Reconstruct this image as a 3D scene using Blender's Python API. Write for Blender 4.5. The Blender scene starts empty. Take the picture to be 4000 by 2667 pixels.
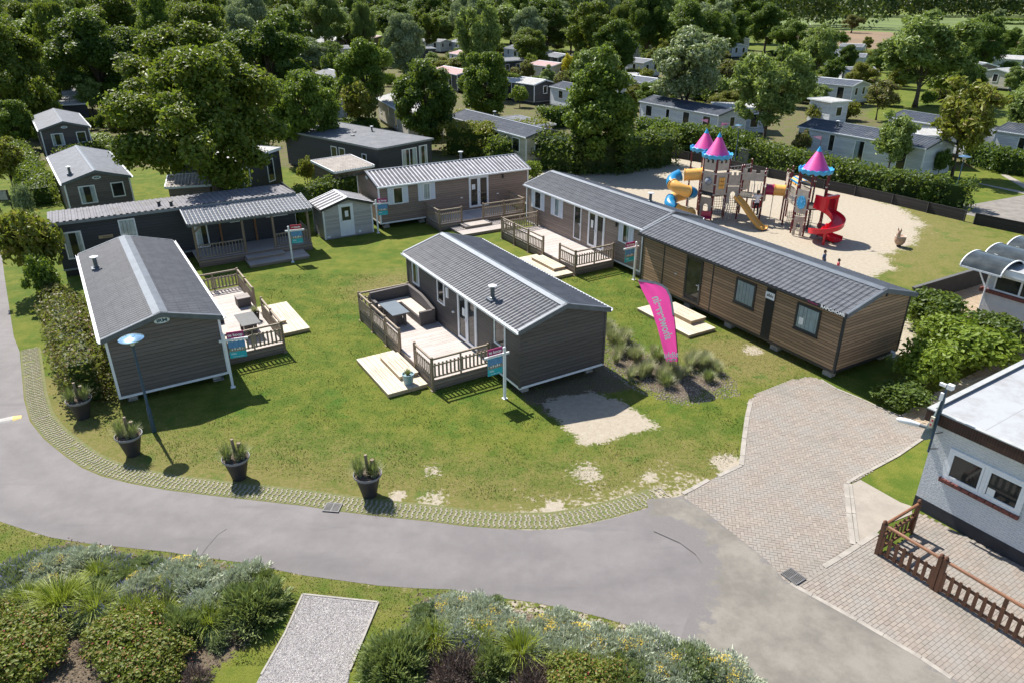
import bpy, math, random
import numpy as np
from mathutils import Vector, Matrix
sc = bpy.context.scene
COL = sc.collection
PI = math.pi
# ---------------------------------------------------------------- camera, world, sun, exposure
F, CY, PT, CH = 2854.0, 1343.65, math.radians(25.614), 13.96      # focal length and principal row in photo pixels, tilt, height
cam = bpy.data.objects.new('camera', bpy.data.cameras.new('camera'))
COL.objects.link(cam); sc.camera = cam
cam.location = (0, 0, CH); cam.rotation_euler = (PI/2-PT, 0, 0)
cam.data.sensor_width = 36; cam.data.lens = 36*F/4000; cam.data.shift_y = (CY-1333.5)/4000
cam.data.clip_start = .1; cam.data.clip_end = 4000
SUN_AZ, SUN_EL = math.radians(127.0), math.radians(51.5)
w = bpy.data.worlds.new('World'); sc.world = w; w.use_nodes = True
nt = w.node_tree; bg = nt.nodes['Background']; sky = nt.nodes.new('ShaderNodeTexSky')
sky.sky_type = 'NISHITA'; sky.sun_disc = False; sky.sun_elevation = SUN_EL; sky.sun_rotation = PI/2-SUN_AZ
sky.air_density = 1.0; sky.dust_density = .6; sky.ozone_density = 1.5
nt.links.new(sky.outputs[0], bg.inputs[0]); bg.inputs[1].default_value = .085
sl = bpy.data.lights.new('sun', 'SUN'); sl.energy = 4.7; sl.angle = math.radians(.53); sl.color = (1, .94, .86)
so = bpy.data.objects.new('sun', sl); COL.objects.link(so)
so.rotation_euler = Vector((math.cos(SUN_AZ)*math.cos(SUN_EL), math.sin(SUN_AZ)*math.cos(SUN_EL), math.sin(SUN_EL))).to_track_quat('Z', 'Y').to_euler()
sc.view_settings.view_transform = 'Standard'; sc.view_settings.look = 'None'; sc.view_settings.gamma = 1
sc.view_settings.exposure = 0.92
sc.cycles.max_bounces = 5; sc.cycles.diffuse_bounces = 3; sc.cycles.glossy_bounces = 3; sc.cycles.transmission_bounces = 4; sc.cycles.transparent_max_bounces = 8

def G(px, py, z=0.0):                         # photo pixel -> world point at height z
    c, s = math.cos(PT), math.sin(PT); x = (px-2000)/F; u = (CY-py)/F
    t = (z-CH)/(-s+u*c)
    return Vector((x*t, (c+u*s)*t, z))
# ---------------------------------------------------------------- helpers
def tag(o, label=None, cat=None, group=None, kind=None):
    if label: o['label'] = label
    if cat: o['category'] = cat
    if group: o['group'] = group
    if kind: o['kind'] = kind
    return o
def link(o, parent=None):
    COL.objects.link(o)
    if parent is not None: o.parent = parent
    return o
def empty(name, loc=(0, 0, 0), rz=0, label=None, cat=None, group=None):
    o = bpy.data.objects.new(name, None); o.empty_display_size = .3
    o.location = loc; o.rotation_euler = (0, 0, rz); link(o)
    return tag(o, label, cat, group)
def copy_tree(o, parent=None):
    c = o.copy(); link(c, parent)
    for ch in list(o.children): copy_tree(ch, c)
    return c
class MB:
    def __init__(s): s.v = []; s.f = []; s.m = []; s.uv = None; s.smooth = False
    def add(s, vs, fs, mi=0):
        b = len(s.v); s.v += [tuple(v) for v in vs]; s.f += [tuple(i+b for i in f) for f in fs]; s.m += [mi]*len(fs); return s
    def box(s, x0, x1, y0, y1, z0, z1, mi=0):
        v = [(x, y, z) for z in (z0, z1) for y in (y0, y1) for x in (x0, x1)]
        return s.add(v, [(0, 2, 3, 1), (4, 5, 7, 6), (0, 1, 5, 4), (2, 6, 7, 3), (0, 4, 6, 2), (1, 3, 7, 5)], mi)
    def bar(s, a, b, w, h=None, mi=0, up=(0, 0, 1)):       # rectangular bar from a to b
        a, b = Vector(a), Vector(b); h = h or w; d = (b-a).normalized(); u = Vector(up)
        if abs(d.dot(u)) > .98: u = Vector((1, 0, 0))
        r = d.cross(u).normalized()*w/2; u = r.cross(d).normalized()*h/2
        v = [p+i*r+j*u for p in (a, b) for i, j in ((-1, -1), (1, -1), (1, 1), (-1, 1))]
        return s.add(v, [(0, 1, 2, 3), (7, 6, 5, 4), (0, 4, 5, 1), (1, 5, 6, 2), (2, 6, 7, 3), (3, 7, 4, 0)], mi)
    def tube(s, pts, r, n=8, mi=0, cap=True):
        pts = [Vector(p) for p in pts]; rs = r if isinstance(r, (list, tuple)) else [r]*len(pts); b = len(s.v); u = None
        for i, p in enumerate(pts):
            d = (pts[min(i+1, len(pts)-1)]-pts[max(i-1, 0)]).normalized()
            if u is None: u = d.orthogonal().normalized()
            else: u = (u-d*u.dot(d)).normalized()
            v = d.cross(u)
            for k in range(n):
                a = 2*PI*k/n; s.v.append(tuple(p+(u*math.cos(a)+v*math.sin(a))*rs[i]))
        for i in range(len(pts)-1):
            for k in range(n):
                q = b+i*n; s.f.append((q+k, q+(k+1) % n, q+n+(k+1) % n, q+n+k)); s.m.append(mi)
        if cap:
            s.f.append(tuple(b+k for k in reversed(range(n)))); s.m.append(mi)
            s.f.append(tuple(b+(len(pts)-1)*n+k for k in range(n))); s.m.append(mi)
        return s
    def lathe(s, prof, c=(0, 0), n=20, mi=0, wav=None):
        b = len(s.v)
        for r, z in prof:
            for k in range(n):
                a = 2*PI*k/n; dz = wav(a, r) if wav else 0
                s.v.append((c[0]+r*math.cos(a), c[1]+r*math.sin(a), z+dz))
        for i in range(len(prof)-1):
            for k in range(n):
                q = b+i*n; s.f.append((q+k, q+(k+1) % n, q+n+(k+1) % n, q+n+k)); s.m.append(mi)
        return s
    def prism(s, poly, z0, z1, mi=0):
        n = len(poly); v = [(p[0], p[1], z0) for p in poly]+[(p[0], p[1], z1) for p in poly]
        return s.add(v, [tuple(reversed(range(n))), tuple(range(n, 2*n))]+[(i, (i+1) % n, n+(i+1) % n, n+i) for i in range(n)], mi)
    def ext(s, prof, fn, a, b, mi=0):             # closed 2D profile swept between stations a and b; fn(p, t) -> 3D
        n = len(prof); v = [fn(p, a) for p in prof]+[fn(p, b) for p in prof]
        return s.add(v, [tuple(reversed(range(n))), tuple(range(n, 2*n))]+[(i, (i+1) % n, n+(i+1) % n, n+i) for i in range(n)], mi)
    def build(s, name, mat, parent=None, smooth=None, loc=None):
        me = bpy.data.meshes.new(name); me.from_pydata(s.v, [], s.f)
        for m in (mat if isinstance(mat, (list, tuple)) else [mat]): me.materials.append(m)
        if any(s.m): me.polygons.foreach_set('material_index', s.m)
        if smooth if smooth is not None else s.smooth:
            me.polygons.foreach_set('use_smooth', [True]*len(s.f))
            if hasattr(me, 'set_sharp_from_angle'): me.set_sharp_from_angle(angle=math.radians(40))
        me.validate(); me.update()
        o = bpy.data.objects.new(name, me)
        if loc is not None: o.location = loc
        return link(o, parent)
def np_mesh(name, V, Fq, mats, smooth=False, mi=None, attr=None):
    me = bpy.data.meshes.new(name); V = np.asarray(V, np.float32); Fq = np.asarray(Fq, np.int32); k = Fq.shape[1]
    me.vertices.add(len(V)); me.vertices.foreach_set('co', V.ravel())
    me.loops.add(Fq.size); me.loops.foreach_set('vertex_index', Fq.ravel())
    me.polygons.add(len(Fq)); me.polygons.foreach_set('loop_start', np.arange(0, Fq.size, k, dtype=np.int32))
    me.polygons.foreach_set('loop_total', np.full(len(Fq), k, np.int32))
    for m in (mats if isinstance(mats, (list, tuple)) else [mats]): me.materials.append(m)
    if mi is not None: me.polygons.foreach_set('material_index', np.asarray(mi, np.int32))
    me.polygons.foreach_set('use_smooth', np.full(len(Fq), smooth))
    if attr is not None:
        a = me.color_attributes.new('tint', 'FLOAT_COLOR', 'POINT'); a.data.foreach_set('color', np.asarray(attr, np.float32).ravel())
    me.update(calc_edges=True); return me
def mobj(name, me, parent=None, loc=None):
    o = bpy.data.objects.new(name, me)
    if loc is not None: o.location = loc
    return link(o, parent)
# ---------------------------------------------------------------- materials
class NT:
    def __init__(s, name):
        s.m = bpy.data.materials.new(name); s.m.use_nodes = True; s.t = s.m.node_tree; s.N = s.t.nodes; s.L = s.t.links
        s.b = s.N['Principled BSDF']; s.out = s.N['Material Output']
    def n(s, typ, ins=None, **kw):
        x = s.N.new('ShaderNode'+typ)
        for k, v in kw.items(): setattr(x, k, v)
        for k, v in (ins or {}).items():
            if hasattr(v, 'node') or isinstance(v, bpy.types.NodeSocket): s.L.new(v, x.inputs[k])
            else: x.inputs[k].default_value = v
        return x
    def math(s, op, a, b=None, c=None, clamp=False):
        x = s.N.new('ShaderNodeMath'); x.operation = op; x.use_clamp = clamp
        for i, v in enumerate((a, b, c)):
            if v is None: continue
            if isinstance(v, bpy.types.NodeSocket): s.L.new(v, x.inputs[i])
            else: x.inputs[i].default_value = v
        return x.outputs[0]
    def mix(s, f, a, b, blend='MIX'):
        x = s.N.new('ShaderNodeMix'); x.data_type = 'RGBA'; x.blend_type = blend
        for i, v in ((0, f), (6, a), (7, b)):
            if isinstance(v, bpy.types.NodeSocket): s.L.new(v, x.inputs[i])
            else: x.inputs[i].default_value = (*v, 1) if isinstance(v, tuple) and len(v) == 3 else v
        return x.outputs[2]
    def noise(s, scale, vec=None, detail=3, rough=.6, dist=0):
        x = s.n('TexNoise', {'Scale': scale, 'Detail': detail, 'Roughness': rough, 'Distortion': dist})
        if vec is not None: s.L.new(vec, x.inputs['Vector'])
        return x.outputs['Fac']
    def obj(s): return s.n('TexCoord').outputs['Object']
    def pos(s): return s.n('NewGeometry').outputs['Position']
    def step(s, v, a, b):                         # smooth ramp of v from a to b
        x = s.n('MapRange', {'Value': v, 'From Min': a, 'From Max': b}); x.interpolation_type = 'SMOOTHSTEP'; return x.outputs[0]
    def bump(s, h, d=.01, st=1.0, prev=None):
        x = s.n('Bump', {'Height': h, 'Distance': d, 'Strength': st})
        if prev is not None: s.L.new(prev, x.inputs['Normal'])
        return x.outputs[0]
    def fin(s, col=None, rough=None, nrm=None, **kw):
        for k, v in (('Base Color', col), ('Roughness', rough), ('Normal', nrm)):
            if v is None: continue
            if isinstance(v, bpy.types.NodeSocket): s.L.new(v, s.b.inputs[k])
            else: s.b.inputs[k].default_value = (*v, 1) if isinstance(v, tuple) and len(v) == 3 else v
        for k, v in kw.items():
            k = k.replace('_', ' ')
            if isinstance(v, bpy.types.NodeSocket): s.L.new(v, s.b.inputs[k])
            else: s.b.inputs[k].default_value = v
        return s.m
def plain(name, c, rough=.6, var=.12, scale=6, metallic=0, bump=0, bscale=40, grime=0, **kw):
    t = NT(name); P = t.obj(); n1 = t.noise(scale, P, 4)
    col = t.mix(t.step(n1, .3, .7), tuple(x*(1-var) for x in c), tuple(min(1, x*(1+var)) for x in c))
    if grime: col = t.mix(t.math('MULTIPLY', t.step(t.noise(1.7, P, 6, .7), .5, .75), grime), col, (.16, .14, .11))
    nr = t.bump(t.noise(bscale, P, 3), .01, bump) if bump else None
    return t.fin(col, rough, nr, Metallic=metallic, **kw)
def siding(name, c, pitch=.15, gap=.012, gapc=.25, rough=.55, grain=.18, wood=False):
    t = NT(name); P = t.obj(); sp = t.n('SeparateXYZ', {0: P}); z = t.math('ADD', sp.outputs[2], 100.0)
    fz = t.math('MODULO', z, pitch); idx = t.math('FLOOR', t.math('DIVIDE', z, pitch))
    st = t.n('CombineXYZ', {0: t.math('MULTIPLY', sp.outputs[0], 1.2), 1: t.math('MULTIPLY', sp.outputs[1], 1.2), 2: t.math('MULTIPLY', z, 26.0 if wood else 14.0)}).outputs[0]
    g = t.noise(1.6, st, 4, .65)
    wn = t.n('TexWhiteNoise', {'W': idx}, noise_dimensions='1D').outputs[0]
    f = t.math('ADD', t.math('MULTIPLY', g, .75), t.math('MULTIPLY', wn, .25))
    col = t.mix(t.step(f, .3, .7), tuple(x*(1-grain) for x in c), tuple(min(1, x*(1+grain)) for x in c))
    line = t.math('LESS_THAN', fz, gap)
    col = t.mix(line, col, tuple(x*gapc for x in c))
    h = t.math('ADD', t.math('MULTIPLY', t.math('DIVIDE', fz, pitch), -1.0), t.math('MULTIPLY', line, -.8))
    return t.fin(col, rough, t.bump(h, .016, .8))
def wood(name, c, axis=0, rough=.75, grain=.3, fleck=None):
    t = NT(name); P = t.obj(); mp = t.n('Mapping', {'Vector': P, 'Scale': [(1.2, 22, 22), (22, 1.2, 22), (22, 22, 1.2)][axis]})
    g = t.noise(1.3, mp.outputs[0], 5, .6); b = t.noise(1.1, P, 3)
    oi = t.n('ObjectInfo').outputs['Random']
    f = t.math('ADD', t.math('MULTIPLY', g, .7), t.math('MULTIPLY', b, .3))
    col = t.mix(t.step(f, .3, .7), tuple(x*(1-grain) for x in c), tuple(min(1, x*(1+grain)) for x in c))
    if fleck: col = t.mix(t.step(t.noise(.9, P, 5, .7), .48, .7), col, fleck)
    ri = t.n('NewGeometry').outputs['Random Per Island']
    col = t.mix(t.math('MULTIPLY', ri, .28), col, tuple(x*.45 for x in c))
    return t.fin(col, rough, t.bump(g, .006, .5))
M = {}
M['white'] = plain('white_trim', (.78, .8, .82), .4, .04)
M['grey_trim'] = plain('grey_trim', (.2, .22, .24), .45, .08)
M['ridge_grey'] = plain('ridge_metal', (.12, .14, .165), .5, .12, 3, metallic=.25)
M['anthra'] = plain('anthracite_trim', (.028, .031, .036), .45, .15)
M['zinc'] = plain('flue_metal', (.1, .12, .135), .4, .15, metallic=.3)
M['flue_cap'] = plain('flue_cap_metal', (.6, .62, .64), .35, .05)
M['concrete'] = plain('concrete_block', (.36, .345, .32), .9, .2, 5, bump=.5)
M['black'] = plain('black_plastic', (.02, .021, .024), .5, .2)
M['dark_rattan'] = None
t = NT('roof_tile_metal'); P = t.obj()
col = t.mix(t.step(t.noise(2.3, P, 5, .65), .3, .72), (.082, .088, .1), (.12, .127, .14))
M['tile_roof'] = t.fin(t.mix(t.step(t.noise(.7, P, 6, .7), .62, .8), col, (.15, .15, .14)), .5, t.bump(t.noise(60, P, 2), .003, .4), Metallic=.0)
def roofmat(name, c, rough=.45, patch=None, metallic=0):
    rough = rough+.22 if rough > .4 else rough
    t = NT(name); P = t.obj(); col = t.mix(t.step(t.noise(2.1, P, 5, .65), .3, .72), tuple(x*.82 for x in c), tuple(x*1.15 for x in c))
    if patch: col = t.mix(t.step(t.noise(1.1, P, 6, .75), .5, .7), col, patch)
    return t.fin(col, rough, t.bump(t.noise(50, P, 2), .003, .4), Metallic=metallic, **{'Specular_IOR_Level': .25 if rough > .4 else .4})
M['sheet_white'] = roofmat('white_sheet_roof', (.55, .55, .58), .35, (.4, .39, .4)); M['groove'] = roofmat('dark_roof_groove', (.12, .12, .13), .6)  # groove: darker grey for the flat strips between the white ribs
M['sheet_grey'] = roofmat('grey_sheet_roof', (.165, .165, .18), .5, (.12, .115, .11))
M['panel_roof'] = roofmat('light_grey_roof', (.15, .165, .19), .45, (.11, .12, .135))
M['pale_roof'] = roofmat('pale_roof', (.36, .36, .35), .5, (.26, .27, .25))
M['pink_roof'] = roofmat('faded_pink_roof', (.4, .27, .26), .6, (.3, .21, .2))
M['red_roof'] = roofmat('faded_red_roof', (.4, .17, .15), .7, (.5, .3, .28))
M['blue_roof'] = roofmat('blue_grey_roof', (.06, .075, .1), .45, (.12, .125, .14))
M['lead_roof'] = roofmat('mid_grey_roof', (.125, .135, .15), .5, (.165, .17, .18))
# glass: dark panes with a clear gloss, and thin clear panes for curtained windows
t = NT('dark_glass'); t.fin(t.mix(t.step(t.noise(1.3, t.obj(), 2), .35, .65), (.012, .015, .016), (.05, .05, .045)), .04, None, IOR=1.5); M['glass'] = t.m
t = NT('clear_glass'); gl = t.n('BsdfGlossy', {'Color': (1, 1, 1, 1), 'Roughness': .03}); tr = t.n('BsdfTransparent', {'Color': (.82, .87, .87, 1)})
fr = t.n('Fresnel', {'IOR': 1.5}); mx = t.n('MixShader', {0: fr.outputs[0], 1: tr.outputs[0], 2: gl.outputs[0]}); t.L.new(mx.outputs[0], t.out.inputs[0]); M['clear'] = t.m
M['curtain'] = plain('curtain_fabric', (.75, .78, .8), .9, .1, 3)
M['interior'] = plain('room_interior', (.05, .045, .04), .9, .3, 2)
M['paper'] = plain('paper_notice', (.8, .8, .78), .8, .03)
# ---------------------------------------------------------------- ground, roads, paths
def za(ox, oy, w=1334):                       # coordinates read in an enlarged crop -> photo pixel -> ground
    k = w/2351.0
    return lambda x, y, z=0.0: G(ox+x*k, oy+y*k, z)
A1, A2, A3 = za(0, 890), za(1333, 890), za(2666, 890)
B1_, B2_, B3_ = za(0, 1780), za(1333, 1780), za(2666, 1780)
T1, T2, T3 = za(0, 0), za(1333, 0), za(2666, 0)
road_in = [A1(-60, -150), A1(0, 80), A1(30, 330), A1(95, 750), A1(135, 850), A1(150, 1000), A1(165, 1180), A1(205, 1330), A1(300, 1450), A1(440, 1565),
           B1_(560, 80), B1_(700, 140), B1_(900, 190), B1_(1150, 235), B1_(1450, 272), B1_(1750, 305), B1_(2100, 345), B1_(2350, 383),
           B2_(300, 420), B2_(600, 450), B2_(850, 483), B2_(1100, 502), B2_(1300, 510), B2_(1500, 503), B2_(1700, 467), B2_(1900, 420), B2_(2100, 360), B2_(2300, 285), B3_(0, 268)]
road_seam = [B3_(150, 380), B3_(300, 500), B3_(480, 640), B3_(600, 740), B3_(700, 860), B3_(890, 965), B3_(1200, 1130), B3_(1380, 1235), B3_(1640, 1390), B3_(1850, 1530), B3_(2300, 1800)]
road_out = [B1_(-300, 400), B1_(0, 450), B1_(150, 500), B1_(350, 560), B1_(600, 600), B1_(900, 632), B1_(1150, 658), B1_(1400, 697), B1_(1700, 737), B1_(1950, 792), B1_(2100, 822), B1_(2352, 856),
            B2_(250, 890), B2_(500, 908), B2_(750, 917), B2_(1000, 962), B2_(1300, 1003), B2_(1600, 1062), B2_(1800, 1112), B2_(2000, 1172), B2_(2200, 1242), B2_(2352, 1300), B3_(180, 1330), B3_(350, 1430), B3_(600, 1600), B3_(900, 1850)]
def xy(p): return (p[0], p[1])
def pip(X, Y, poly):
    r = np.zeros(X.shape, bool); n = len(poly); j = n-1
    for i in range(n):
        xi, yi = poly[i][0], poly[i][1]; xj, yj = poly[j][0], poly[j][1]
        c = ((yi > Y) != (yj > Y)) & (X < (xj-xi)*(Y-yi)/(yj-yi+1e-12)+xi); r ^= c; j = i
    return r
def pdist(X, Y, poly, closed=True):
    d = np.full(X.shape, 1e9); n = len(poly)
    for i in range(n if closed else n-1):
        ax, ay = poly[i][0], poly[i][1]; bx, by = poly[(i+1) % n][0], poly[(i+1) % n][1]
        L2 = (bx-ax)**2+(by-ay)**2+1e-9; t = np.clip(((X-ax)*(bx-ax)+(Y-ay)*(by-ay))/L2, 0, 1)
        d = np.minimum(d, np.hypot(X-ax-t*(bx-ax), Y-ay-t*(by-ay)))
    return d
def soft(X, Y, poly, w=.5):                   # 0..1, .5 on the outline
    d = pdist(X, Y, poly); return np.clip(.5+np.where(pip(X, Y, poly), d, -d)/w*.5, 0, 1)
xs = np.concatenate([[-900, -500, -300, -200, -140, -100, -75, -60, -48, -40], np.arange(-34, 44, .22), [50, 60, 75, 100, 140, 200, 300, 500, 900]])
ys = np.concatenate([[-60, -20, 0, 5], np.arange(7.5, 75, .22), [78, 82, 88, 96, 105, 120, 140, 170, 210, 260, 330, 420, 550, 800, 1300]])
X, Y = np.meshgrid(xs, ys); sand = np.zeros(X.shape); soil = np.zeros(X.shape); dry = np.zeros(X.shape)
play = [G(2540, 560), G(2240, 600), G(2080, 690), G(2000, 760), G(2300, 1000), G(3000, 1190), G(3700, 1480), A3(1330, 330), A3(1470, 285), A3(1400, 190), A3(1600, 120), A3(1640, 0),
        G(3620, 880), G(3520, 810), G(3380, 770), G(3240, 735), G(3050, 690), G(2860, 640)]
sand = np.maximum(sand, soft(X, Y, play, 1.5)); fade = [A3(1500, 300), A3(1330, 200), G(3560, 800), G(3700, 850), G(3780, 930), A3(1900, 120), A3(1700, 330)]
sand = np.maximum(sand, .47*soft(X, Y, fade, 5.0)); dry = np.maximum(dry, 1.0*soft(X, Y, fade, 6.0))
pad = [A2(1500, 1340), A2(1660, 1490), A2(1760, 1490), A2(1900, 1440), A2(2210, 1372), A2(2100, 1290), A2(1950, 1195), A2(1700, 1120), A2(1350, 1200)]
sand = np.maximum(sand, soft(X, Y, pad, .7))
soil = np.maximum(soil, soft(X, Y, [A2(1150, 1090), A2(1480, 1330), A2(1700, 1150), A2(2010, 1110), A2(1900, 1000), A2(1800, 930), A2(1500, 960)], .8))
mulch = [A2(1790, 700), A2(1780, 940), A2(2000, 1110), A2(2200, 1190), A2(2400, 1230), A3(230, 1180), A3(400, 1160), A3(370, 1060), A3(260, 960), A3(120, 940), A3(20, 960), A2(2100, 850), A2(1950, 700), A2(1880, 640)]
soil = np.maximum(soil, .62*soft(X, Y, mulch, .9)); mulch_in = soft(X, Y, mulch, .9)
bedL = [B1_(0, 720), B1_(250, 640), B1_(480, 560), B1_(900, 640), B1_(1400, 700), B1_(1850, 770), B1_(1850, 850), B1_(1870, 1050), B1_(1760, 1200), B1_(1700, 1330), B1_(1500, 1480), B1_(1420, 1620), B1_(500, 1800), B1_(-400, 1800), B1_(-300, 750)]
bedR = [B2_(480, 915), B2_(750, 925), B2_(1100, 985), B2_(1600, 1075), B2_(2000, 1190), B2_(2350, 1320), B3_(300, 1450), B3_(700, 1700), B2_(1200, 2000), B2_(400, 1700), B2_(300, 1560), B2_(440, 1300), B2_(370, 1180), B2_(480, 1010)]
soil = np.maximum(soil, .78*soft(X, Y, bedL, .7)); soil = np.maximum(soil, .72*soft(X, Y, bedR, .6))
sand = np.maximum(sand, .8*soft(X, Y, [B2_(480, 905), B2_(1100, 975), B2_(1600, 1065), B2_(2350, 1310), B2_(2250, 1340), B2_(1900, 1240), B2_(1500, 1180), B2_(1100, 1030), B2_(700, 940)], .35))
sand = np.maximum(sand, .7*soft(X, Y, [B2_(370, 1200), B2_(480, 1000), B2_(520, 1100), B2_(540, 1300), B2_(620, 1560), B2_(560, 1560), B2_(430, 1350)], .5))
dedge = pdist(X, Y, road_in, False)
worn = np.clip(1.15-dedge/3.4, 0, 1)*np.clip((X+3.5)/4, 0, 1)*np.clip((9-X)/3, 0, 1)
sand = np.maximum(sand, .56*worn*(Y < 24)); dry = np.maximum(dry, np.clip(1-dedge/5.5, 0, 1)*.7*(Y < 26))
sand = np.maximum(sand, .47*np.clip(1-pdist(X, Y, road_out, False)/.45, 0, 1))
for cx, cy_, r, a in ((B2_(630, 110)[0], B2_(630, 110)[1], .8, .55), (B2_(1680, 120)[0], B2_(1680, 120)[1], 1.1, .6), (B2_(1460, 350)[0], B2_(1460, 350)[1], .38, .95), (B2_(380, 280)[0], B2_(380, 280)[1], .5, .7), (B2_(2130, 150)[0], B2_(2130, 150)[1], .6, .62),
                     (B2_(620, 300)[0], B2_(620, 300)[1], .9, .6), (B3_(330, 60)[0], B3_(330, 60)[1], .9, .8), (A3(480, 840)[0], A3(480, 840)[1], .8, .66), (A3(1500, 1330)[0], A3(1500, 1330)[1], .8, .5)):
    sand = np.maximum(sand, a*np.clip(1.3-np.hypot(X-cx, Y-cy_)/r, 0, 1))
dry = np.maximum(dry, .8*np.clip(1.4-np.hypot((X-A3(400, 900)[0])/2.6, (Y-A3(400, 900)[1])/2.4), 0, 1)); dry = np.maximum(dry, .75*np.clip(1.3-np.hypot(X+6, Y-36)/3, 0, 1))
soil = np.maximum(soil, .52*np.clip((Y-60)/6, 0, 1)*(X < 45+.0*Y)*(Y < 240)); soil = np.maximum(soil, .47*np.clip((Y-60)/6, 0, 1)*(X < .5*Y)*(Y < 240)); field = (Y > 300)*(X > 60) | (Y > 190)*(X > 95)
brown = ((X > 60) & (Y > 150) & (Y < 235))
far = np.clip((Y-60)/20, 0, 1)
V = np.stack([X, Y, np.zeros_like(X)], -1).reshape(-1, 3)
nx, ny = len(xs), len(ys); ii, jj = np.meshgrid(np.arange(nx-1), np.arange(ny-1)); q = (jj*nx+ii).ravel()
Fq = np.stack([q, q+1, q+1+nx, q+nx], -1)
att = np.stack([sand, soil, dry, np.ones_like(X)], -1).reshape(-1, 4)
t = NT('lawn_ground'); P = t.pos(); at = t.n('VertexColor', layer_name='tint'); sp = t.n('SeparateColor', {0: at.outputs[0]})
big, mid, fin_, tiny = t.noise(.22, P, 3), t.noise(1.3, P, 5, .65), t.noise(7, P, 4, .7), t.noise(38, P, 3, .7)
lush = t.mix(t.step(t.math('ADD', t.math('MULTIPLY', mid, .6), t.math('MULTIPLY', big, .4)), .38, .62), (.085, .135, .016), (.175, .19, .03))
dryc = t.mix(t.step(fin_, .3, .7), (.17, .165, .045), (.25, .205, .085))
dm = t.step(t.math('ADD', t.math('MULTIPLY', sp.outputs[2], .5), t.math('ADD', t.math('MULTIPLY', mid, .45), t.math('MULTIPLY', fin_, .35))), .40, .78)
grs = t.mix(dm, lush, dryc)
grs = t.mix(t.step(tiny, .35, .7), t.mix(.4, grs, (.03, .05, .008)), grs)
clov = t.step(t.noise(.55, P, 5, .75), .56, .66); grs = t.mix(t.math('MULTIPLY', clov, .55), grs, (.05, .125, .015))
edge = t.math('ADD', t.math('MULTIPLY', t.math('SUBTRACT', fin_, .5), 1.2), t.math('MULTIPLY', t.math('SUBTRACT', mid, .5), .9))
sm = t.step(t.math('ADD', sp.outputs[0], t.math('MULTIPLY', edge, .75)), .46, .60)
sandc = t.mix(t.step(t.noise(5, P, 5, .7), .3, .7), (.35, .305, .235), (.42, .375, .3)); sandc = t.mix(t.step(tiny, .55, .75), sandc, (.22, .175, .115))
so_ = t.step(t.math('ADD', sp.outputs[1], t.math('MULTIPLY', edge, .6)), .42, .58)
soilc = t.mix(t.step(t.noise(19, P, 4, .75), .35, .68), (.075, .058, .04), (.2, .16, .115)); 
col = t.mix(so_, grs, soilc); col = t.mix(sm, col, sandc)
hh = t.math('ADD', t.math('MULTIPLY', t.noise(14, P, 4, .7), .6), t.math('MULTIPLY', tiny, .5))
M['ground'] = t.fin(col, .95, t.bump(hh, .06, .8), **{'Specular_IOR_Level': .15})
me = np_mesh('ground', V, Fq, M['ground'], attr=att); ground = mobj('ground', me); tag(ground, kind='structure')

def sheet(name, poly, z, mat, th=0, kind='structure'):
    m = MB(); pts = [(p[0], p[1]) for p in poly]
    m.add([(x, y, z) for x, y in pts], [tuple(range(len(pts)))])
    o = m.build(name, mat); 
    if o.data.polygons[0].normal.z < 0: o.data.flip_normals()
    return tag(o, kind=kind)
# asphalt
t = NT('asphalt'); P = t.pos()
n1, n2, n3 = t.noise(.35, P, 4, .6), t.noise(2.2, P, 5, .65), t.noise(55, P, 3, .8)
col = t.mix(t.step(t.math('ADD', t.math('MULTIPLY', n1, .6), t.math('MULTIPLY', n2, .4)), .36, .64), (.165, .153, .152), (.215, .2, .198))
col = t.mix(t.step(n3, .3, .75), t.mix(.35, col, (.08, .075, .075)), col)
col = t.mix(t.step(t.noise(90, P, 2), .72, .78), col, (.36, .34, .32))
col = t.mix(t.math('MULTIPLY', t.step(t.noise(.5, t.n('Mapping', {'Vector': P, 'Scale': (.5, 2.4, 1)}).outputs[0], 3), .55, .75), .6), col, (.115, .108, .108))
at = t.n('VertexColor', layer_name='tint'); dd = t.math('ADD', t.n('SeparateColor', {0: at.outputs[0]}).outputs[0], t.math('MULTIPLY', t.math('SUBTRACT', t.noise(.5, P, 3), .5), .12)); band = t.math('SUBTRACT', 1.0, t.math('MULTIPLY', t.math('ABSOLUTE', t.math('SUBTRACT', dd, .4)), 9.0), clamp=True); col = t.mix(t.math('MULTIPLY', band, .42), col, (.1, .093, .093)); b2 = t.math('SUBTRACT', 1.0, t.math('MULTIPLY', t.math('ABSOLUTE', t.math('SUBTRACT', dd, .17)), 12.0), clamp=True); col = t.mix(t.math('MULTIPLY', b2, .2), col, (.1, .093, .093))
M['asphalt'] = t.fin(col, .85, t.bump(n3, .012, .6))
t = NT('old_asphalt'); P = t.pos(); n1, n3 = t.noise(.8, P, 5, .7), t.noise(40, P, 3, .8)
col = t.mix(t.step(n1, .32, .68), (.15, .14, .122), (.25, .232, .2)); col = t.mix(t.step(n3, .35, .7), t.mix(.35, col, (.13, .12, .1)), col)
at = t.n('VertexColor', layer_name='tint'); mk = t.step(t.math('ADD', t.n('SeparateColor', {0: at.outputs[0]}).outputs[0], t.math('MULTIPLY', t.math('SUBTRACT', t.noise(2.5, P, 5, .7), .5), .9)), .42, .56); n2 = t.noise(55, P, 3, .8); base = t.mix(t.step(n2, .3, .75), (.175, .163, .161), (.13, .12, .118)); col = t.mix(mk, base, col)
M['old_asphalt'] = t.fin(col, .9, t.bump(n3, .012, .7))
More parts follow.
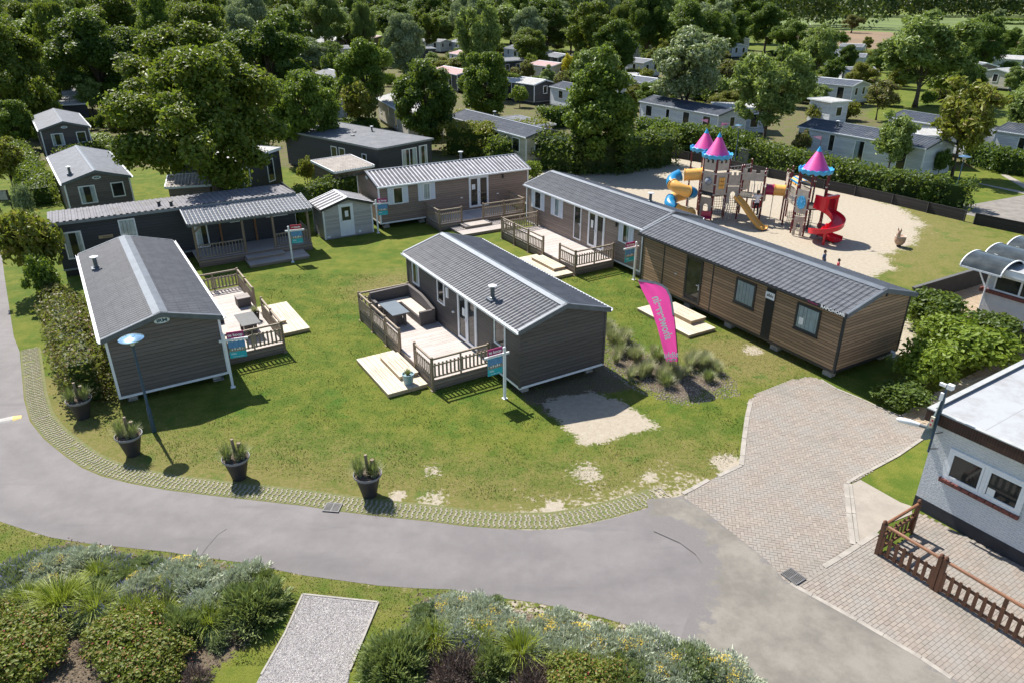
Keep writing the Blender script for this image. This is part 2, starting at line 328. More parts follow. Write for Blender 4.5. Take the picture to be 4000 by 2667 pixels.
def dense_sheet(name, poly, z, mat, cell, fn):
    import bmesh
    bm = bmesh.new(); bm.faces.new([bm.verts.new((p[0], p[1], z)) for p in poly]); bmesh.ops.triangulate(bm, faces=bm.faces[:])
    for _ in range(9):
        es = [e for e in bm.edges if e.calc_length() > cell]
        if not es: break
        bmesh.ops.subdivide_edges(bm, edges=es, cuts=1); bmesh.ops.triangulate(bm, faces=bm.faces[:])
    bmesh.ops.recalc_face_normals(bm, faces=bm.faces[:]); me = bpy.data.meshes.new(name); bm.to_mesh(me); bm.free(); me.materials.append(mat)
    if me.polygons[0].normal.z < 0: me.flip_normals()
    co = np.empty(len(me.vertices)*3); me.vertices.foreach_get('co', co); co = co.reshape(-1, 3); a = me.color_attributes.new('tint', 'FLOAT_COLOR', 'POINT'); v = fn(co[:, 0], co[:, 1]); a.data.foreach_set('color', np.stack([v, v, v, np.ones_like(v)], 1).astype(np.float32).ravel())
    return tag(mobj(name, me), kind='structure')
road = dense_sheet('road', road_in+road_seam+list(reversed(road_out)), .004, M['asphalt'], .7, lambda x, y: np.clip(pdist(x, y, road_in, False)/6, 0, 1))
old = [B3_(-250, 300), B3_(0, 285), B3_(150, 380), B3_(300, 500), B3_(480, 640), B3_(600, 740), B3_(700, 860), B3_(890, 965), B3_(1200, 1130), B3_(1380, 1235), B3_(1640, 1390), B3_(1850, 1530), B3_(2300, 1800), B3_(1200, 1900), B3_(600, 1600), B3_(350, 1430), B3_(110, 1300),
       B3_(160, 1150), B3_(215, 1020), B3_(250, 880), B3_(262, 720), B3_(215, 610), B3_(120, 520), B3_(0, 450), B3_(-200, 400)]
old2 = old[:17]+[B3_(-30, 1330), B3_(20, 1150), B3_(80, 1010), B3_(120, 880), B3_(130, 740), B3_(90, 680), B3_(-20, 600), B3_(-200, 520)]; old2 = [old2[0]]+[Vector((p[0], p[1], 0)) for p in old2[1:]]
oa = dense_sheet('old_road_patch', old2, .026, M['old_asphalt'], .35, lambda x, y: soft(x, y, old, .9))
crack = MB()
for pl in ([(262, 700), (300, 730), (350, 745), (400, 790), (470, 810), (540, 835)], [(110, 1290), (165, 1160), (215, 1020), (250, 880), (262, 720), (215, 615), (120, 525), (20, 460)], [(880, 1010), (930, 1005), (985, 1030)]):
    for a, b in zip(pl, pl[1:]):
        a, b = B3_(*a, .0105), B3_(*b, .0105); crack.bar(a, b, .014, .002)
for pl in ([(1380, 690), (1430, 620), (1500, 540), (1560, 500)],):
    for a, b in zip(pl, pl[1:]): crack.bar(B1_(*a, .0065), B1_(*b, .0065), .02, .003)
tag(crack.build('road_crack', plain('crack_filler', (.09, .085, .085), .95)), kind='structure')
# left grass verge road beyond, paths
left_path = [A1(-60, -150), A1(-20, -60), A1(-60, -250), T1(-40, 1300), T1(-140, 1300)]
# herringbone and stack-bond brick paving: every brick is a face
pav = [A3(460, 1190), A3(530, 1130), A3(640, 1090), A3(760, 1045), A3(880, 1025), A3(960, 1050), A3(1060, 1110), A3(1240, 1185), A3(1380, 1250), A3(1510, 1300), A3(1640, 1215), A3(1800, 1110), A3(2210, 990), A3(2500, 1180), A3(1690, 1400), A3(1660, 1440), A3(1480, 1568),
       B3_(1300, 95), B3_(1210, 170), B3_(1130, 190), B3_(1180, 610), B3_(970, 760), B3_(800, 870), B3_(660, 890), B3_(560, 790), B3_(440, 690), B3_(260, 550), B3_(110, 430), B3_(-20, 300), B3_(0, 275), B3_(240, 140), B3_(405, 65), A3(412, 1568)]
pav2 = [B3_(800, 870), B3_(970, 760), B3_(1340, 530), B3_(1360, 690), B3_(1580, 540), B3_(1620, 390), B3_(2352, 760), B3_(2700, 920), B3_(2800, 1900), B3_(2250, 1840), B3_(1810, 1580), B3_(1600, 1440), B3_(1340, 1285), B3_(1160, 1180), B3_(850, 1015), B3_(680, 890)]
pav3 = [A3(1600, 540), A3(1700, 505), A3(2160, 350), A3(2350, 420), A3(3000, 700), A3(3000, 1000), A3(2350, 1300), A3(1700, 1400), A3(1510, 1300), A3(1800, 1105), A3(2080, 960), A3(2080, 860), A3(1850, 700)]
t = NT('paving_brick'); P = t.pos(); ri = t.n('NewGeometry').outputs['Random Per Island']
c1 = t.mix(ri, (.235, .2, .17), (.29, .25, .212)); c1 = t.mix(t.step(t.noise(1.1, P, 5, .7), .4, .68), c1, (.26, .245, .22)); c1 = t.mix(t.math('MULTIPLY', t.step(t.noise(.5, P, 3), .5, .7), .6), c1, (.2, .19, .165))
M['brick_pave'] = t.fin(c1, .9, t.bump(t.noise(45, P, 3), .01, .5))
t = NT('tan_brick'); P = t.pos(); ri = t.n('NewGeometry').outputs['Random Per Island']
M['tan_pave'] = t.fin(t.mix(t.step(t.noise(.8, P, 4), .4, .65), t.mix(ri, (.3, .23, .155), (.37, .29, .2)), (.32, .275, .22)), .9)
t = NT('paving_joint'); P = t.pos()
M['joint'] = t.fin(t.mix(t.step(t.noise(1.2, P, 5, .7), .45, .68), (.17, .145, .12), (.085, .09, .05)), .95)
def paving(name, poly, z, mat, yaw, bond='herr', a=.1, gap=.011):
    sheet("joint_bed", poly, z, M["joint"])
    cx, cy_ = np.mean([p[0] for p in poly]), np.mean([p[1] for p in poly]); R = max(math.hypot(p[0]-cx, p[1]-cy_) for p in poly)
    c, s = math.cos(yaw), math.sin(yaw); n = int(R/a)+3; vs, rs = [], []
    i, j = np.meshgrid(np.arange(-n, n+1), np.arange(-n, n+1)); i, j = i.ravel(), j.ravel()
    if bond == 'herr':
        k = (i-j) % 4; hx = k == 0; vx = k == 2                                 # 0: long along x from (i,j); 2: long along y
        vx = ((i-j) % 4 == 3); 
        rect = [np.stack([i[hx]*a, j[hx]*a, i[hx]*a+2*a, j[hx]*a+a], -1), np.stack([i[vx]*a, j[vx]*a, i[vx]*a+a, j[vx]*a+2*a], -1)]
        rect = np.concatenate(rect)
    else:
        e = (i % 2 == 0); off = (j[e] % 2)*a*(1 if bond == 'run' else 0)
        rect = np.stack([i[e]*a+off, j[e]*a, i[e]*a+2*a+off, j[e]*a+a], -1)
    x0, y0, x1, y1 = rect.T; x0, y0, x1, y1 = x0+gap/2, y0+gap/2, x1-gap/2, y1-gap/2
    rng = np.random.default_rng(5); P4 = []
    for (xx, yy) in ((x0, y0), (x1, y0), (x1, y1), (x0, y1)): P4.append(np.stack([cx+xx*c-yy*s, cy_+xx*s+yy*c], -1))
    ok = pip(np.mean([p[:, 0] for p in P4], 0), np.mean([p[:, 1] for p in P4], 0), poly)
    P4 = np.stack(P4, 1)[ok]; N = len(P4); zz = z+.004+rng.uniform(0, .004, (N, 1)).repeat(4, 1)+rng.normal(0, .0012, (N, 4))
    V = np.concatenate([P4, zz[..., None]], -1).reshape(-1, 3); me = np_mesh(name, V, np.arange(N*4).reshape(-1, 4), mat)
    return tag(mobj(name, me), kind='structure')
paving('brick_paving', pav, .012, M['brick_pave'], math.radians(-57+45), 'herr', .105)
paving('brick_pavement', pav2, .012, M['brick_pave'], math.radians(33), 'run', .105)
paving('brick_courtyard', pav3, .020, M['tan_pave'], math.radians(33), 'herr', .13)
# concrete flag triangle, edging strips
conc = plain('pale_concrete', (.29, .26, .22), .9, .1, 2, bump=.4, bscale=30)
M['edging'] = plain('edging_concrete', (.31, .285, .25), .9, .14, 3, bump=.3)
sheet('concrete_apron', [B3_(1160, 195), B3_(1225, 165), B3_(1330, 225), B3_(1500, 320), B3_(1575, 345), B3_(1580, 400), B3_(1385, 480), B3_(1340, 530), B3_(1215, 600)], .0135, conc)
k = MB()
def strip(pts, wd=.14, z=.03):
    for a, b in zip(pts, pts[1:]):
        a, b = Vector(a), Vector(b); L = (b-a).length; n = max(1, round(L/.9)); d = (b-a)/n
        for i in range(n):
            p, q = a+d*(i+.008), a+d*(i+.992); p.z = q.z = z/2+.002*(i % 3); k.bar(p, q, wd, z)
strip([A3(470, 1190), A3(445, 1300), A3(425, 1450), A3(412, 1568), B3_(405, 65)], .16)
strip([B3_(405, 65), B3_(245, 140)]); strip([B3_(180, 165), B3_(65, 230), B3_(0, 262)])
strip([B3_(1125, 195), B3_(1145, 400), B3_(1172, 612)], .15, .035); strip([B3_(1155, 195), B3_(1180, 400), B3_(1205, 600)], .1, .03)
strip([B3_(1130, 190), B3_(1210, 140), B3_(1300, 95), A3(1480, 1568), A3(1660, 1445)], .1)
strip([B3_(970, 765), B3_(1080, 700), B3_(1340, 532)], .15, .03)
strip([A3(950, 1045), A3(1060, 1108), A3(1240, 1183), A3(1380, 1248), A3(1510, 1298)], .08); strip([A3(1510, 1298), A3(1640, 1213), A3(1800, 1110), A3(2210, 985)], .1)
strip([B3_(740, 880), B3_(890, 962), B3_(1200, 1133), B3_(1380, 1238), B3_(1640, 1393), B3_(1850, 1533)], .12, .032)
tag(k.build('concrete_edging', M['edging']), kind='structure')
# wavy concrete grass grid along the inside of the bend
def polyline(pts, step):
    pts = [Vector((p[0], p[1], 0)) for p in pts]; out = []; carry = 0
    for a, b in zip(pts, pts[1:]):
        L = (b-a).length; d = (b-a)/L; x = carry
        while x < L: out.append((a+d*x, d)); x += step
        carry = x-L
    return out
k = MB(); random.seed(4); st = polyline(road_in[4:-1], .155)
for i, (p, d) in enumerate(st):
    nrm = Vector((-d.y, d.x, 0)); base = p+nrm*.07
    if 245 < i < 252: continue
    thin = .45*max(0, math.sin(i*.11)+.1)*(1 if i > 200 else .3)
    for r in range(3):
        pr = []
        if random.random() < thin*(.5+.25*abs(r-1)): continue
        for sgm in range(4):
            yv = r*.2+sgm*.2/3; pr.append(base+nrm*yv+d*(.042*math.sin(sgm/3*2*PI+r*PI)))
        for a, b in zip(pr, pr[1:]): k.bar(a+Vector((0, 0, .006)), b+Vector((0, 0, .006)), random.uniform(.028, .045), .03)
tag(k.build('grass_grid_paver', plain('grid_concrete', (.29, .265, .21), .9, .18, 4)), kind='structure')
vm = [p+Vector((-d.y, d.x, 0))*.78 for p, d in st[::6]]; vm2 = [p+Vector((-d.y, d.x, 0))*.02 for p, d in st[::6]]
t = NT('grid_infill'); P = t.pos(); M['infill'] = t.fin(t.mix(t.step(t.noise(9, P, 4, .7), .4, .6), (.1, .13, .03), (.17, .155, .075)), .95, t.bump(t.noise(40, P), .02, .6))
k = MB(); k.add([(p.x, p.y, .004) for p in vm2]+[(p.x, p.y, .0035) for p in vm], [(i, i+1, len(vm)+i+1, len(vm)+i) for i in range(len(vm)-1)]); o = k.build('verge', M['infill']); tag(o, kind='structure')
# gravel rectangle
grav = [B1_(2085, 955), B2_(255, 1010), B2_(60, 1480), B2_(30, 1620), B1_(1740, 1620), B1_(1800, 1510), B1_(1960, 1230)]
t = NT('white_gravel'); P = t.pos(); vo = t.n('TexVoronoi', {'Vector': P, 'Scale': 22.0}); v2 = t.n('TexVoronoi', {'Vector': P, 'Scale': 22.0}, feature='DISTANCE_TO_EDGE')
sv = t.n('SeparateColor', {0: vo.outputs['Color']}); c1 = t.mix(sv.outputs[0], (.5, .47, .45), (.85, .83, .8)); c1 = t.mix(t.step(v2.outputs[0], .0, .09), (.2, .18, .16), c1)
M['gravel'] = t.fin(c1, .9, t.bump(t.math('SUBTRACT', 1.0, vo.outputs['Distance']), .05, 1.0))
tag(sheet('gravel_bed', grav, .012, M['gravel']), kind='structure')
k = MB()
for a, b in ((grav[0], grav[1]), (grav[1], grav[2]), (grav[0], grav[6]), (grav[6], grav[5])):
    k.bar(Vector((a.x, a.y, .02)), Vector((b.x, b.y, .02)), .05, .05)
tag(k.build('gravel_edging', plain('edging_board', (.3, .28, .25), .8)), kind='structure')
# path behind the playground boards and the asphalt yard at the right
back = [T3(-150, 960), T3(0, 1000), T3(350, 1095), T3(560, 1130), T3(740, 1185), T3(1050, 1240), T3(1300, 1290), T3(1850, 1405), T3(2000, 1408), T3(2352, 1345), T3(2700, 1300), T3(2700, 1640), T3(2352, 1560), T3(2000, 1490), T3(1930, 1475), T3(1300, 1325), T3(1030, 1262), T3(560, 1165), T3(350, 1125), T3(0, 1042), T3(-150, 1010)]
M['path'] = plain('path_surface', (.2, .185, .165), .9, .15, 1.5, bump=.5, bscale=30)
sheet('path', back, .006, M['path'])
sheet('garden_path', [T3(2190, 1205), T3(2230, 1203), T3(2420, 1300), T3(2360, 1305)], .010, M['edging']); sheet('garden_path', [T3(2030, 1266), T3(2050, 1264), T3(2360, 1325), T3(2352, 1338)], .010, M['edging'])
# drain grates, speed bump
def grate(c, d, L=.5, W=.42, lab=''):
    e = empty('drain_grate', c, math.atan2(d[1], d[0]), lab, 'drain grate')
    m = MB(); m.box(-L/2, L/2, -W/2, -W/2+.03, .01, .03).box(-L/2, L/2, W/2-.03, W/2, .01, .03).box(-L/2, -L/2+.03, -W/2+.03, W/2-.03, .01, .03).box(L/2-.03, L/2, -W/2+.03, W/2-.03, .01, .03).box(-.015, .015, -W/2+.03, W/2-.03, .01, .03); m.build('frame', plain('cast_iron', (.12, .12, .12), .6), e)
    m = MB(); 
    for i in range(7): y = -W/2+.03+(W-.06)*(i+.5)/7; m.box(-L/2+.03, -.015, y-.013, y+.013, .014, .028); m.box(.015, L/2-.03, y-.013, y+.013, .014, .028)
    m.build('slat', plain('grate_bar', (.13, .125, .12), .6), e); m = MB(); m.box(-L/2+.02, L/2-.02, -W/2+.02, W/2-.02, .005, .0125); m.build('sump', M['black'], e)
g1 = B1_(2290, 357); grate((g1.x, g1.y, .01), (1, -.12), lab='pale metal drain grate at the lawn edge of the bend'); g2 = B3_(762, 835); grate((g2.x, g2.y, .024), (.545, -.84), lab='dark metal drain grate in the brick paving seam')
e1, e2 = A1(0, 1330), A1(150, 1298); m = MB(); d = (e2-e1).normalized(); nn = Vector((-d.y, d.x, 0)); e0 = e1-d*1.5
bump = empty('speed_bump', (e0.x, e0.y, .004), math.atan2(d.y, d.x), 'grey rubber speed bump with yellow end cap on the left road', 'speed bump'); L = (e2-e0).length
pr = [(-.2, 0), (-.13, .035), (0, .05), (.13, .035), (.2, 0)]
m = MB(); m.ext(pr, lambda p, s: (s, p[0], p[1]), 0, L-.28); m.build('ramp', plain('bump_rubber', (.36, .35, .33), .8), bump)
m = MB(); m.ext(pr, lambda p, s: (s, p[0]*(1 if s < L-.1 else .6), p[1]*(1 if s < L-.1 else .5)), L-.28, L); m.build('end_cap', plain('faded_yellow', (.6, .45, .12), .7), bump)
# ---------------------------------------------------------------- mobile homes
M['sid_C'] = siding('dark_brown_siding', (.085, .075, .071)); M['sid_L'] = siding('grey_brown_siding', (.135, .115, .104)); M['sid_M'] = siding('taupe_siding', (.235, .175, .14))
M['sid_R'] = siding('taupe_grey_siding', (.25, .195, .16)); M['sid_W'] = siding('wood_siding', (.31, .2, .115), .13, .02, .06, .7, .28, True)
M['sid_N'] = siding('navy_siding', (.03, .034, .045), .16); M['sid_shed'] = siding('pale_grey_siding', (.42, .40, .38), .1, .006, .6); M['sid_white'] = siding('white_siding', (.55, .58, .62), .16, .01, .6)
M['sid_brown'] = siding('far_brown_siding', (.2, .16, .14), .15); M['sid_dark'] = siding('far_dark_siding', (.05, .05, .055), .16); M['sid_cream'] = siding('far_cream_siding', (.5, .47, .4), .16, .01, .6)
M['shedwood'] = siding('weathered_shed_boards', (.2, .165, .13), .13, .012, .3, .8, .3, True)
M['shutter'] = siding('shutter_louvre', (.7, .74, .8), .07, .012, .55, .4, .03)
M['shutter_dark'] = plain('shutter_dark', (.06, .06, .07), .5)

def corr(mb, a, b, c, d, pitch, amp, row=0, rstep=.012, ns=6, mi=0, prof='tile', groove=False):
    """corrugated sheet: a->b along the eave, d->c along the ridge (a,d on one side); ribs run a->d"""
    a, b, c, d = map(Vector, (a, b, c, d)); L = (b-a).length; S = (d-a).length; n = max(1, round(L/pitch)); nu = n*ns
    nrm = (b-a).cross(d-a).normalized(); nrm = nrm if nrm.z > 0 else -nrm
    sv = [0.0]; so_ = [rstep if row else 0.0]
    if row:
        r = max(1, round(S/row))
        for i in range(r):
            s0, s1 = i/r, (i+1)/r
            if i: sv += [s0+.0005]; so_ += [rstep]
            sv += [s1]; so_ += [0.0]
    else: sv = [0, 1]; so_ = [0, 0]
    us = np.arange(nu+1)/nu; ph = (us*n) % 1
    if prof == 'tile': hv = amp*np.maximum(0, np.cos((ph-.5)*2*PI))**.8+amp*.12*np.cos(ph*4*PI)
    elif prof == 'box': hv = amp*np.where((ph > .3) & (ph < .72), 1.0, 0.0)
    else: hv = amp*(.5+.5*np.cos(ph*2*PI))
    base = len(mb.v)
    for s, o in zip(sv, so_):
        for u, h in zip(us, hv):
            sag = s-(.02*h/max(amp, .001) if row else 0)*.0
            p = a*(1-u)*(1-s)+b*u*(1-s)+c*u*s+d*(1-u)*s+nrm*(h+o); mb.v.append(tuple(p))
    w_ = nu+1
    for i in range(len(sv)-1):
        for k in range(nu):
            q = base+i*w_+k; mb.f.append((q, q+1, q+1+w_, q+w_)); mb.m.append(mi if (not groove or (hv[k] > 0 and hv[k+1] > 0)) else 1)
    return mb

def plane_fn(side, L, W):                    # (s, z, d): along wall, height, outward
    return {'v0': lambda s, z, d: (s, d, z), 'vW': lambda s, z, d: (s, -W-d, z), 'u0': lambda s, z, d: (-d, -s, z), 'uL': lambda s, z, d: (L+d, -s, z)}[side]
def pbox(mb, fn, s0, s1, z0, z1, d0, d1, mi=0):
    v = [fn(s, z, d) for d in (d0, d1) for z in (z0, z1) for s in (s0, s1)]
    return mb.add(v, [(0, 2, 3, 1), (4, 5, 7, 6), (0, 1, 5, 4), (2, 6, 7, 3), (0, 4, 6, 2), (1, 3, 7, 5)], mi)
def ring(mb, fn, s0, s1, z0, z1, w, d0, d1):
    pbox(mb, fn, s0, s0+w, z0, z1, d0, d1); pbox(mb, fn, s1-w, s1, z0, z1, d0, d1); pbox(mb, fn, s0+w, s1-w, z0, z0+w, d0, d1); pbox(mb, fn, s0+w, s1-w, z1-w, z1, d0, d1)
def curtain(fn, s0, s1, z0, z1, parent, mat=None, name='curtain', amp=.006, d=.008, pitch=.09):
    n = max(6, int((s1-s0)/pitch*6)); V = []
    for i in range(n+1):
        s = s0+(s1-s0)*i/n; dd = d+amp*math.sin(s/pitch*2*PI)*(1+.3*math.sin(s*31)); V += [fn(s, z0, dd), fn(s, z1, dd)]
    m = MB(); m.add(V, [(2*i, 2*i+2, 2*i+3, 2*i+1) for i in range(n)]); return m.build(name, mat or M['curtain'], parent, smooth=True)
def window(root, fn, s0, s1, z0, z1, frame='white', w=.07, mull=(), look='dark', shutters=0, shmat=None, note=None, name='window', handle=False, sill=False):
    if shutters:
        i0, i1 = s0+shutters, s1-shutters
        for a, b in ((s0, i0-.01), (i1+.01, s1)):
            m = MB(); pbox(m, fn, a, b, z0, z1, .003, .035); m.build('shutter', shmat or M['shutter'], root)
        s0, s1 = i0, i1
    m = MB(); ring(m, fn, s0, s1, z0, z1, w, .0, .045)
    for x in mull: pbox(m, fn, x-w*.6, x+w*.6, z0+w, z1-w, .0, .042)
    fr_ = m.build(name, M[frame], root)
    if look == 'dark': m = MB(); pbox(m, fn, s0+w, s1-w, z0+w, z1-w, .0, .018); m.build('pane', M['glass'], fr_)
    else:
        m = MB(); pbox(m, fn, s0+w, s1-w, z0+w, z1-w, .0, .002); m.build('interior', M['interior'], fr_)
        if look == 'sheer': curtain(fn, s0+w, s1-w, z0+w, z1-w, fr_)
        elif look == 'half': curtain(fn, s0+w, s0+w+(s1-s0-2*w)*.5, z0+w, z1-w, fr_)
        elif look == 'sides':
            q = (s1-s0-2*w)*.28; curtain(fn, s0+w, s0+w+q, z0+w, z1-w, fr_); curtain(fn, s1-w-q, s1-w, z0+w, z1-w, fr_)
        m = MB(); qd = [fn(s0+w, z0+w, .024), fn(s1-w, z0+w, .024), fn(s1-w, z1-w, .024), fn(s0+w, z1-w, .024)]; out = Vector(fn(s0, z0, 1))-Vector(fn(s0, z0, 0)); nn = (Vector(qd[1])-Vector(qd[0])).cross(Vector(qd[3])-Vector(qd[0])); m.add(qd, [(0, 1, 2, 3) if nn.dot(out) > 0 else (3, 2, 1, 0)]); m.build('pane', M['clear'], fr_)
    if note: m = MB(); pbox(m, fn, note[0], note[1], note[2], note[3], .0255, .028); m.build('notice', M['paper'], fr_)
    if handle:
        m = MB(); hs = (s0+s1)/2 if handle is True else handle; zc = (z0+z1)/2-.05
        pbox(m, fn, hs-.02, hs+.02, zc-.09, zc+.09, .045, .055); pbox(m, fn, hs-.02, hs+.12, zc+.02, zc+.045, .075, .095); pbox(m, fn, hs-.01, hs+.01, zc+.02, zc+.04, .055, .075)
        m.build('handle', M['flue_cap'], fr_)
    if sill: m = MB(); pbox(m, fn, s0-.03, s1+.03, z0-.04, z0-.002, .0, .07); m.build('sill', M[frame], fr_)
    return fr_
def french(root, fn, s0, s1, z0, z1, frame='white', look='dark', name='door', note=None):
    d = window(root, fn, s0, s1, z0, z1, frame, .06, ((s0+s1)/2,), look, note=note, name=name, handle=True)
    m = MB(); c = (s0+s1)/2
    for a, b in ((s0+.06, c-.036), (c+.036, s1-.06)): ring(m, fn, a, b, z0+.06, z1-.06, .075, .0, .055)
    m.build('door_leaf', M[frame], d); return d
def slope_pt(W, ov, ze, rise, side, t):      # t: 0 at eave, 1 at ridge ; returns Y, z
    k = rise/(W/2); return (ov*(1-t)-W/2*t if side == 0 else -W-ov*(1-t)+W/2*t, ze-k*ov*(1-t)+rise*t)
HOMES = []
def home(name, label, org, yaw, L, W, h=2.38, z0=.45, rise=.58, wall='sid_C', roof='tile_roof', trim='white', corner=None, pitch=.2, row=.37, amp=.034, prof='tile', ov=.12, ovg=.12, ridge='ridge_grey', verge=None,
         ns=6, group=None, blocks=True, cat='mobile home', skirt='white', ridge_w=.2, gutter=True, lowdetail=False):
    root = empty(name, (org[0], org[1], 0), math.radians(yaw), label, cat, group)
    HOMES.append((org[0], org[1], math.radians(yaw), L, W)); ze = z0+h; m = MB(); prof5 = [(0, z0), (0, ze), (-W/2, ze+rise), (-W, ze), (-W, z0)]
    m.ext(prof5, lambda p, s: (s, p[0], p[1]), 0, L); m.build('wall', M[wall], root)
    m = MB()
    for side in (0, 1):
        (y0, q0), (y1, q1) = slope_pt(W, ov, ze, rise, side, 0), slope_pt(W, ov, ze, rise, side, 1); up = .035
        a, b, c, d = (-ovg, y0, q0+up), (L+ovg, y0, q0+up), (L+ovg, y1, q1+up), (-ovg, y1, q1+up)
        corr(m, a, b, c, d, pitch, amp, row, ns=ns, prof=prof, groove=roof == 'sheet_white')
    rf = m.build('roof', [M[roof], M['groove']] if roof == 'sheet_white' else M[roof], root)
    m = MB()                                   # underside board keeps the roof a solid slab
    for side in (0, 1):
        (y0, q0), (y1, q1) = slope_pt(W, ov-.01, ze, rise, side, 0), slope_pt(W, ov-.01, ze, rise, side, 1)
        m.ext([(y0, q0+.005), (y1, q1+.005), (y1, q1+.032), (y0, q0+.032)], lambda p, s: (s, p[0], p[1]), -ovg+.004, L+ovg-.004)
    m.build('soffit', M[verge or ridge], rf)
    m = MB(); k = rise/(W/2); zr = ze+rise+.035+amp+.022
    m.ext([(-W/2-ridge_w, zr-k*ridge_w), (-W/2, zr), (-W/2+ridge_w, zr-k*ridge_w), (-W/2+ridge_w, zr-k*ridge_w-.03), (-W/2, zr-.025), (-W/2-ridge_w, zr-k*ridge_w-.03)], lambda p, s: (s, p[0], p[1]), -ovg-.005, L+ovg+.005)
    m.build('ridge_cap', M[ridge], rf)
    for x in (-ovg-.03, L+ovg):
        for side in (0, 1):
            m = MB(); (y0, q0), (y1, q1) = slope_pt(W, ov, ze, rise, side, 0), slope_pt(W, ov, ze, rise, side, 1)
            m.ext([(y0, q0-.1), (y1, q1-.1), (y1, q1+.035+amp+.015), (y0, q0+.035+amp+.015)], lambda p, s: (s, p[0], p[1]), x, x+.03); m.build('verge_trim', M[verge or ridge], rf)
    if not lowdetail:
        for x0 in (-ovg, L+ovg-.09):             # metal strip lying along the gable edges of the tiles
            for side in (0, 1):
                m = MB(); (y0, q0), (y1, q1) = slope_pt(W, ov, ze, rise, side, 0), slope_pt(W, ov, ze, rise, side, 1); u = .035+amp+.016
                m.ext([(y0, q0+u), (y1, q1+u), (y1, q1+u+.006), (y0, q0+u+.006)], lambda p, s: (s, p[0], p[1]), x0, x0+.09); m.build('verge_flashing', M[ridge], rf)
    if gutter:
        for side in (0, 1):
            y, q = slope_pt(W, ov, ze, rise, side, 0); sg = 1 if side == 0 else -1; y += sg*.005
            m = MB(); m.ext([(y, q+.05), (y, q-.08), (y+sg*.1, q-.06), (y+sg*.11, q+.03), (y+sg*.09, q+.03), (y+sg*.08, q-.03), (y+sg*.02, q-.05), (y+sg*.02, q+.05)], lambda p, s: (s, p[0], p[1]), -ovg, L+ovg)
            m.build('gutter', M[trim], rf)
    ct = corner or trim; t_ = .07
    for x, y in ((0, 0), (L, 0), (0, -W), (L, -W)):
        sx = -1 if x == 0 else 1; sy = 1 if y == 0 else -1
        m = MB(); m.box(min(x-sx*t_, x+sx*.02), max(x-sx*t_, x+sx*.02), min(y, y+sy*.02), max(y, y+sy*.02), z0-.02, ze-.03)
        m.box(min(x, x+sx*.02), max(x, x+sx*.02), min(y-sy*t_, y), max(y-sy*t_, y), z0-.02, ze-.03); m.build('corner_trim', M[ct], root)
    m = MB(); m.box(-.012, L+.012, 0, .015, z0-.08, z0+.01).box(-.012, L+.012, -W-.015, -W, z0-.08, z0+.01).box(-.015, 0, -W, 0, z0-.08, z0+.01).box(L, L+.015, -W, 0, z0-.08, z0+.01)
    m.build('skirt_trim', M[skirt], root)
    if blocks:
        n = max(3, int(L/2.6)+1)
        for i in range(n):
            for y in (-.45, -W+.45):
                x = .5+(L-1)*i/(n-1); m = MB(); m.box(x-.2, x+.2, y-.15, y+.15, .0, .2).box(x-.1, x+.1, y-.14, y+.14, .2, z0-.02); m.build('support_block', M['concrete'], root)
        m = MB(); m.box(.1, L-.1, -.9, -.75, z0-.16, z0-.003).box(.1, L-.1, -W+.75, -W+.9, z0-.16, z0-.003); m.build('chassis', M['black'], root)
    return root, rf
def flue(parent, x, y, z, hgt=.55, r=.085, mat='zinc'):
    m = MB(); m.lathe([(r*1.5, z-.05), (r*1.5, z+.08), (r, z+.1), (r, z+hgt)], (x, y), 14); f = m.build('flue', M[mat], parent, smooth=True)
    m = MB(); m.lathe([(0, z+hgt+.03), (r*2.1, z+hgt+.0), (r*2.1, z+hgt+.03), (0, z+hgt+.075)], (x, y), 18); m.build('flue_cap', M['flue_cap'], f, smooth=True)
    m = MB(); m.box(x-.18, x+.2, y-.2, y+.2, z-.06, z+.03); m.build('flashing', M['ridge_grey'], f); return f
def roofz(W, h, z0, rise, y): return z0+h+rise*(1-abs(-y-W/2)/(W/2))+.06
def wall_lamp(root, fn, s, z): m = MB(); pbox(m, fn, s-.045, s+.045, z-.13, z+.13, .0, .09); return m.build('wall_lamp', M['anthra'], root)
def logo_plate(root, fn, s, z, rx=.27, rz=.11):
    m = MB(); n = 28; m.add([fn(s+rx*math.cos(2*PI*i/n), z+rz*math.sin(2*PI*i/n), dd) for dd in (.0, .025) for i in range(n)], [tuple(range(n, 2*n))]+[(i, (i+1) % n, n+(i+1) % n, n+i) for i in range(n)])
    return m.build('oval_plate', plain('plate_white', (.68, .74, .76), .4, .04), root)
def text(name, s, size, mat, parent, mtx, depth=.002, mirror=False, bold=.0, align='CENTER', shear=0, sx=1):
    cu = bpy.data.curves.new(name, 'FONT'); cu.body = s; cu.size = size; cu.extrude = depth; cu.align_x = align; cu.align_y = 'CENTER'; cu.offset = bold; cu.shear = shear
    to = bpy.data.objects.new(name, cu); COL.objects.link(to); bpy.context.view_layer.update()
    me = bpy.data.meshes.new_from_object(to); COL.objects.unlink(to); bpy.data.objects.remove(to)
    me.transform(Matrix.Diagonal((-sx if mirror else sx, 1, 1, 1)))
    if mirror: me.flip_normals()
    me.materials.clear(); me.materials.append(mat); o = mobj(name, me, parent); o.matrix_local = mtx; return o
def frame_mtx(fn, s, z, d, flip=1):          # text plane on a wall: x along s*flip, y up, z outward
    o = Vector(fn(s, z, d)); ex = (Vector(fn(s+flip, z, d))-o).normalized(); ez = (Vector(fn(s, z, d+1))-o).normalized(); ey = Vector((0, 0, 1))
    return Matrix(((ex.x, ey.x, ez.x, o.x), (ex.y, ey.y, ez.y, o.y), (ex.z, ey.z, ez.z, o.z), (0, 0, 0, 1)))
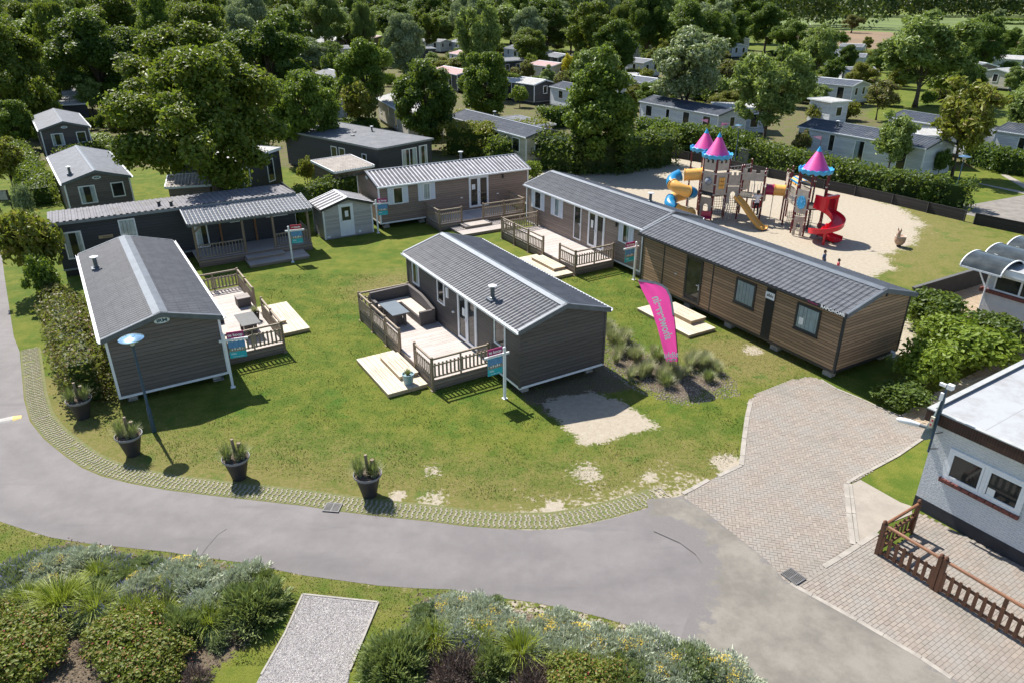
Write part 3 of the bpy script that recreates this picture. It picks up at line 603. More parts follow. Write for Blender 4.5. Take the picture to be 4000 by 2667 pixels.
M['ink'] = plain('ink_blue', (.03, .09, .14), .5); M['ink_black'] = plain('ink_black', (.015, .015, .02), .5); M['text_white'] = plain('lettering_white', (.95, .95, .95), .5, .02)

# C: dark home in the middle
C_, rf = home('mobile_home', 'dark brown mobile home in the middle of the lawn with corner sofa on its deck', (.288, 24.364), 121.0, 10.35, 3.99, 2.388, .443, .59, 'sid_C', corner='sid_C', row=.34, amp=.036)
for a, b in ((8.95, 9.66), ): window(C_, plane_fn('v0', 10, 4), a, b, 1.56, 2.74, look='half')
fn = plane_fn('v0', 10.35, 3.99); window(C_, fn, 6.27, 6.98, 1.54, 2.72); french(C_, fn, 3.33, 5.0, .6, 2.74, note=(4.35, 4.58, 1.75, 2.1)); window(C_, fn, 1.02, 1.87, 1.6, 2.72)
m = MB(); pbox(m, fn, 5.88, 6.06, 2.05, 2.52, 0, .06); m.build('meter_cover', M['white'], C_)
m = MB(); pbox(m, fn, 5.38, 5.48, 1.55, 1.62, 0, .08); m.build('wall_socket', M['white'], C_)
flue(rf, 2.75, -.42, roofz(3.99, 2.388, .443, .59, -.42))
# W: wood home
W_, rf = home('mobile_home', 'brown wood-clad mobile home with black frames, in front of the playground', (12.73, 25.589), 120.3, 11.95, 4.03, 2.52, .48, .56, 'sid_W', trim='anthra', verge='ridge_grey', skirt='anthra', pitch=.235, ridge='ridge_grey', ovg=.16, ov=.16)
fn = plane_fn('v0', 11.95, 4.03); d = window(W_, fn, 7.6, 8.7, .58, 2.76, 'anthra', .1, look='dark', name='door'); m = MB()
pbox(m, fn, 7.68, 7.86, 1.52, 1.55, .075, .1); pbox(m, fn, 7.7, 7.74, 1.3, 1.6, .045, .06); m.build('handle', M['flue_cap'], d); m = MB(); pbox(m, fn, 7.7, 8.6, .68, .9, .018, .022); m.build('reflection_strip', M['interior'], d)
window(W_, fn, 4.37, 5.53, 1.52, 2.68, 'anthra', .09, look='sheer', sill=True); window(W_, fn, 1.03, 2.2, 1.55, 2.68, 'anthra', .09, look='sheer', note=(1.78, 2.0, 1.8, 2.1), sill=True)
m = MB(); pbox(m, fn, 3.33, 3.8, .46, 2.98, 0, .03); p = m.build('vent_panel', M['anthra'], W_); m = MB()
for i in range(7): x = 3.37+i*.062; pbox(m, fn, x, x+.03, .5, 2.94, .03, .05)
m.build('vertical_slat', M['anthra'], p); m = MB(); pbox(m, fn, 3.33, 3.8, 2.32, 2.62, .055, .075); pl = m.build('name_board', M['white'], W_)
text('lettering', 'siblu', .19, M['ink_black'], pl, frame_mtx(fn, 3.56, 2.48, .077, -1), bold=.004)
for x in (6.95, 10.3): m = MB(); pbox(m, fn, x-.03, x+.03, .46, 2.98, 0, .02); m.build('panel_joint', M['anthra'], W_)
m = MB(); pbox(m, fn, 7.85, 8.5, 2.85, 2.88, 0, .08); m.build('door_light', M['white'], W_); m = MB(); pbox(m, fn, 9.3, 9.36, 1.6, 1.66, 0, .08); m.build('tap', M['flue_cap'], W_)
text('lettering', 'RAPIDHOME', .17, M['text_white'], W_, frame_mtx(fn, .4, 2.985, .277, -1), bold=.003, sx=1.15); text('lettering', 'Residentie -', .11, plain('ink_magenta', (.35, .02, .14), .5), W_, frame_mtx(fn, 1.3, 2.985, .277, -1))
fn = plane_fn('u0', 11.95, 4.03); m = MB(); pbox(m, fn, 2.28, 2.4, 3.2, 3.33, 0, .03); m.build('wall_vent', M['black'], W_); m = MB(); m.tube([(-.02, -3.6, .5), (-.15, -3.6, .5), (-.16, -3.6, .3)], .06, 8); m.build('drain_pipe', M['white'], W_)
# L: left home
L_, rf = home('mobile_home', 'grey-brown gable-end mobile home at the left with blue street lamp in front', (-14.62, 23.672), 121.76, 10.97, 3.954, 2.383, .414, .56, 'sid_L', corner='white', pitch=.2, ridge='ridge_grey', ridge_w=.26)
fn = plane_fn('u0', 10.97, 3.954); p = logo_plate(L_, fn, 1.98, 3.08); text('lettering', 'iRM', .17, M['ink'], p, frame_mtx(fn, 1.98, 3.08, .027, 1), bold=.007, sx=1.35)
flue(rf, 7.95, -.45, roofz(3.954, 2.383, .414, .56, -.45), .5)
m = MB(); m.tube([(.55, -.35, .05), (.6, -.4, .42)], .025, 6).tube([(.45, -3.5, .05), (.5, -3.5, .42)], .03, 6).box(.3, .75, -.6, -.25, .02, .06).box(.2, .6, -3.75, -3.35, .02, .06); m.build('jack_stand', plain('galvanised', (.4, .4, .4), .5, metallic=.4), L_)
fn = plane_fn('vW', 10.97, 3.954); french(L_, fn, 4.2, 5.8, .6, 2.7); window(L_, fn, 1.1, 2.0, 1.5, 2.7); window(L_, fn, 7.2, 8.1, 1.5, 2.7)
# M: bright-roofed home at the back
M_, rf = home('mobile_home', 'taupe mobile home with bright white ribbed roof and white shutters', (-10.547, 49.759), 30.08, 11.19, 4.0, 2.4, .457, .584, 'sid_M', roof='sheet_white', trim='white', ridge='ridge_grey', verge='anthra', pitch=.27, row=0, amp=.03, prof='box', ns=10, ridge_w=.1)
fn = plane_fn('vW', 11.19, 4.0); window(M_, fn, .6, 2.02, 1.58, 2.68, shutters=.36, look='dark'); window(M_, fn, 2.72, 3.95, 1.57, 2.7, shutters=.34, look='sheer')
french(M_, fn, 6.46, 7.97, .62, 2.72, note=(6.68, 6.95, 1.85, 2.2)); wall_lamp(M_, fn, 9.12, 2.5); m = MB()
for s_, z_ in ((8.7, 1.34), (5.89, 1.39)): pbox(m, fn, s_-.08, s_+.08, z_-.03, z_+.03, 0, .05)
m.build('wall_socket', M['white'], M_); m = MB(); pbox(m, fn, 5.18, 5.2, .46, 2.78, 0, .008); m.build('panel_joint', M['sid_M'], M_)
fn = plane_fn('u0', 11.19, 4.0); logo_plate(M_, fn, 1.98, 3.06, .2, .13)
flue(rf, 7.3, -1.2, roofz(4, 2.4, .457, .584, -1.2), .6)
# R: right back home
R_, rf = home('mobile_home', 'taupe mobile home with dark tiled roof, white shutters and deck, beside the wood-clad home', (6.919, 37.22), 121.1, 11.55, 4.0, 2.37, .451, .588, 'sid_R', pitch=.2)
fn = plane_fn('v0', 11.55, 4.0); window(R_, fn, 9.42, 10.92, 1.52, 2.65, shutters=.36); window(R_, fn, 7.38, 8.67, 1.54, 2.68, shutters=.36, look='sheer'); window(R_, fn, 5.48, 6.2, .68, 2.7, w=.065, name='door', handle=5.56)
french(R_, fn, 3.24, 4.78, .62, 2.72, note=(4.3, 4.52, 1.75, 2.2)); window(R_, fn, .74, 2.0, 1.62, 2.72, shutters=.33, look='half'); wall_lamp(R_, fn, 2.21, 2.5)
flue(rf, 2.9, -2.9, roofz(4, 2.37, .451, .588, -2.9), .5)
# shed
S_, rf = home('garden_shed', 'small pale grey shed with white half-glazed door and bright roof', (-12.777, 45.926), 31.34, 3.2, 2.1, 1.94, .05, .5, 'sid_shed', roof='sheet_white', trim='anthra', corner='white', verge='anthra', skirt='grey_trim', pitch=.25, row=0, amp=.012, prof='box', blocks=False, cat='shed', ov=.18, ovg=.18, ridge='white', ridge_w=.06)
# the shed's gable faces the camera: rebuild its orientation below
for o in [S_]+list(S_.children_recursive): bpy.data.objects.remove(o)
sc_, ss_ = math.cos(math.radians(31.34)), math.sin(math.radians(31.34))
oS = (-12.777+2.1*ss_, 45.926-2.1*sc_)        # near-left corner
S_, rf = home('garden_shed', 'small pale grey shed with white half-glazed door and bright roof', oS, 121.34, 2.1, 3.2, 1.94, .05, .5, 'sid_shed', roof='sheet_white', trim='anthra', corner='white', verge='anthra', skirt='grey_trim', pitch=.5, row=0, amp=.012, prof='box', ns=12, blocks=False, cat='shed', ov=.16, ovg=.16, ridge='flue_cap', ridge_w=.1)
fn = plane_fn('u0', 2.1, 3.2); m = MB(); ring(m, fn, 1.0, 1.95, .09, 2.12, .07, 0, .04); pbox(m, fn, 1.07, 1.88, .16, .95, 0, .03); d = m.build('door', M['white'], S_)
m = MB(); ring(m, fn, 1.07, 1.88, .95, 2.05, .12, 0, .035); m.build('door_leaf', M['white'], d); m = MB(); pbox(m, fn, 1.19, 1.76, 1.07, 1.93, 0, .015); m.build('pane', M['glass'], d); m = MB(); pbox(m, fn, 1.4, 1.62, 1.3, 1.68, .017, .02); m.build('notice', M['paper'], d)
m = MB(); pbox(m, fn, 1.1, 1.14, 1.0, 1.15, .036, .06); m.build('handle', M['flue_cap'], d); m = MB(); pbox(m, fn, 2.2, 2.36, .15, .3, 0, .02); m.build('wall_vent', M['white'], S_); m = MB(); pbox(m, fn, .12, .34, .1, .22, 0, .02); m.build('name_plate', M['white'], S_)

# D: long navy home with veranda at the left back (single-pitch sheet roof)
yD = 30.6; oD = (-24.33, 37.5); cD, sD = math.cos(math.radians(yD)), math.sin(math.radians(yD))
D_ = empty('veranda_lodge', (*oD, 0), math.radians(yD), 'long navy lodge with ribbed sheet roof and tiled veranda at the left back', 'lodge')
Ld, Wd, zf, zb = 12.75, 3.3, 3.02, 2.8
m = MB(); m.ext([(0, .42), (Wd, .42), (Wd, zb), (0, zf)], lambda p, s: (s, p[0], p[1]), 0, Ld); m.build('wall', M['sid_N'], D_)
m = MB(); corr(m, (-.15, -.15, zf+.05), (Ld+.15, -.15, zf+.05), (Ld+.15, Wd+.1, zb+.05), (-.15, Wd+.1, zb+.05), .3, .035, 0, prof='box', ns=10); rfD = m.build('roof', M['sheet_grey'], D_)
m = MB(); m.box(-.16, Ld+.16, -.18, -.15, zf-.12, zf+.04).box(-.16, Ld+.16, Wd+.1, Wd+.13, zb-.1, zb+.06); m.build('roof_edge', M['grey_trim'], rfD); m = MB(); m.box(-.18, -.15, -.15, Wd+.1, zb-.1, zb+.05).box(Ld+.15, Ld+.18, -.15, Wd+.1, zb-.15, zf+.06); m.build('verge_trim', M['anthra'], rfD)
for x, y in ((5.4, .9), (6.0, .55)): m = MB(); m.lathe([(.09, zf-.1), (.09, zf+.22), (.13, zf+.23), (.13, zf+.28), (0, zf+.3)], (x, y), 12); m.build('roof_vent', M['anthra'], rfD)
fD = lambda s, z, d: (s, -d, z)
window(D_, fD, .35, 1.25, .95, 2.45, look='sides'); window(D_, fD, 3.1, 3.95, 1.7, 2.75, look='sheer'); window(D_, fD, 6.9, 7.6, .5, 2.35, look='half', name='door'); window(D_, fD, 8.9, 9.6, 1.75, 2.3); window(D_, fD, 11.0, 12.3, 1.75, 2.3, mull=(11.65,), look='sides'); 
m = MB(); pbox(m, fD, 2.02, 2.72, 1.85, 2.02, 0, .03); pl = m.build('name_board', wood('name_board_wood', (.45, .33, .2)), D_); text('lettering', 'Zeewind', .12, M['ink_black'], pl, frame_mtx(fD, 2.42, 1.93, .032, 1))
m = MB(); m.box(-.02, Ld+.02, -.02, 0, .34, .44); m.build('skirt_trim', M['grey_trim'], D_); m = MB(); m.box(.05, Ld-.05, .05, Wd-.05, .0, .41); m.build('base', M['black'], D_); m = MB(); m.box(Ld, Ld+.02, -.02, .05, .44, zf); m.build('corner_trim', M['white'], D_)
M['fence_wood'] = wood('weathered_wood_post', (.235, .18, .125), 2); M['rail_wood'] = wood('weathered_wood_rail', (.3, .245, .185), 0); M['deck_wood'] = wood('weathered_deck', (.48, .43, .4), 1, .8, .18); M['deck_wood_u'] = wood('weathered_deck_lengthwise', (.42, .375, .34), 0, .8, .18)
M['pale_wood'] = wood('new_pine_step', (.6, .52, .39), 0, .75, .16, (.65, .59, .49)); M['skirt_wood'] = siding('weathered_skirt_boards', (.21, .165, .13), .14, .014, .25, .8, .3, True)
# veranda
V0, V1, Vd = 6.55, 13.0, 2.05
pr = [(-.02, 2.95), (-Vd-.1, 2.55)]
m = MB(); corr(m, (V0-.2, -Vd-.25, 2.56), (V1+.2, -Vd-.25, 2.56), (V1+.2, -.02, 2.93), (V0-.2, -.02, 2.93), .21, .04, .33, ns=6); vr = m.build('veranda_roof', roofmat('blue_grey_tile', (.125, .14, .165), .4), D_)
m = MB(); m.box(V0-.22, V1+.22, -Vd-.3, -Vd-.25, 2.42, 2.55); m.build('gutter', M['zinc'], vr); m = MB(); m.ext([(-Vd-.25, 2.46), (-.02, 2.83), (-.02, 3.0), (-Vd-.25, 2.63)], lambda p, s: (s, p[0], p[1]), V0-.26, V0-.2).ext([(-Vd-.25, 2.46), (-.02, 2.83), (-.02, 3.0), (-Vd-.25, 2.63)], lambda p, s: (s, p[0], p[1]), V1+.2, V1+.26); m.build('verge_trim', M['ridge_grey'], vr)
for x in (V0+.05, 9.2, 10.9, V1-.05):
    m = MB(); m.box(x-.06, x+.06, -Vd-.06, -Vd+.06, .45, 2.47); m.build('veranda_post', M['fence_wood'], D_)
for x in (8.3, 10.3): m = MB(); m.box(x-.05, x+.05, -.11, -.01, .45, 2.75); m.build('veranda_post', plain('orange_wood', (.25, .12, .05), .7), D_)
m = MB(); m.bar((V0+.05, -Vd, 2.0), (V0+.55, -Vd, 2.45), .08).bar((V1-.05, -Vd, 2.0), (V1-.05, -Vd+.5, 2.5), .08); m.build('brace', M['fence_wood'], D_)
m = MB(); m.box(V0, V1, -Vd-.1, -.03, .3, .45); m.build('veranda_floor', M['deck_wood'], D_); m = MB(); m.box(V0, V1, -Vd-.13, -Vd-.1, .02, .44).box(V1, V1+.03, -Vd-.1, -.03, .02, .44); m.build('veranda_skirt', M['skirt_wood'], D_)
def spindle(root, a, b, z0, z1, n, mat, sz=.035, name='balustrade'):
    m = MB(); a, b = Vector(a), Vector(b); m.bar((a.x, a.y, z1), (b.x, b.y, z1), .06, .06).bar((a.x, a.y, z0), (b.x, b.y, z0), .06, .05)
    for i in range(n): p = a.lerp(b, (i+.5)/n); m.bar((p.x, p.y, z0+.025), (p.x, p.y, z1-.03), sz)
    return m.build(name, mat, root)
spindle(D_, (V0+.12, -Vd, 0), (9.13, -Vd, 0), .55, 1.25, 14, M['rail_wood']); spindle(D_, (10.97, -Vd, 0), (V1-.12, -Vd, 0), .55, 1.25, 12, M['rail_wood']); spindle(D_, (V1-.05, -Vd+.06, 0), (V1-.05, -.1, 0), .55, 1.25, 10, M['rail_wood'])
def step_platform(org, yaw, x0, x1, y0, y1, z, label, group=None, upper=None, n=8, mat='pale_wood', zu=.34):
    """low wooden platform in a home's own frame; planks run along x"""
    e = empty('wooden_step', (org[0], org[1], 0), math.radians(yaw), label, 'wooden step', group)
    def plat(nm, X0, X1, Y0, Y1, zt, n, zb):
        m = MB(); wd = (Y1-Y0)/n
        for i in range(n): m.box(X0, X1, Y0+wd*i+.006, Y0+wd*(i+1)-.006, zt-.03, zt+.001*(i % 3))
        m.build(nm, M[mat], e); m = MB(); m.box(X0+.02, X1-.02, Y0+.02, Y0+.05, zb, zt-.03).box(X0+.02, X1-.02, Y1-.05, Y1-.02, zb, zt-.03).box(X0+.02, X0+.05, Y0+.05, Y1-.05, zb, zt-.03).box(X1-.05, X1-.02, Y0+.05, Y1-.05, zb, zt-.03)
        m.build('side_board', M['rail_wood'] if mat != 'pale_wood' else wood('pine_side', (.5, .37, .22), 0), e)
        m = MB()                                  # dark anti-slip inserts
        if mat == 'pale_wood':
            for i in range(n):
                for j in range(1): cx = (X0+X1)/2; m.box(cx-.45-.04*(i % 2), cx+.45-.04*(i % 2), Y0+wd*(i+.42), Y0+wd*(i+.58), zt+.002, zt+.005)
            m.build('grip_strip', plain('grip', (.3, .25, .2), .95), e)
    plat('platform', x0, x1, y0, y1, z, n, .01)
    if upper: plat('upper_step', upper[0], upper[1], upper[2], upper[3], zu, 3, z+.004)
    return e
step_platform(oD, yD, 9.0, 12.4, -3.65, -2.22, .17, 'shaded grey wooden step platform before the navy veranda', 'steps of the homes', (9.05, 11.2, -2.85, -2.22), 7, 'deck_wood_u', .33)
# ---------------------------------------------------------------- decks, steps, garden furniture, sale signs
def deck(org, yaw, x0, x1, y0, y1, label, group, rails, posts, zt=.45, board='y', skirts=('S', 'E', 'W'), dirs=None):
    e = empty('wooden_deck', (org[0], org[1], 0), math.radians(yaw), label, 'wooden deck', group)
    m = MB(); 
    if board == 'y':
        n = round((x1-x0)/.145); w_ = (x1-x0)/n
        for i in range(n): m.box(x0+w_*i+.004, x0+w_*(i+1)-.004, y0, y1, zt-.028, zt+.0015*((i*7) % 3))
    m.build('deck_floor', M['deck_wood'], e); m = MB()
    if 'S' in skirts: m.box(x0, x1, y0-.03, y0, .04, zt+.02)
    if 'N' in skirts: m.box(x0, x1, y1, y1+.03, .04, zt+.02)
    if 'W' in skirts: m.box(x0-.03, x0, y0, y1, .04, zt+.02)
    if 'E' in skirts: m.box(x1, x1+.03, y0, y1, .04, zt+.02)
    m.build('skirt_board', M['skirt_wood'], e)
    m = MB(); m.box(x0+.05, x1-.05, y0+.05, y1-.05, zt-.2, zt-.03); m.build('joist_frame', M['fence_wood'], e)
    for (px, py) in posts:
        m = MB(); m.box(px-.047, px+.047, py-.047, py+.047, .03, zt+.96).lathe([(.064, zt+.96), (.06, zt+1.0), (.0, zt+1.02)], (px, py), 8); m.box(px-.09, px+.09, py-.09, py+.09, .0, .028); m.build('post', M['fence_wood'], e)
    for (a, b) in rails:
        a, b = Vector((*a, 0)), Vector((*b, 0)); d = (b-a).normalized(); a, b = a+d*.05, b-d*.05; L = (b-a).length
        m = MB(); m.bar((a.x, a.y, zt+.92), (b.x, b.y, zt+.92), .07, .07); m.build('handrail', M['rail_wood'], e)
        m = MB(); m.bar((a.x, a.y, zt+.64), (b.x, b.y, zt+.64), .045, .06).bar((a.x, a.y, zt+.14), (b.x, b.y, zt+.14), .045, .06); n = max(3, round(L/.165)); nrm = Vector((-d.y, d.x, 0))*.034
        for i in range(n):
            p = a.lerp(b, (i+.5)/n)+nrm; m.bar((p.x, p.y, zt+.1), (p.x, p.y, zt+.72), .075 if True else .05, .022, up=(nrm.x, nrm.y, 0))
        if L > 2.2:
            p = (a+b)/2; m.bar((p.x, p.y, zt+.0), (p.x, p.y, zt+.885), .06)
        m.build('balustrade', M['rail_wood'], e)
    return e
oC, oL, oM, oR, oW = (.288, 24.364), (-14.62, 23.672), (-10.547, 49.759), (6.919, 37.22), (12.73, 25.589)
# frames use Y = -v, so a deck at v<0 lies at Y>0
ps = [(2.2, 2.6), (3.8, 2.6), (5.35, 2.6), (6.9, 2.6), (8.55, 2.6), (10.1, 2.6), (2.2, .12), (10.1, .12)]
deck(oC, 121.0, 2.2, 10.1, .06, 2.58, 'weathered wooden deck with corner sofa beside the dark middle home', 'wooden decks of the homes', [(ps[0], ps[1]), (ps[2], ps[3]), (ps[3], ps[4]), (ps[4], ps[5]), (ps[0], ps[6]), (ps[5], ps[7])], ps, skirts=('N', 'E', 'W'))
step_platform(oC, 121.0, 2.55, 6.02, 2.66, 4.33, .18, 'pale pine step platform with blue-grey plant pot, on the lawn', 'steps of the homes', (3.35, 5.45, 2.68, 3.5), 8)
ps = [(1.38, -6.54), (3.05, -6.54), (4.6, -6.54), (6.1, -6.54), (7.7, -6.54), (9.25, -6.54), (1.38, -4.1), (9.25, -4.1)]
deck(oL, 121.76, 1.38, 9.25, -6.52, -4.03, 'sunlit wooden deck with dark square table beside the left gable-end home', 'wooden decks of the homes', [(ps[0], ps[1]), (ps[1], ps[2]), (ps[3], ps[4]), (ps[4], ps[5]), (ps[0], ps[6]), (ps[5], ps[7])], ps)
step_platform(oL, 121.76, 2.95, 6.65, -8.15, -6.62, .18, 'pale pine step platform lying on the lawn right of the left deck', 'steps of the homes', (4.0, 5.6, -7.4, -6.62), 8)
ps = [(3.2, -6.17), (4.8, -6.17), (6.4, -6.17), (7.96, -6.2), (9.55, -6.2), (3.2, -4.2), (9.55, -4.2)]
deck(oM, 30.08, 3.2, 9.55, -6.15, -4.06, 'wooden deck in front of the white ribbed roof home', 'wooden decks of the homes', [(ps[0], ps[1]), (ps[2], ps[3]), (ps[3], ps[4]), (ps[0], ps[5]), (ps[4], ps[6])], ps)
step_platform(oM, 30.08, 3.9, 7.9, -8.1, -6.25, .18, 'weathered wooden step platform in front of the back deck', 'steps of the homes', (4.6, 6.6, -7.1, -6.25), 7, 'deck_wood_u')
ps = [(2.25, 2.7), (3.75, 2.7), (5.35, 2.75), (6.95, 2.75), (8.55, 2.75), (10.05, 2.75), (2.25, .12), (10.05, .12)]
deck(oR, 121.1, 2.25, 10.05, .06, 2.68, 'empty wooden deck along the shuttered home beside the wood-clad one', 'wooden decks of the homes', [(ps[0], ps[1]), (ps[2], ps[3]), (ps[3], ps[4]), (ps[4], ps[5]), (ps[0], ps[6]), (ps[5], ps[7])], ps, skirts=('N', 'E', 'W'))
step_platform(oR, 121.1, 2.3, 6.0, 2.78, 4.0, .18, 'pale pine step platform in front of the empty right deck', 'steps of the homes', (3.0, 5.3, 2.8, 3.6), 6)
step_platform(oW, 120.3, 5.95, 9.6, .45, 2.1, .16, 'pale pine step platform under the black door of the wood-clad home', 'steps of the homes', (6.75, 8.9, .3, 1.25), 9, zu=.36)
# corner sofa on deck C
M['rattan'] = plain('grey_rattan', (.10, .088, .085), .75, .25, 50, bump=.8, bscale=90); M['cushion'] = plain('beige_cushion', (.5, .44, .38), .9, .05, 4)
e = empty('corner_sofa', (*oC, 0), math.radians(121.0), 'grey rattan corner sofa with beige seat on the middle deck', 'garden sofa'); z = .45
m = MB(); m.box(7.1, 9.95, .12, .86, z+.02, z+.36).box(9.2, 9.95, .86, 2.15, z+.02, z+.36); m.build('base', M['rattan'], e)
m = MB(); m.box(7.22, 9.7, .3, .86, z+.36, z+.46).box(9.2, 9.7, .87, 2.05, z+.36, z+.46); m.build('seat', M['cushion'], e)
m = MB()                                      # back with swept top
def back(fn, a, b, n, f):
    for i in range(n):
        s0, s1 = a+(b-a)*i/n, a+(b-a)*(i+1)/n; h0, h1 = f(i/n), f((i+1)/n)
        v = [fn(s0, 0, z+.3), fn(s1, 0, z+.3), fn(s1, 1, z+.3), fn(s0, 1, z+.3), fn(s0, 0, h0), fn(s1, 0, h1), fn(s1, 1, h1), fn(s0, 1, h0)]
        m.add(v, [(0, 3, 2, 1), (4, 5, 6, 7), (0, 1, 5, 4), (1, 2, 6, 5), (2, 3, 7, 6), (3, 0, 4, 7)])
back(lambda s, k, zz: (s, .12+.14*k, zz), 7.1, 9.95, 12, lambda t: z+.78+.2*min(1, max(0, (t-.15)*3))**.7-.08*max(0, .15-t)*6)
back(lambda s, k, zz: (9.8+.14*k, s, zz), .26, 2.15, 10, lambda t: z+.98-.05*t); m.build('backrest', M['rattan'], e)
m = MB(); m.box(7.1, 7.24, .26, .86, z+.36, z+.66); m.build('armrest', M['rattan'], e); m = MB(); m.box(9.2, 9.8, 2.02, 2.15, z+.36, z+.66); m.build('armrest', M['rattan'], e)
M['grey_glass'] = plain('grey_glass_top', (.16, .18, .19), .12, .06, 2)
def table(org, yaw, x0, x1, y0, y1, zt, label, top, base, inset=.2):
    e = empty('garden_table', (*org, 0), math.radians(yaw), label, 'garden table'); m = MB(); m.box(x0, x1, y0, y1, zt-.03, zt); m.build('tabletop', top, e)
    m = MB(); m.box(x0+inset, x1-inset, y0+inset, y1-inset, zt-.16, zt-.033); m.build('apron', base, e)
    for x in (x0+inset, x1-inset-.12):
        for y in (y0+inset, y1-inset-.12): m = MB(); m.box(x, x+.12, y, y+.12, .47, zt-.163); m.build('leg', base, e)
    m = MB(); m.box(x0+inset+.13, x1-inset-.13, y0+inset+.13, y1-inset-.13, .47, zt-.165); m.build('pedestal', base, e); return e
table(oC, 121.0, 7.4, 9.0, 1.23, 2.05, 1.12, 'grey glass-topped rattan table beside the corner sofa', M['grey_glass'], M['rattan'], .12)
table(oL, 121.76, 2.5, 3.95, -5.95, -5.15, 1.12, 'dark grey square table on the left deck', plain('slate_top', (.075, .08, .082), .45, .12, 5), M['rattan'], .15)
m = MB(); m.box(-.3, .3, -.3, .3, .0, .42); e = empty('rattan_stool', tuple(Matrix.Rotation(math.radians(121.76), 4, 'Z') @ Vector((6.6, -6.1, .46))+Vector((*oL, 0))), math.radians(121.76), 'grey rattan storage stool in the far corner of the left deck', 'stool')
m.build('body', M['rattan'], e); m = MB(); m.box(-.32, -.01, -.31, .31, .42, .46).box(.01, .32, -.31, .31, .42, .46); m.build('lid', plain('stool_top', (.28, .25, .235), .8, .1, 20), e)
e = empty('corner_sofa', (*oL, 0), math.radians(121.76), 'dark rattan bench with beige seat against the left home wall', 'garden sofa')
m = MB(); m.box(1.6, 3.9, -4.7, -4.08, .47, .8); m.build('base', M['rattan'], e); m = MB(); m.box(1.65, 3.8, -4.68, -4.25, .8, .88); m.build('seat', M['cushion'], e); m = MB(); m.box(1.6, 3.9, -4.22, -4.08, .88, 1.4).box(3.9, 4.02, -4.7, -4.08, .47, 1.2); m.build('backrest', M['rattan'], e)
# sale signs
M['magenta'] = plain('sign_magenta', (.38, .03, .16), .5, .04); M['cyan'] = plain('sign_turquoise', (.02, .42, .5), .5, .04); M['signsky'] = plain('sign_sky_blue', (.1, .27, .5), .5, .15, 9); M['signland'] = plain('sign_landscape', (.26, .24, .19), .6, .5, 30)
M['signred'] = plain('sign_red', (.45, .03, .06), .5, .04)
def sale_sign(p, yaw, txt, label, hp=2.05, mag='magenta', arm=1):
    e = empty('sale_sign', (p[0], p[1], 0), math.radians(yaw), label, 'sale sign', 'white post signs by the homes')
    m = MB(); m.box(-.045, .045, -.045, .045, .02, hp).lathe([(.06, hp), (.045, hp+.03), (.0, hp+.06)], (0, 0), 8).box(-.09, .09, -.09, .09, 0, .02); m.build('post', M['white'], e)
    za_ = hp-.28; a = arm; m = MB(); m.box(min(-.2*a, .0), max(-.2*a, 0), -.03, .03, za_, za_+.08) if False else m.bar((-.2*a, 0, za_+.04), (.85*a, 0, za_+.04), .062, .082); m.build('arm', M['white'], e)
    x0, x1 = sorted((.1*a, .72*a)); m = MB(); m.box(x0, x1, -.012, .012, za_+.1, za_+.36); tp = m.build('top_board', M[mag], e)
    m = MB(); m.box(x0, x1, -.012, .012, za_-.72, za_-.03); bd = m.build('hanging_board', M['cyan'], e)
    F2 = lambda s, z, d: (s, -.012-d, z); F3 = lambda s, z, d: (s, .012+d, z)
    for fn in (F2, F3):
        m = MB(); pbox(m, fn, x0+.002, x1-.002, za_-.3, za_-.032, .0, .003); m.build('sky_print', M['signsky'], bd); m = MB(); pbox(m, fn, x0+.002, x1-.002, za_-.45, za_-.3, .0, .003); m.build('landscape_print', M['signland'], bd)
        m = MB(); 
        for i, (u, hh) in enumerate(((.1, .06), (.2, .09), (.3, .05), (.38, .1), (.47, .06))): pbox(m, fn, x0+u, x0+u+.05, za_-.39, za_-.39+hh, .003, .005)
        m.build('print_figures', M['white'], bd)
        fl = 1 if fn is F2 else -1; text('lettering', txt, .17 if len(txt) < 8 else .135, M['text_white'], tp, frame_mtx(fn, (x0+x1)/2, za_+.225, .001, fl), bold=.004)
        text('lettering', 'siblu', .11, M['text_white'], bd, frame_mtx(fn, x0+.16 if fl > 0 else x1-.16, za_-.54, .001, fl)); text('lettering', 'www.camping-zeeland.nl', .042, M['text_white'], bd, frame_mtx(fn, (x0+x1)/2, za_-.66, .001, fl))
    return e
sale_sign((-10.98, 25.21), 20, 'te koop', 'white post sale sign standing at the corner of the left gable-end home', 2.25)
sale_sign((-.28, 24.33), 32, 'te koop', 'white post sale sign in front of the dark middle home', 2.15, arm=-1)
sale_sign((-8.64, 45.65), 20, 'te koop', 'white post sale sign beside the pale grey shed', 2.15)
sale_sign((-12.62, 39.98), 20, 'verkocht', 'white post sold sign with red board beside the navy veranda', 2.1, 'signred')
sale_sign((6.58, 37.13), 32, 'te koop', 'white post sale sign where the shuttered home meets the wood-clad one', 2.1, arm=-1)
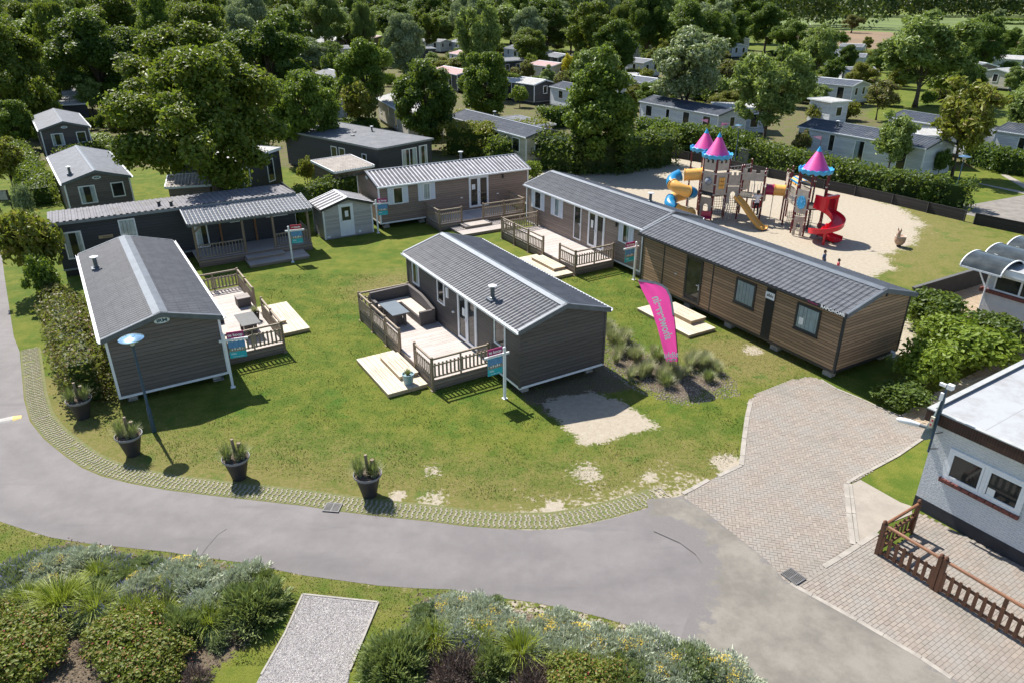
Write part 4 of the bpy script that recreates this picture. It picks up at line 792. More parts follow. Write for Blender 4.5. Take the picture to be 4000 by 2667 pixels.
# feather flag
def feather():
    b = G(2200+752*.5952, 1000+755*.5952); e = empty('feather_flag', (b.x, b.y, 0), 0, 'tall pink feather flag reading showterrein, seen from behind', 'flag')
    LZ, LXv = [.45, 2, 2.9, 3.55, 3.95], [-.51, -1.02, -1.38, -1.74, -1.93]; RZ, RXv = [0, .45, 1.05, 2, 2.9, 3.3, 3.6, 3.75, 3.86, 3.93, 3.96], [0, -.06, -.14, -.31, -.5, -.61, -.78, -.97, -1.25, -1.62, -1.9]
    lx, rx = lambda z: float(np.interp(z, LZ, LXv)), lambda z: float(np.interp(z, RZ, RXv)); nx_, zs = 12, list(np.linspace(.45, 3.3, 34))+list(np.linspace(3.36, 3.95, 14)); V = []
    for z in zs:
        for i in range(nx_+1):
            u = i/nx_; V.append((rx(z)*(1-u)+lx(z)*u, .03*math.sin(u*6+z*1.6)*u+.016*math.sin(u*12-z*3.3), z))
    fs = [(j*(nx_+1)+i, j*(nx_+1)+i+1, (j+1)*(nx_+1)+i+1, (j+1)*(nx_+1)+i) for j in range(len(zs)-1) for i in range(nx_)]
    t = NT('flag_pink'); t.fin((.66, .06, .31), .6, None); pk = t.m; tl = t.n('BsdfTranslucent', {'Color': (.8, .08, .38, 1)}); mx = t.n('MixShader', {0: .45, 1: t.b.outputs[0], 2: tl.outputs[0]}); t.L.new(mx.outputs[0], t.out.inputs[0])
    m = MB(); m.add(V, fs); m.build('flag_cloth', pk, e, smooth=True)
    zz = list(np.linspace(0, 3.4, 18))+[3.6, 3.75, 3.86, 3.93, 3.96]; m = MB(); m.tube([(rx(z)+.015, 0, z+.01) for z in zz], [.022-.012*i/len(zz) for i in range(len(zz))], 8); m.build('pole', M['black'], e, smooth=True)
    m = MB(); pp = [(rx(z), z) for z in [2.5, 2.7, 2.9, 3.1, 3.3, 3.45, 3.6, 3.68, 3.75, 3.81, 3.86, 3.9, 3.93, 3.96]]; pr = []
    for i, (x, z) in enumerate(pp):
        d = Vector((pp[min(i+1, 13)][0]-pp[max(0, i-1)][0], 0, pp[min(i+1, 13)][1]-pp[max(0, i-1)][1])).normalized(); nn = Vector((-d.z, 0, d.x)); pr.append((Vector((x, -.028, z))-nn*.03, Vector((x, -.028, z))+nn*.05))
    for (a, b_), (c, d) in zip(pr, pr[1:]): m.add([a, b_, d, c, a+Vector((0, .05, 0)), b_+Vector((0, .05, 0)), d+Vector((0, .05, 0)), c+Vector((0, .05, 0))], [(0, 1, 2, 3), (7, 6, 5, 4), (0, 4, 5, 1), (3, 2, 6, 7)])
    m.build('pole_sleeve', plain('sleeve_grey', (.33, .34, .4), .6), e, smooth=True)
    R0 = Matrix.Rotation(PI/2, 4, 'X')            # the cloth is seen from its back, so the words are mirrored
    o = text('lettering', 'showterrein', .46, M['text_white'], e, Matrix.Identity(4), bold=.013); w_ = max(v.co.x for v in o.data.vertices)-min(v.co.x for v in o.data.vertices)
    o.data.transform(Matrix.Translation((-.86, -.062, 2.4)) @ R0 @ Matrix.Rotation(-PI/2+.36, 4, 'Z') @ Matrix.Diagonal((-1.95/w_, 1, 1, 1)))
    for s_, size, zc, xc, ww in (('siblu', .36, .78, -.36, .56), ('villages', .12, .58, -.32, .38)):
        o = text('lettering', s_, size, M['text_white'], e, Matrix.Identity(4), bold=.01); w_ = max(v.co.x for v in o.data.vertices)-min(v.co.x for v in o.data.vertices); o.data.transform(Matrix.Translation((xc, -.062, zc)) @ R0 @ Matrix.Rotation(.1, 4, 'Z') @ Matrix.Diagonal((-ww/w_, 1, 1, 1)))
feather()
# street lamps
M['lamp_blue'] = plain('lamp_pole_blue', (.03, .07, .115), .45, .15); M['lamp_top'] = plain('lamp_hood_metal', (.35, .55, .68), .18, .1, 3, metallic=.85); M['lamp_lens'] = plain('lamp_lens', (.6, .6, .56), .3)
def lamp(p, h, label, lean=0):
    e = empty('street_lamp', (p[0], p[1], 0), 0, label, 'street lamp', 'blue mushroom street lamps'); m = MB(); m.tube([(0, 0, 0), (0, 0, .95), (0, 0, 1.0), (0, 0, h-.32)], [.075, .075, .05, .038], 12); m.build('pole', M['lamp_blue'], e, smooth=True)
    m = MB(); m.lathe([(.035, h-.4), (.06, h-.33), (.075, h-.3), (.05, h-.28)], n=14); m.build('collar', M['lamp_blue'], e, smooth=True)
    m = MB(); m.lathe([(.06, h-.3), (.19, h-.08)], n=20); m.build('lens', M['lamp_lens'], e, smooth=True)
    m = MB(); m.lathe([(.0, h-.03), (.2, h-.075), (.39, h-.075), (.4, h-.05), (.3, h+.0), (.14, h+.03), (.13, h+.045), (0, h+.06)], n=32); m.build('lamp_hood', M['lamp_top'], e, smooth=True)
    m = MB(); 
    for i in range(3): a = i*2*PI/3; m.bar((.05*math.cos(a), .05*math.sin(a), h-.3), (.24*math.cos(a), .24*math.sin(a), h-.08), .012)
    m.build('bracket', M['lamp_blue'], e)
lamp((-12.66, 21.97), 3.68, 'blue street lamp in front of the left gable-end home'); lamp((32.07, 52.4), 3.6, 'blue street lamp behind the black board wall at the right'); lamp((20.3, 67.2), 3.4, 'blue street lamp beyond the playground towers')
# info board at far left
b = T1(55, 1480); e = empty('notice_board', (b.x, b.y, 0), .2, 'dark framed notice board on two posts at the left edge', 'notice board'); m = MB(); m.box(-.42, -.36, -.03, .03, 0, 1.75); m.build('post', M['black'], e); m = MB(); m.box(.36, .42, -.03, .03, 0, 1.75); m.build('post', M['black'], e)
m = MB(); m.box(-.36, .36, -.02, .02, 1.0, 1.72); m.build('frame', M['black'], e); m = MB(); m.box(-.3, .3, -.026, -.021, 1.06, 1.66); m.build('panel', plain('board_paper', (.3, .31, .3), .6, .3, 9), e)
# ---------------------------------------------------------------- playground castle
pl_ = lambda n, c, r=.35: plain(n, c, r, .06, 3)
M['maroon'] = pl_('maroon_post', (.12, .012, .022)); M['stone'] = plain('stone_plastic', (.42, .37, .31), .6, .12, 3, grime=.25); M['pink'] = pl_('pink_plastic', (.68, .07, .3), .4); M['sky'] = pl_('blue_plastic', (.04, .36, .66), .35)
M['tblue'] = pl_('deep_blue_plastic', (.01, .2, .42), .3); M['tyel'] = pl_('yellow_plastic', (.78, .42, .1), .35); M['red'] = pl_('red_plastic', (.62, .01, .03), .25); M['dred'] = pl_('dark_red_plastic', (.33, .015, .07), .3); M['steel'] = plain('painted_steel', (.5, .48, .45), .4, .1, metallic=.3); M['net'] = plain('climbing_rope', (.08, .075, .06), .9)
CA = empty('playground_castle', (15.6, 48.0, 0), 0, 'castle climbing frame with pink cone roofs, coloured slides and tubes on the sand', 'playground'); CO = Vector((15.6, 48.0, 0))
def q(x, y, z=0): return Vector((x, y, z))-CO
def post(x, y, h, cap=True):
    m = MB(); c = q(x, y); m.tube([(c.x, c.y, 0), (c.x, c.y, h)], .06, 8); 
    if cap: m.lathe([(.075, h), (.075, h+.06), (.0, h+.12)], (c.x, c.y), 8)
    m.build('post', M['maroon'], CA, smooth=True)
    m = MB()
    for z in (.9, 1.7, 2.4, 3.1):
        if z < h: m.lathe([(.072, z), (.078, z+.02), (.078, z+.06), (.072, z+.08)], (c.x, c.y), 8)
    m.build('clamp', M['steel'], CA, smooth=True)
def cone(x, y, zr, r, za_, h_flag, fdir, txt=None):
    m = MB(); c = q(x, y); wv = lambda a, rr: .045*math.sin(a*14) if rr > r*.8 else 0
    m.lathe([(r*.72, zr+.16), (r*.9, zr-.02), (r*.98, zr-.06), (r*1.03, zr+.05), (r*1.04, zr+.2), (r*.99, zr+.19), (r*.96, zr+.06), (r*.86, zr+.08), (r*.72, zr+.2)], (c.x, c.y), 84, wav=wv); rim = m.build('roof_rim', M['sky'], CA, smooth=True)
    m = MB(); zt = za_-.32; pr = [(r*.80, zr+.1)]; n = 7
    for i in range(n):
        t = (i+1)/n; rr = r*.8*(1-t)+.15*t; zz = zr+.1+(zt-zr-.1)*t; pr += [(rr+.012, zz-.012), (rr, zz)]
    m.lathe(pr, (c.x, c.y), 32); cn = m.build('cone_roof', M['pink'], CA, smooth=True)
    m = MB(); m.lathe([(.165, zt), (.15, zt+.03), (.01, za_)], (c.x, c.y), 20); m.build('roof_tip', M['sky'], cn, smooth=True)
    m = MB(); m.tube([(c.x, c.y, za_-.05), (c.x, c.y, za_+h_flag)], .012, 6); fp = m.build('flagstaff', M['maroon'], cn)
    m = MB(); f = fdir; zt = za_+h_flag; V = []; n = 8
    for i in range(n+1):
        u = i/n; V += [(c.x+f*.55*u, c.y+.03*math.sin(u*9), zt-.02-.02*u-.06*u*0), (c.x+f*.55*u, c.y+.03*math.sin(u*9), zt-.26+.2*u)]
    m.add(V, [(2*i, 2*i+2, 2*i+3, 2*i+1) for i in range(n)]); pn = m.build('pennant', plain('faded_pink_cloth', (.6, .3, .4), .7), fp, smooth=True)
    if txt: o = text('lettering', txt, .095, M['magenta'], pn, Matrix.Identity(4), bold=.002); o.data.transform(Matrix.Translation((c.x+f*.25, c.y-.05, zt-.13)) @ Matrix.Rotation(PI/2, 4, 'X')); 
LX, LY = 13.75, 49.55; RX, RY = 18.95, 45.75
cone(13.5, 52.0, 4.1, .98, 5.55, .62, -1); cone(LX, LY, 4.12, .98, 5.7, .62, 1, 'BEVER'); cone(RX, RY, 3.95, 1.0, 5.5, .62, -1)
hexL = [(LX+.95*math.cos(a), LY+.95*math.sin(a)) for a in [math.radians(k*60-102) for k in range(6)]]
hexR = [(RX+.95*math.cos(a), RY+.95*math.sin(a)) for a in [math.radians(k*60-118) for k in range(6)]]
hexB = [(13.5+.85*math.cos(a), 52.0+.85*math.sin(a)) for a in [math.radians(k*90-110) for k in range(4)]]
for p in hexL: post(*p, 4.1, False)
for p in hexR: post(*p, 3.95, False)
for p in hexB: post(*p, 4.1, False)
mid = [(15.35, 48.9), (16.75, 48.35), (17.25, 49.7), (15.95, 50.4), (16.6, 50.95)]
for p, h in zip(mid, (3.6, 3.3, 3.2, 3.3, 3.6)): post(*p, h)
for p in [(18.3, 48.6), (19.0, 49.6), (18.05, 47.5)]: post(*p, 3.4)
def panel(a, b, z0, z1, name, mat, holes=None, cren=False, th=.05, out=0.0):
    """upright moulded panel between two posts; optional battlements or an arch opening"""
    a, b = q(*a), q(*b); d = (b-a).normalized(); a, b = a+d*.06, b-d*.06; L = (b-a).length; nrm = Vector((d.y, -d.x, 0)); m = MB()
    P = lambda s, z, o: tuple(a+d*s+nrm*(o+out)+Vector((0, 0, z)))
    def bx(s0, s1, za2, zb2, o0=0, o1=th):
        v = [P(s, z, o) for o in (o0, o1) for z in (za2, zb2) for s in (s0, s1)]; m.add(v, [(0, 2, 3, 1), (4, 5, 7, 6), (0, 1, 5, 4), (2, 6, 7, 3), (0, 4, 6, 2), (1, 3, 7, 5)])
    if cren:
        bx(0, L, z0, z1-.2); n = 3; w = L/(2*n-1)
        for i in range(n): bx(2*i*w, 2*i*w+w, z1-.2, z1, -.002, th+.002)
    elif holes == 'arch':
        bx(0, L*.28, z0, z1); bx(L*.72, L, z0, z1); bx(L*.28, L*.72, z0+(z1-z0)*.78, z1); n = 8; zc, r = z0+(z1-z0)*.58, L*.22
        for i in range(n):
            a0, a1 = PI*i/n, PI*(i+1)/n; s0, s1 = L/2-r*math.cos(a0), L/2-r*math.cos(a1); h = zc+min(math.sin(a0), math.sin(a1))*r*.9; bx(s0, s1, h, z0+(z1-z0)*.78, 0.001, th-.001)
    elif holes == 'round':
        bx(0, L, z0, z0+.15); bx(0, L, z1-.12, z1); zc, r = (z0+z1)/2, L*.33; n = 14; bx(0, L/2-r, z0+.15, z1-.12); bx(L/2+r, L, z0+.15, z1-.12)
        for i in range(n):
            s0, s1 = L/2-r+2*r*i/n, L/2-r+2*r*(i+1)/n; sm = (s0+s1)/2-L/2; hh = math.sqrt(max(0, r*r-sm*sm)); bx(s0, s1, zc+hh, z1-.12, .001, th-.001); bx(s0, s1, z0+.15, zc-hh, .001, th-.001)
    else: bx(0, L, z0, z1)
    o = m.build(name, M[mat], CA)
    if holes == 'round':
        m = MB(); c = a+d*(L/2)+nrm*(out+.02); r = L*.33; n = 24
        for k, (rr, oo) in enumerate([(1, .0), (.85, .1), (.55, .18), (.2, .22), (0.01, .225)]):
            for i in range(n): an = 2*PI*i/n; m.v.append(tuple(c+d*(r*rr*math.cos(an))+Vector((0, 0, (z0+z1)/2+r*rr*math.sin(an)))+nrm*oo))
        for k in range(4):
            for i in range(n): m.f.append((k*n+i, k*n+(i+1) % n, (k+1)*n+(i+1) % n, (k+1)*n+i)); m.m.append(0)
        m.build('bubble_window', plain('bubble', (.25, .28, .32), .1, .2, 3), o, smooth=True)
    return o, P, L
for i in (0, 5): panel(hexL[i], hexL[(i+1) % 6], 3.35, 4.02, 'battlement', 'stone', cren=True)
panel(hexL[1], hexL[2], 3.35, 4.0, 'battlement', 'stone', cren=True); panel(hexL[4], hexL[5], 3.3, 4.0, 'battlement', 'stone', cren=True)
panel(hexL[5], hexL[0], 1.95, 3.25, 'wall_panel', 'stone', 'round'); panel(hexL[5], hexL[0], .1, 1.5, 'wall_panel', 'stone', 'arch')
o, P, L = panel(hexL[0], hexL[1], 1.7, 3.2, 'wall_panel', 'stone'); m = MB()
for i in range(3):
    for j in range(3):
        s = L*.24+L*.52*(i+.5)/3; z = 2.15+.26*j; v = P(s, z, .085); v2 = P(s, z+.22, .085); m.tube([v, v2], .068, 10)
m.build('game_drums', M['tyel'], o, smooth=True)
panel(hexL[4], hexL[5], 1.9, 3.2, 'wall_panel', 'stone')
m = MB(); c = q(LX, LY); m.prism([tuple(q(*p)[:2]) for p in hexL], 1.62, 1.7); m.build('platform', M['net'], CA); m = MB(); m.prism([tuple(q(*p)[:2]) for p in hexR], 1.7, 1.78); m.build('platform', M['net'], CA)
m = MB(); m.prism([tuple(q(*p)[:2]) for p in [mid[0], mid[1], mid[2], mid[3]]], 1.5, 1.57); m.build('platform', M['net'], CA); m = MB(); m.prism([tuple(q(*p)[:2]) for p in hexB], 2.1, 2.18); m.build('platform', M['net'], CA)
panel(hexL[1], mid[0], 2.3, 3.2, 'battlement', 'stone', cren=True); panel(hexL[1], mid[0], 1.1, 2.25, 'wall_panel', 'stone', 'arch')
panel(mid[0], mid[1], 2.7, 3.4, 'battlement', 'stone', cren=True); panel(mid[1], mid[2], 2.5, 3.1, 'battlement', 'stone', cren=True); panel(mid[1], (17.15, 48.9), 1.3, 2.3, 'wall_panel', 'stone')
panel(mid[3], mid[4], 1.6, 2.5, 'wall_panel', 'stone'); panel(hexR[0], hexR[5], 1.4, 2.9, 'wall_panel', 'stone', out=-.05); panel((18.3, 48.6), (18.05, 47.5), 2.6, 3.3, 'battlement', 'stone', cren=True)
pa = hexR[5]; pb = hexR[0]
# clock on the grey panel
a, b = q(*pa), q(*pb); d = (b-a).normalized(); nrm = Vector((d.y, -d.x, 0)); c = (a+b)/2+nrm*.06
m = MB(); n = 32; ring_ = [c+d*(.33*math.cos(2*PI*i/n))+Vector((0, 0, 2.1+.42*math.sin(2*PI*i/n))) for i in range(n)]
m.add([tuple(p) for p in ring_]+[tuple(p+nrm*.03) for p in ring_], [tuple(range(n)), tuple(range(n, 2*n))]+[(i, (i+1) % n, n+(i+1) % n, n+i) for i in range(n)]); ck = m.build('clock_disc', M['sky'], CA)
m = MB()
for i in range(12):
    an = 2*PI*i/12; p0 = c+nrm*.034+d*(.24*math.cos(an))+Vector((0, 0, 2.1+.31*math.sin(an))); p1 = c+nrm*.034+d*(.3*math.cos(an))+Vector((0, 0, 2.1+.38*math.sin(an))); m.bar(p0, p1, .025)
m.bar(c+nrm*.034+Vector((0, 0, 2.1)), c+nrm*.034+d*.12+Vector((0, 0, 2.28)), .025).bar(c+nrm*.034+Vector((0, 0, 2.1)), c+nrm*.034-d*.04+Vector((0, 0, 2.35)), .02); m.build('clock_mark', plain('pale_blue', (.3, .6, .8), .5), ck)
# stone arch leg in front of the right tower
def arch_leg(a, b, h):
    panel(a, b, .05, h, 'arch_panel', 'stone', 'arch', th=.09)
arch_leg((17.85, 45.2), (18.45, 44.85), 1.3)
# tubes
def tube_part(pts, r, mat, name, n=16, seg=None):
    m = MB(); m.tube([q(*p) for p in pts], r, n, cap=True); o = m.build(name, M[mat], CA, smooth=True)
    m = MB(); 
    for k, e_ in ((0, 1), (-1, -2)):
        p0, p1 = q(*pts[k]), q(*pts[e_]); d = (p1-p0).normalized(); m.tube([p0+d*.0, p0+d*.05], r+.04, n)
    m.build('flange', M[mat], o, smooth=True); return o
tube_part([(17.1, 48.9, 2.05), (17.6, 48.75, 2.05)], .36, 'dred', 'crawl_tube'); tube_part([(17.62, 48.75, 2.05), (18.3, 48.5, 2.05)], .37, 'tyel', 'crawl_tube'); m = MB(); p = q(17.6, 48.72); m.tube([(p.x, p.y, 0), (p.x, p.y, 1.7)], .025, 6); m.build('support_pole', M['steel'], CA)
# spiral tube slide at the left: alternating blue and yellow segments
cx, cy_ = 11.55, 49.35; rr = .72; start = (12.95, 49.75, 2.9)
tube_part([start, (12.3, 49.75, 2.85), (11.75, 49.9, 2.8)], .4, 'tyel', 'tube_slide')
ang = 95; z = 2.75; cols = ['tblue', 'tyel', 'tblue', 'tyel', 'tblue', 'tyel', 'tblue']
for k in range(6):
    pts = []
    for i in range(7):
        a = math.radians(ang+ (100*k+i*100/6)); zz = z-(k*100+i*100/6)/360*1.45; pts.append((cx+rr*math.cos(a), cy_+rr*math.sin(a), zz))
    tube_part(pts, .385, cols[k], 'tube_slide')
m = MB(); p = q(cx+.3, cy_-.9); m.tube([(p.x, p.y, 0), (p.x, p.y, 1.9)], .035, 8); m.build('support_pole', M['steel'], CA)
# chute slides
def chute(pts, w, hside, mat, name, widths=None):
    pts = [Vector(p) for p in pts]; m = MB(); prof = [(-.5, 1), (-.46, 1.04), (-.41, .3), (-.25, .03), (0, 0), (.25, .03), (.41, .3), (.46, 1.04), (.5, 1), (.47, -.1), (.25, -.25), (-.25, -.25), (-.47, -.1)]
    n = len(prof); b = 0
    for i, p in enumerate(pts):
        d = (pts[min(i+1, len(pts)-1)]-pts[max(0, i-1)]); d.normalize(); s = d.cross(Vector((0, 0, 1))).normalized(); u = s.cross(d).normalized(); ww = (widths[i] if widths else 1)*w
        for x, y in prof: m.v.append(tuple(p-CO+s*x*ww+u*y*hside))
        if i:
            for k in range(n): m.f.append(((i-1)*n+k, (i-1)*n+(k+1) % n, i*n+(k+1) % n, i*n+k)); m.m.append(0)
    m.f.append(tuple(range(n))); m.f.append(tuple(range((len(pts)-1)*n, len(pts)*n))); m.m += [0, 0]
    return m.build(name, M[mat], CA, smooth=True)
s0, s1 = Vector((15.05, 48.55, 1.62)), Vector((16.45, 46.1, .12)); pts = []
for i in range(25):
    t = i/24; p = s0.lerp(s1, t); zz = 1.62*(1-t)**1.0; f = .14*math.sin(t*PI*2.6-.6)*(1-t)*.6; pts.append((p.x, p.y, max(.12, 1.62-1.78*t+(f if t > .05 else 0)) if t < .86 else .12+.02*math.sin(t*40)))
chute(pts, .5, .17, 'tyel', 'wave_slide', [1+.25*max(0, t/24-.8)*5*.6 for t in range(25)])
# red open spiral slide of the right tower
cx, cy_ = 19.35, 43.95; pts = []
for i in range(41):
    t = i/40; a = math.radians(88-t*395); r_ = .68; pts.append((cx+r_*math.cos(a)+.1*t, cy_+r_*math.sin(a)-.35*t, 1.75-1.62*t**.9))
pts += [(pts[-1][0]+.18*k*.6, pts[-1][1]-.2*k, .12) for k in (1, 2, 3)]
chute(pts, .78, .27, 'red', 'spiral_slide'); m = MB(); p = q(cx-.2, cy_-.75); m.tube([(p.x, p.y, 0), (p.x, p.y, 1.35)], .07, 10); m.build('slide_post', M['red'], CA, smooth=True)
m = MB(); c = q(19.55, 44.95)                 # red entry hood: two side walls and a lintel
yv = math.radians(-62); ux, uy = Vector((math.cos(yv), math.sin(yv), 0)), Vector((-math.sin(yv), math.cos(yv), 0))
for sgn in (-1, 1):
    a, b = c+uy*(.42*sgn)-ux*.45, c+uy*(.42*sgn)+ux*.5; m.bar(a+Vector((0, 0, 2.2)), b+Vector((0, 0, 2.12)), .06, .85)
    m.bar(b+Vector((0, 0, 1.75)), b+Vector((0, 0, 2.7)), .15, .15)
m.bar(c+uy*.5+ux*.5+Vector((0, 0, 2.66)), c-uy*.5+ux*.5+Vector((0, 0, 2.66)), .2, .17); m.bar(c-uy*.44-ux*.4+Vector((0, 0, 2.6)), c-uy*.44+ux*.4+Vector((0, 0, 2.6)), .1).bar(c+uy*.44-ux*.4+Vector((0, 0, 2.6)), c+uy*.44+ux*.4+Vector((0, 0, 2.6)), .1); m.build('slide_hood', M['red'], CA)
m = MB(); p1, p2 = q(20.3, 44.75), q(20.05, 45.2); m.tube([(p1.x, p1.y, 0), (p1.x, p1.y, 1.72), (p1.x-.08, p1.y+.1, 1.8), (p2.x, p2.y, 1.8), (p2.x, p2.y, 1.3)], .025, 6); m.build('handrail', M['steel'], CA, smooth=True)
tube_part([(20.0, 46.3, .35), (20.8, 46.4, .12)], .16, 'dred', 'crawl_tube')
# bridge with bars and striped arch canopy between the right posts and the right tower
a, b = q(18.3, 48.5), q(18.35, 46.7); a2, b2 = q(19.1, 48.7), q(19.3, 46.8)
m = MB(); m.bar(a+Vector((.4, 0, 1.72)), b+Vector((.45, 0, 1.72)), .8, .05); m.build('bridge_deck', M['steel'], CA); m = MB()
for A_, B_ in ((a, b), (a2, b2)):
    m.bar(A_+Vector((0, 0, 2.55)), B_+Vector((0, 0, 2.55)), .05).bar(A_+Vector((0, 0, 1.72)), B_+Vector((0, 0, 1.72)), .05)
    for i in range(15): p = A_.lerp(B_, i/14); m.bar(p+Vector((0, 0, 1.72)), p+Vector((0, 0, 2.55)), .028)
    for i in range(8): p = A_.lerp(B_, (i+.5)/8); m.bar(p+Vector((0, 0, 1.5)), p+Vector((0, 0, 1.72)), .12, .03)
m.build('barrier', M['stone'], CA)
m = MB(); n = 10
for j in range(8):
    for i in range(n):
        an0, an1 = PI*i/n, PI*(i+1)/n; P0, P1 = a.lerp(b, .25+.75*j/8), a.lerp(b, .25+.75*(j+1)/8); Q0, Q1 = a2.lerp(b2, .25+.75*j/8), a2.lerp(b2, .25+.75*(j+1)/8)
        f = lambda P_, Q_, an: tuple((P_+Q_)/2+(P_-Q_)/2*math.cos(an)+Vector((0, 0, 2.75+.4*math.sin(an)))); m.add([f(P0, Q0, an0), f(P1, Q1, an0), f(P1, Q1, an1), f(P0, Q0, an1)], [(0, 1, 2, 3)], (i+j*0) % 2)
m.build('arch_canopy', [M['tyel'], M['tblue']], CA, smooth=True)
# ladder, rails and nets
m = MB()
for x in (16.15, 16.6): p = q(x, 48.45); m.tube([(p.x, p.y-.35, 0), (p.x, p.y, 1.6), (p.x, p.y, 2.6), (p.x, p.y+.25, 2.75)], .025, 6)
for i in range(6): p = q(16.15, 48.45); m.tube([(p.x, p.y-.3+.06*i, .25+.27*i), (p.x+.45, p.y-.3+.06*i, .25+.27*i)], .02, 6)
m.build('ladder', M['steel'], CA, smooth=True)
m = MB()
for A_, B_ in ((hexL[2], mid[3]), (mid[3], mid[4])):
    a, b = q(*A_), q(*B_)
    for z in (3.1, 3.35): m.tube([a+Vector((0, 0, z)), b+Vector((0, 0, z))], .025, 6)
    for i in range(6): p = a.lerp(b, i/5); m.tube([p+Vector((0, 0, 3.1)), p+Vector((0, 0, 3.35))], .015, 5)
for i in range(8): p = q(16.75, 48.35).lerp(q(15.35, 48.9), i/8); m.tube([p+Vector((0, 0, 1.55)), p+Vector((0, 0, 2.5))], .015, 5)
m.build('guard_rail', M['steel'], CA)
m = MB(); random.seed(8)
for (x, y, w_, h) in ((14.3, 49.9, 1.3, 1.4), (15.2, 49.8, 1.2, 1.3), (18.9, 46.2, 1.0, 1.5), (18.7, 47.4, .9, .9)):
    for i in range(9):
        p0 = q(x-w_/2+w_*i/8, y, .1); m.tube([p0, p0+Vector((.1, .1, h*.5)), p0+Vector((0, 0, h))], .014, 4)
    for j in range(8):
        z = .1+h*j/8; p0 = q(x-w_/2, y, z); m.tube([p0, p0+Vector((w_/2, .08, -.05)), p0+Vector((w_, 0, 0))], .014, 4)
m.build('climbing_net', M['net'], CA)
m = MB()
for i in range(4): p = q(14.15+.12*i, 48.35-.05*i); m.tube([(p.x, p.y, 0), (p.x+.2, p.y-.25, .5), (p.x+.1, p.y, 1.0), (p.x, p.y+.25, 1.6)], .018, 5)
m.build('curved_climber', M['steel'], CA, smooth=True)
m = MB(); p = q(13.05, 48.25); m.bar((p.x-.3, p.y, .5), (p.x+.35, p.y-.1, .5), .05, .5).bar((p.x-.3, p.y-.2, .32), (p.x+.35, p.y-.3, .32), .35, .06); m.build('play_counter', M['dred'], CA)
m = MB(); p = q(16.75, 49.4); m.bar((p.x-.3, p.y, .9), (p.x+.3, p.y, .9), .3, .5); m.build('red_seat', M['red'], CA)
# spring rider shaped like an animal
b = (23.65, 42.89); e = empty('spring_rider', (*b, 0), .5, 'small brown donkey-shaped rider standing alone on the sand', 'playground rider'); M['rider'] = plain('rider_brown', (.4, .27, .19), .7, .25, 7)
m = MB(); m.lathe([(.0, .12), (.2, .14), (.3, .3), (.33, .5), (.3, .62), (.27, .65), (.22, .6), (0, .58)], n=20); m.build('body', M['rider'], e, smooth=True); m = MB(); m.lathe([(.31, .6), (.34, .63), (.34, .67), (.3, .68), (.28, .64)], n=20); m.build('rim', M['cushion'], e, smooth=True)
m = MB(); m.tube([(-.22, 0, .55), (-.25, 0, .8), (-.22, 0, .98), (-.1, -.02, 1.05)], [.12, .1, .1, .05], 10).tube([(-.24, -.08, 1.0), (-.27, -.1, 1.22)], [.045, .01], 6).tube([(-.24, .08, 1.0), (-.27, .1, 1.22)], [.045, .01], 6); m.build('head', M['rider'], e, smooth=True)
m = MB(); m.tube([(0, 0, 0), (0, 0, .15)], .13, 12); m.build('spring', M['black'], e)
# low board walls around the sand
M['board'] = siding('black_stained_boards', (.022, .021, .02), .2, .012, .3, .8, .3, True)
def board_wall(pts, h, label, group='black board walls round the playground', th=.06, posts=2.4):
    e = empty('board_wall', (pts[0][0], pts[0][1], 0), 0, label, 'low wall', group); o = Vector((pts[0][0], pts[0][1], 0))
    for a, b in zip(pts, pts[1:]):
        a, b = Vector((a[0], a[1], 0))-o, Vector((b[0], b[1], 0))-o; m = MB(); m.bar(a+Vector((0, 0, h/2)), b+Vector((0, 0, h/2)), th, h); m.build('boards', M['board'], e)
        n = max(1, round((b-a).length/posts)); m = MB(); d = (b-a).normalized(); nn = Vector((d.y, -d.x, 0))*.06
        for i in range(n+1): p = a.lerp(b, i/n)+nn; m.bar(p, p+Vector((0, 0, h+.01)), .07)
        m.build('stake', M['board'], e)
boards = [(14.8, 70.2), (18.0, 66.7), (21.57, 61.5), (26.21, 55.3), (27.9, 52.8), (29.3, 50.5), (30.72, 48.35)]
board_wall(boards, .75, 'long black board wall between the playground sand and the path'); board_wall([(31.0, 47.7), (32.9, 45.3), (37.5, 38.5)], .75, 'black board wall at the right edge, beyond the gap in the boards')
a, b = (19.6, 33.35), (26.6, 37.45); e = empty('low_wall', (*a, 0), 0, 'plain black low wall between lawn and brick courtyard', 'low wall'); m = MB(); o = Vector((*a, 0)); A_ = Vector((0, 0, .5)); B_ = Vector((b[0]-a[0], b[1]-a[1], .5)); m.bar(A_, B_, .12, 1.0); m.build('wall_body', plain('black_render', (.03, .029, .03), .85, .2, 2), e); m = MB(); m.bar(A_+Vector((0, 0, .52)), B_+Vector((0, 0, .52)), .17, .03); m.build('coping', plain('coping_grey', (.1, .1, .1), .7), e)
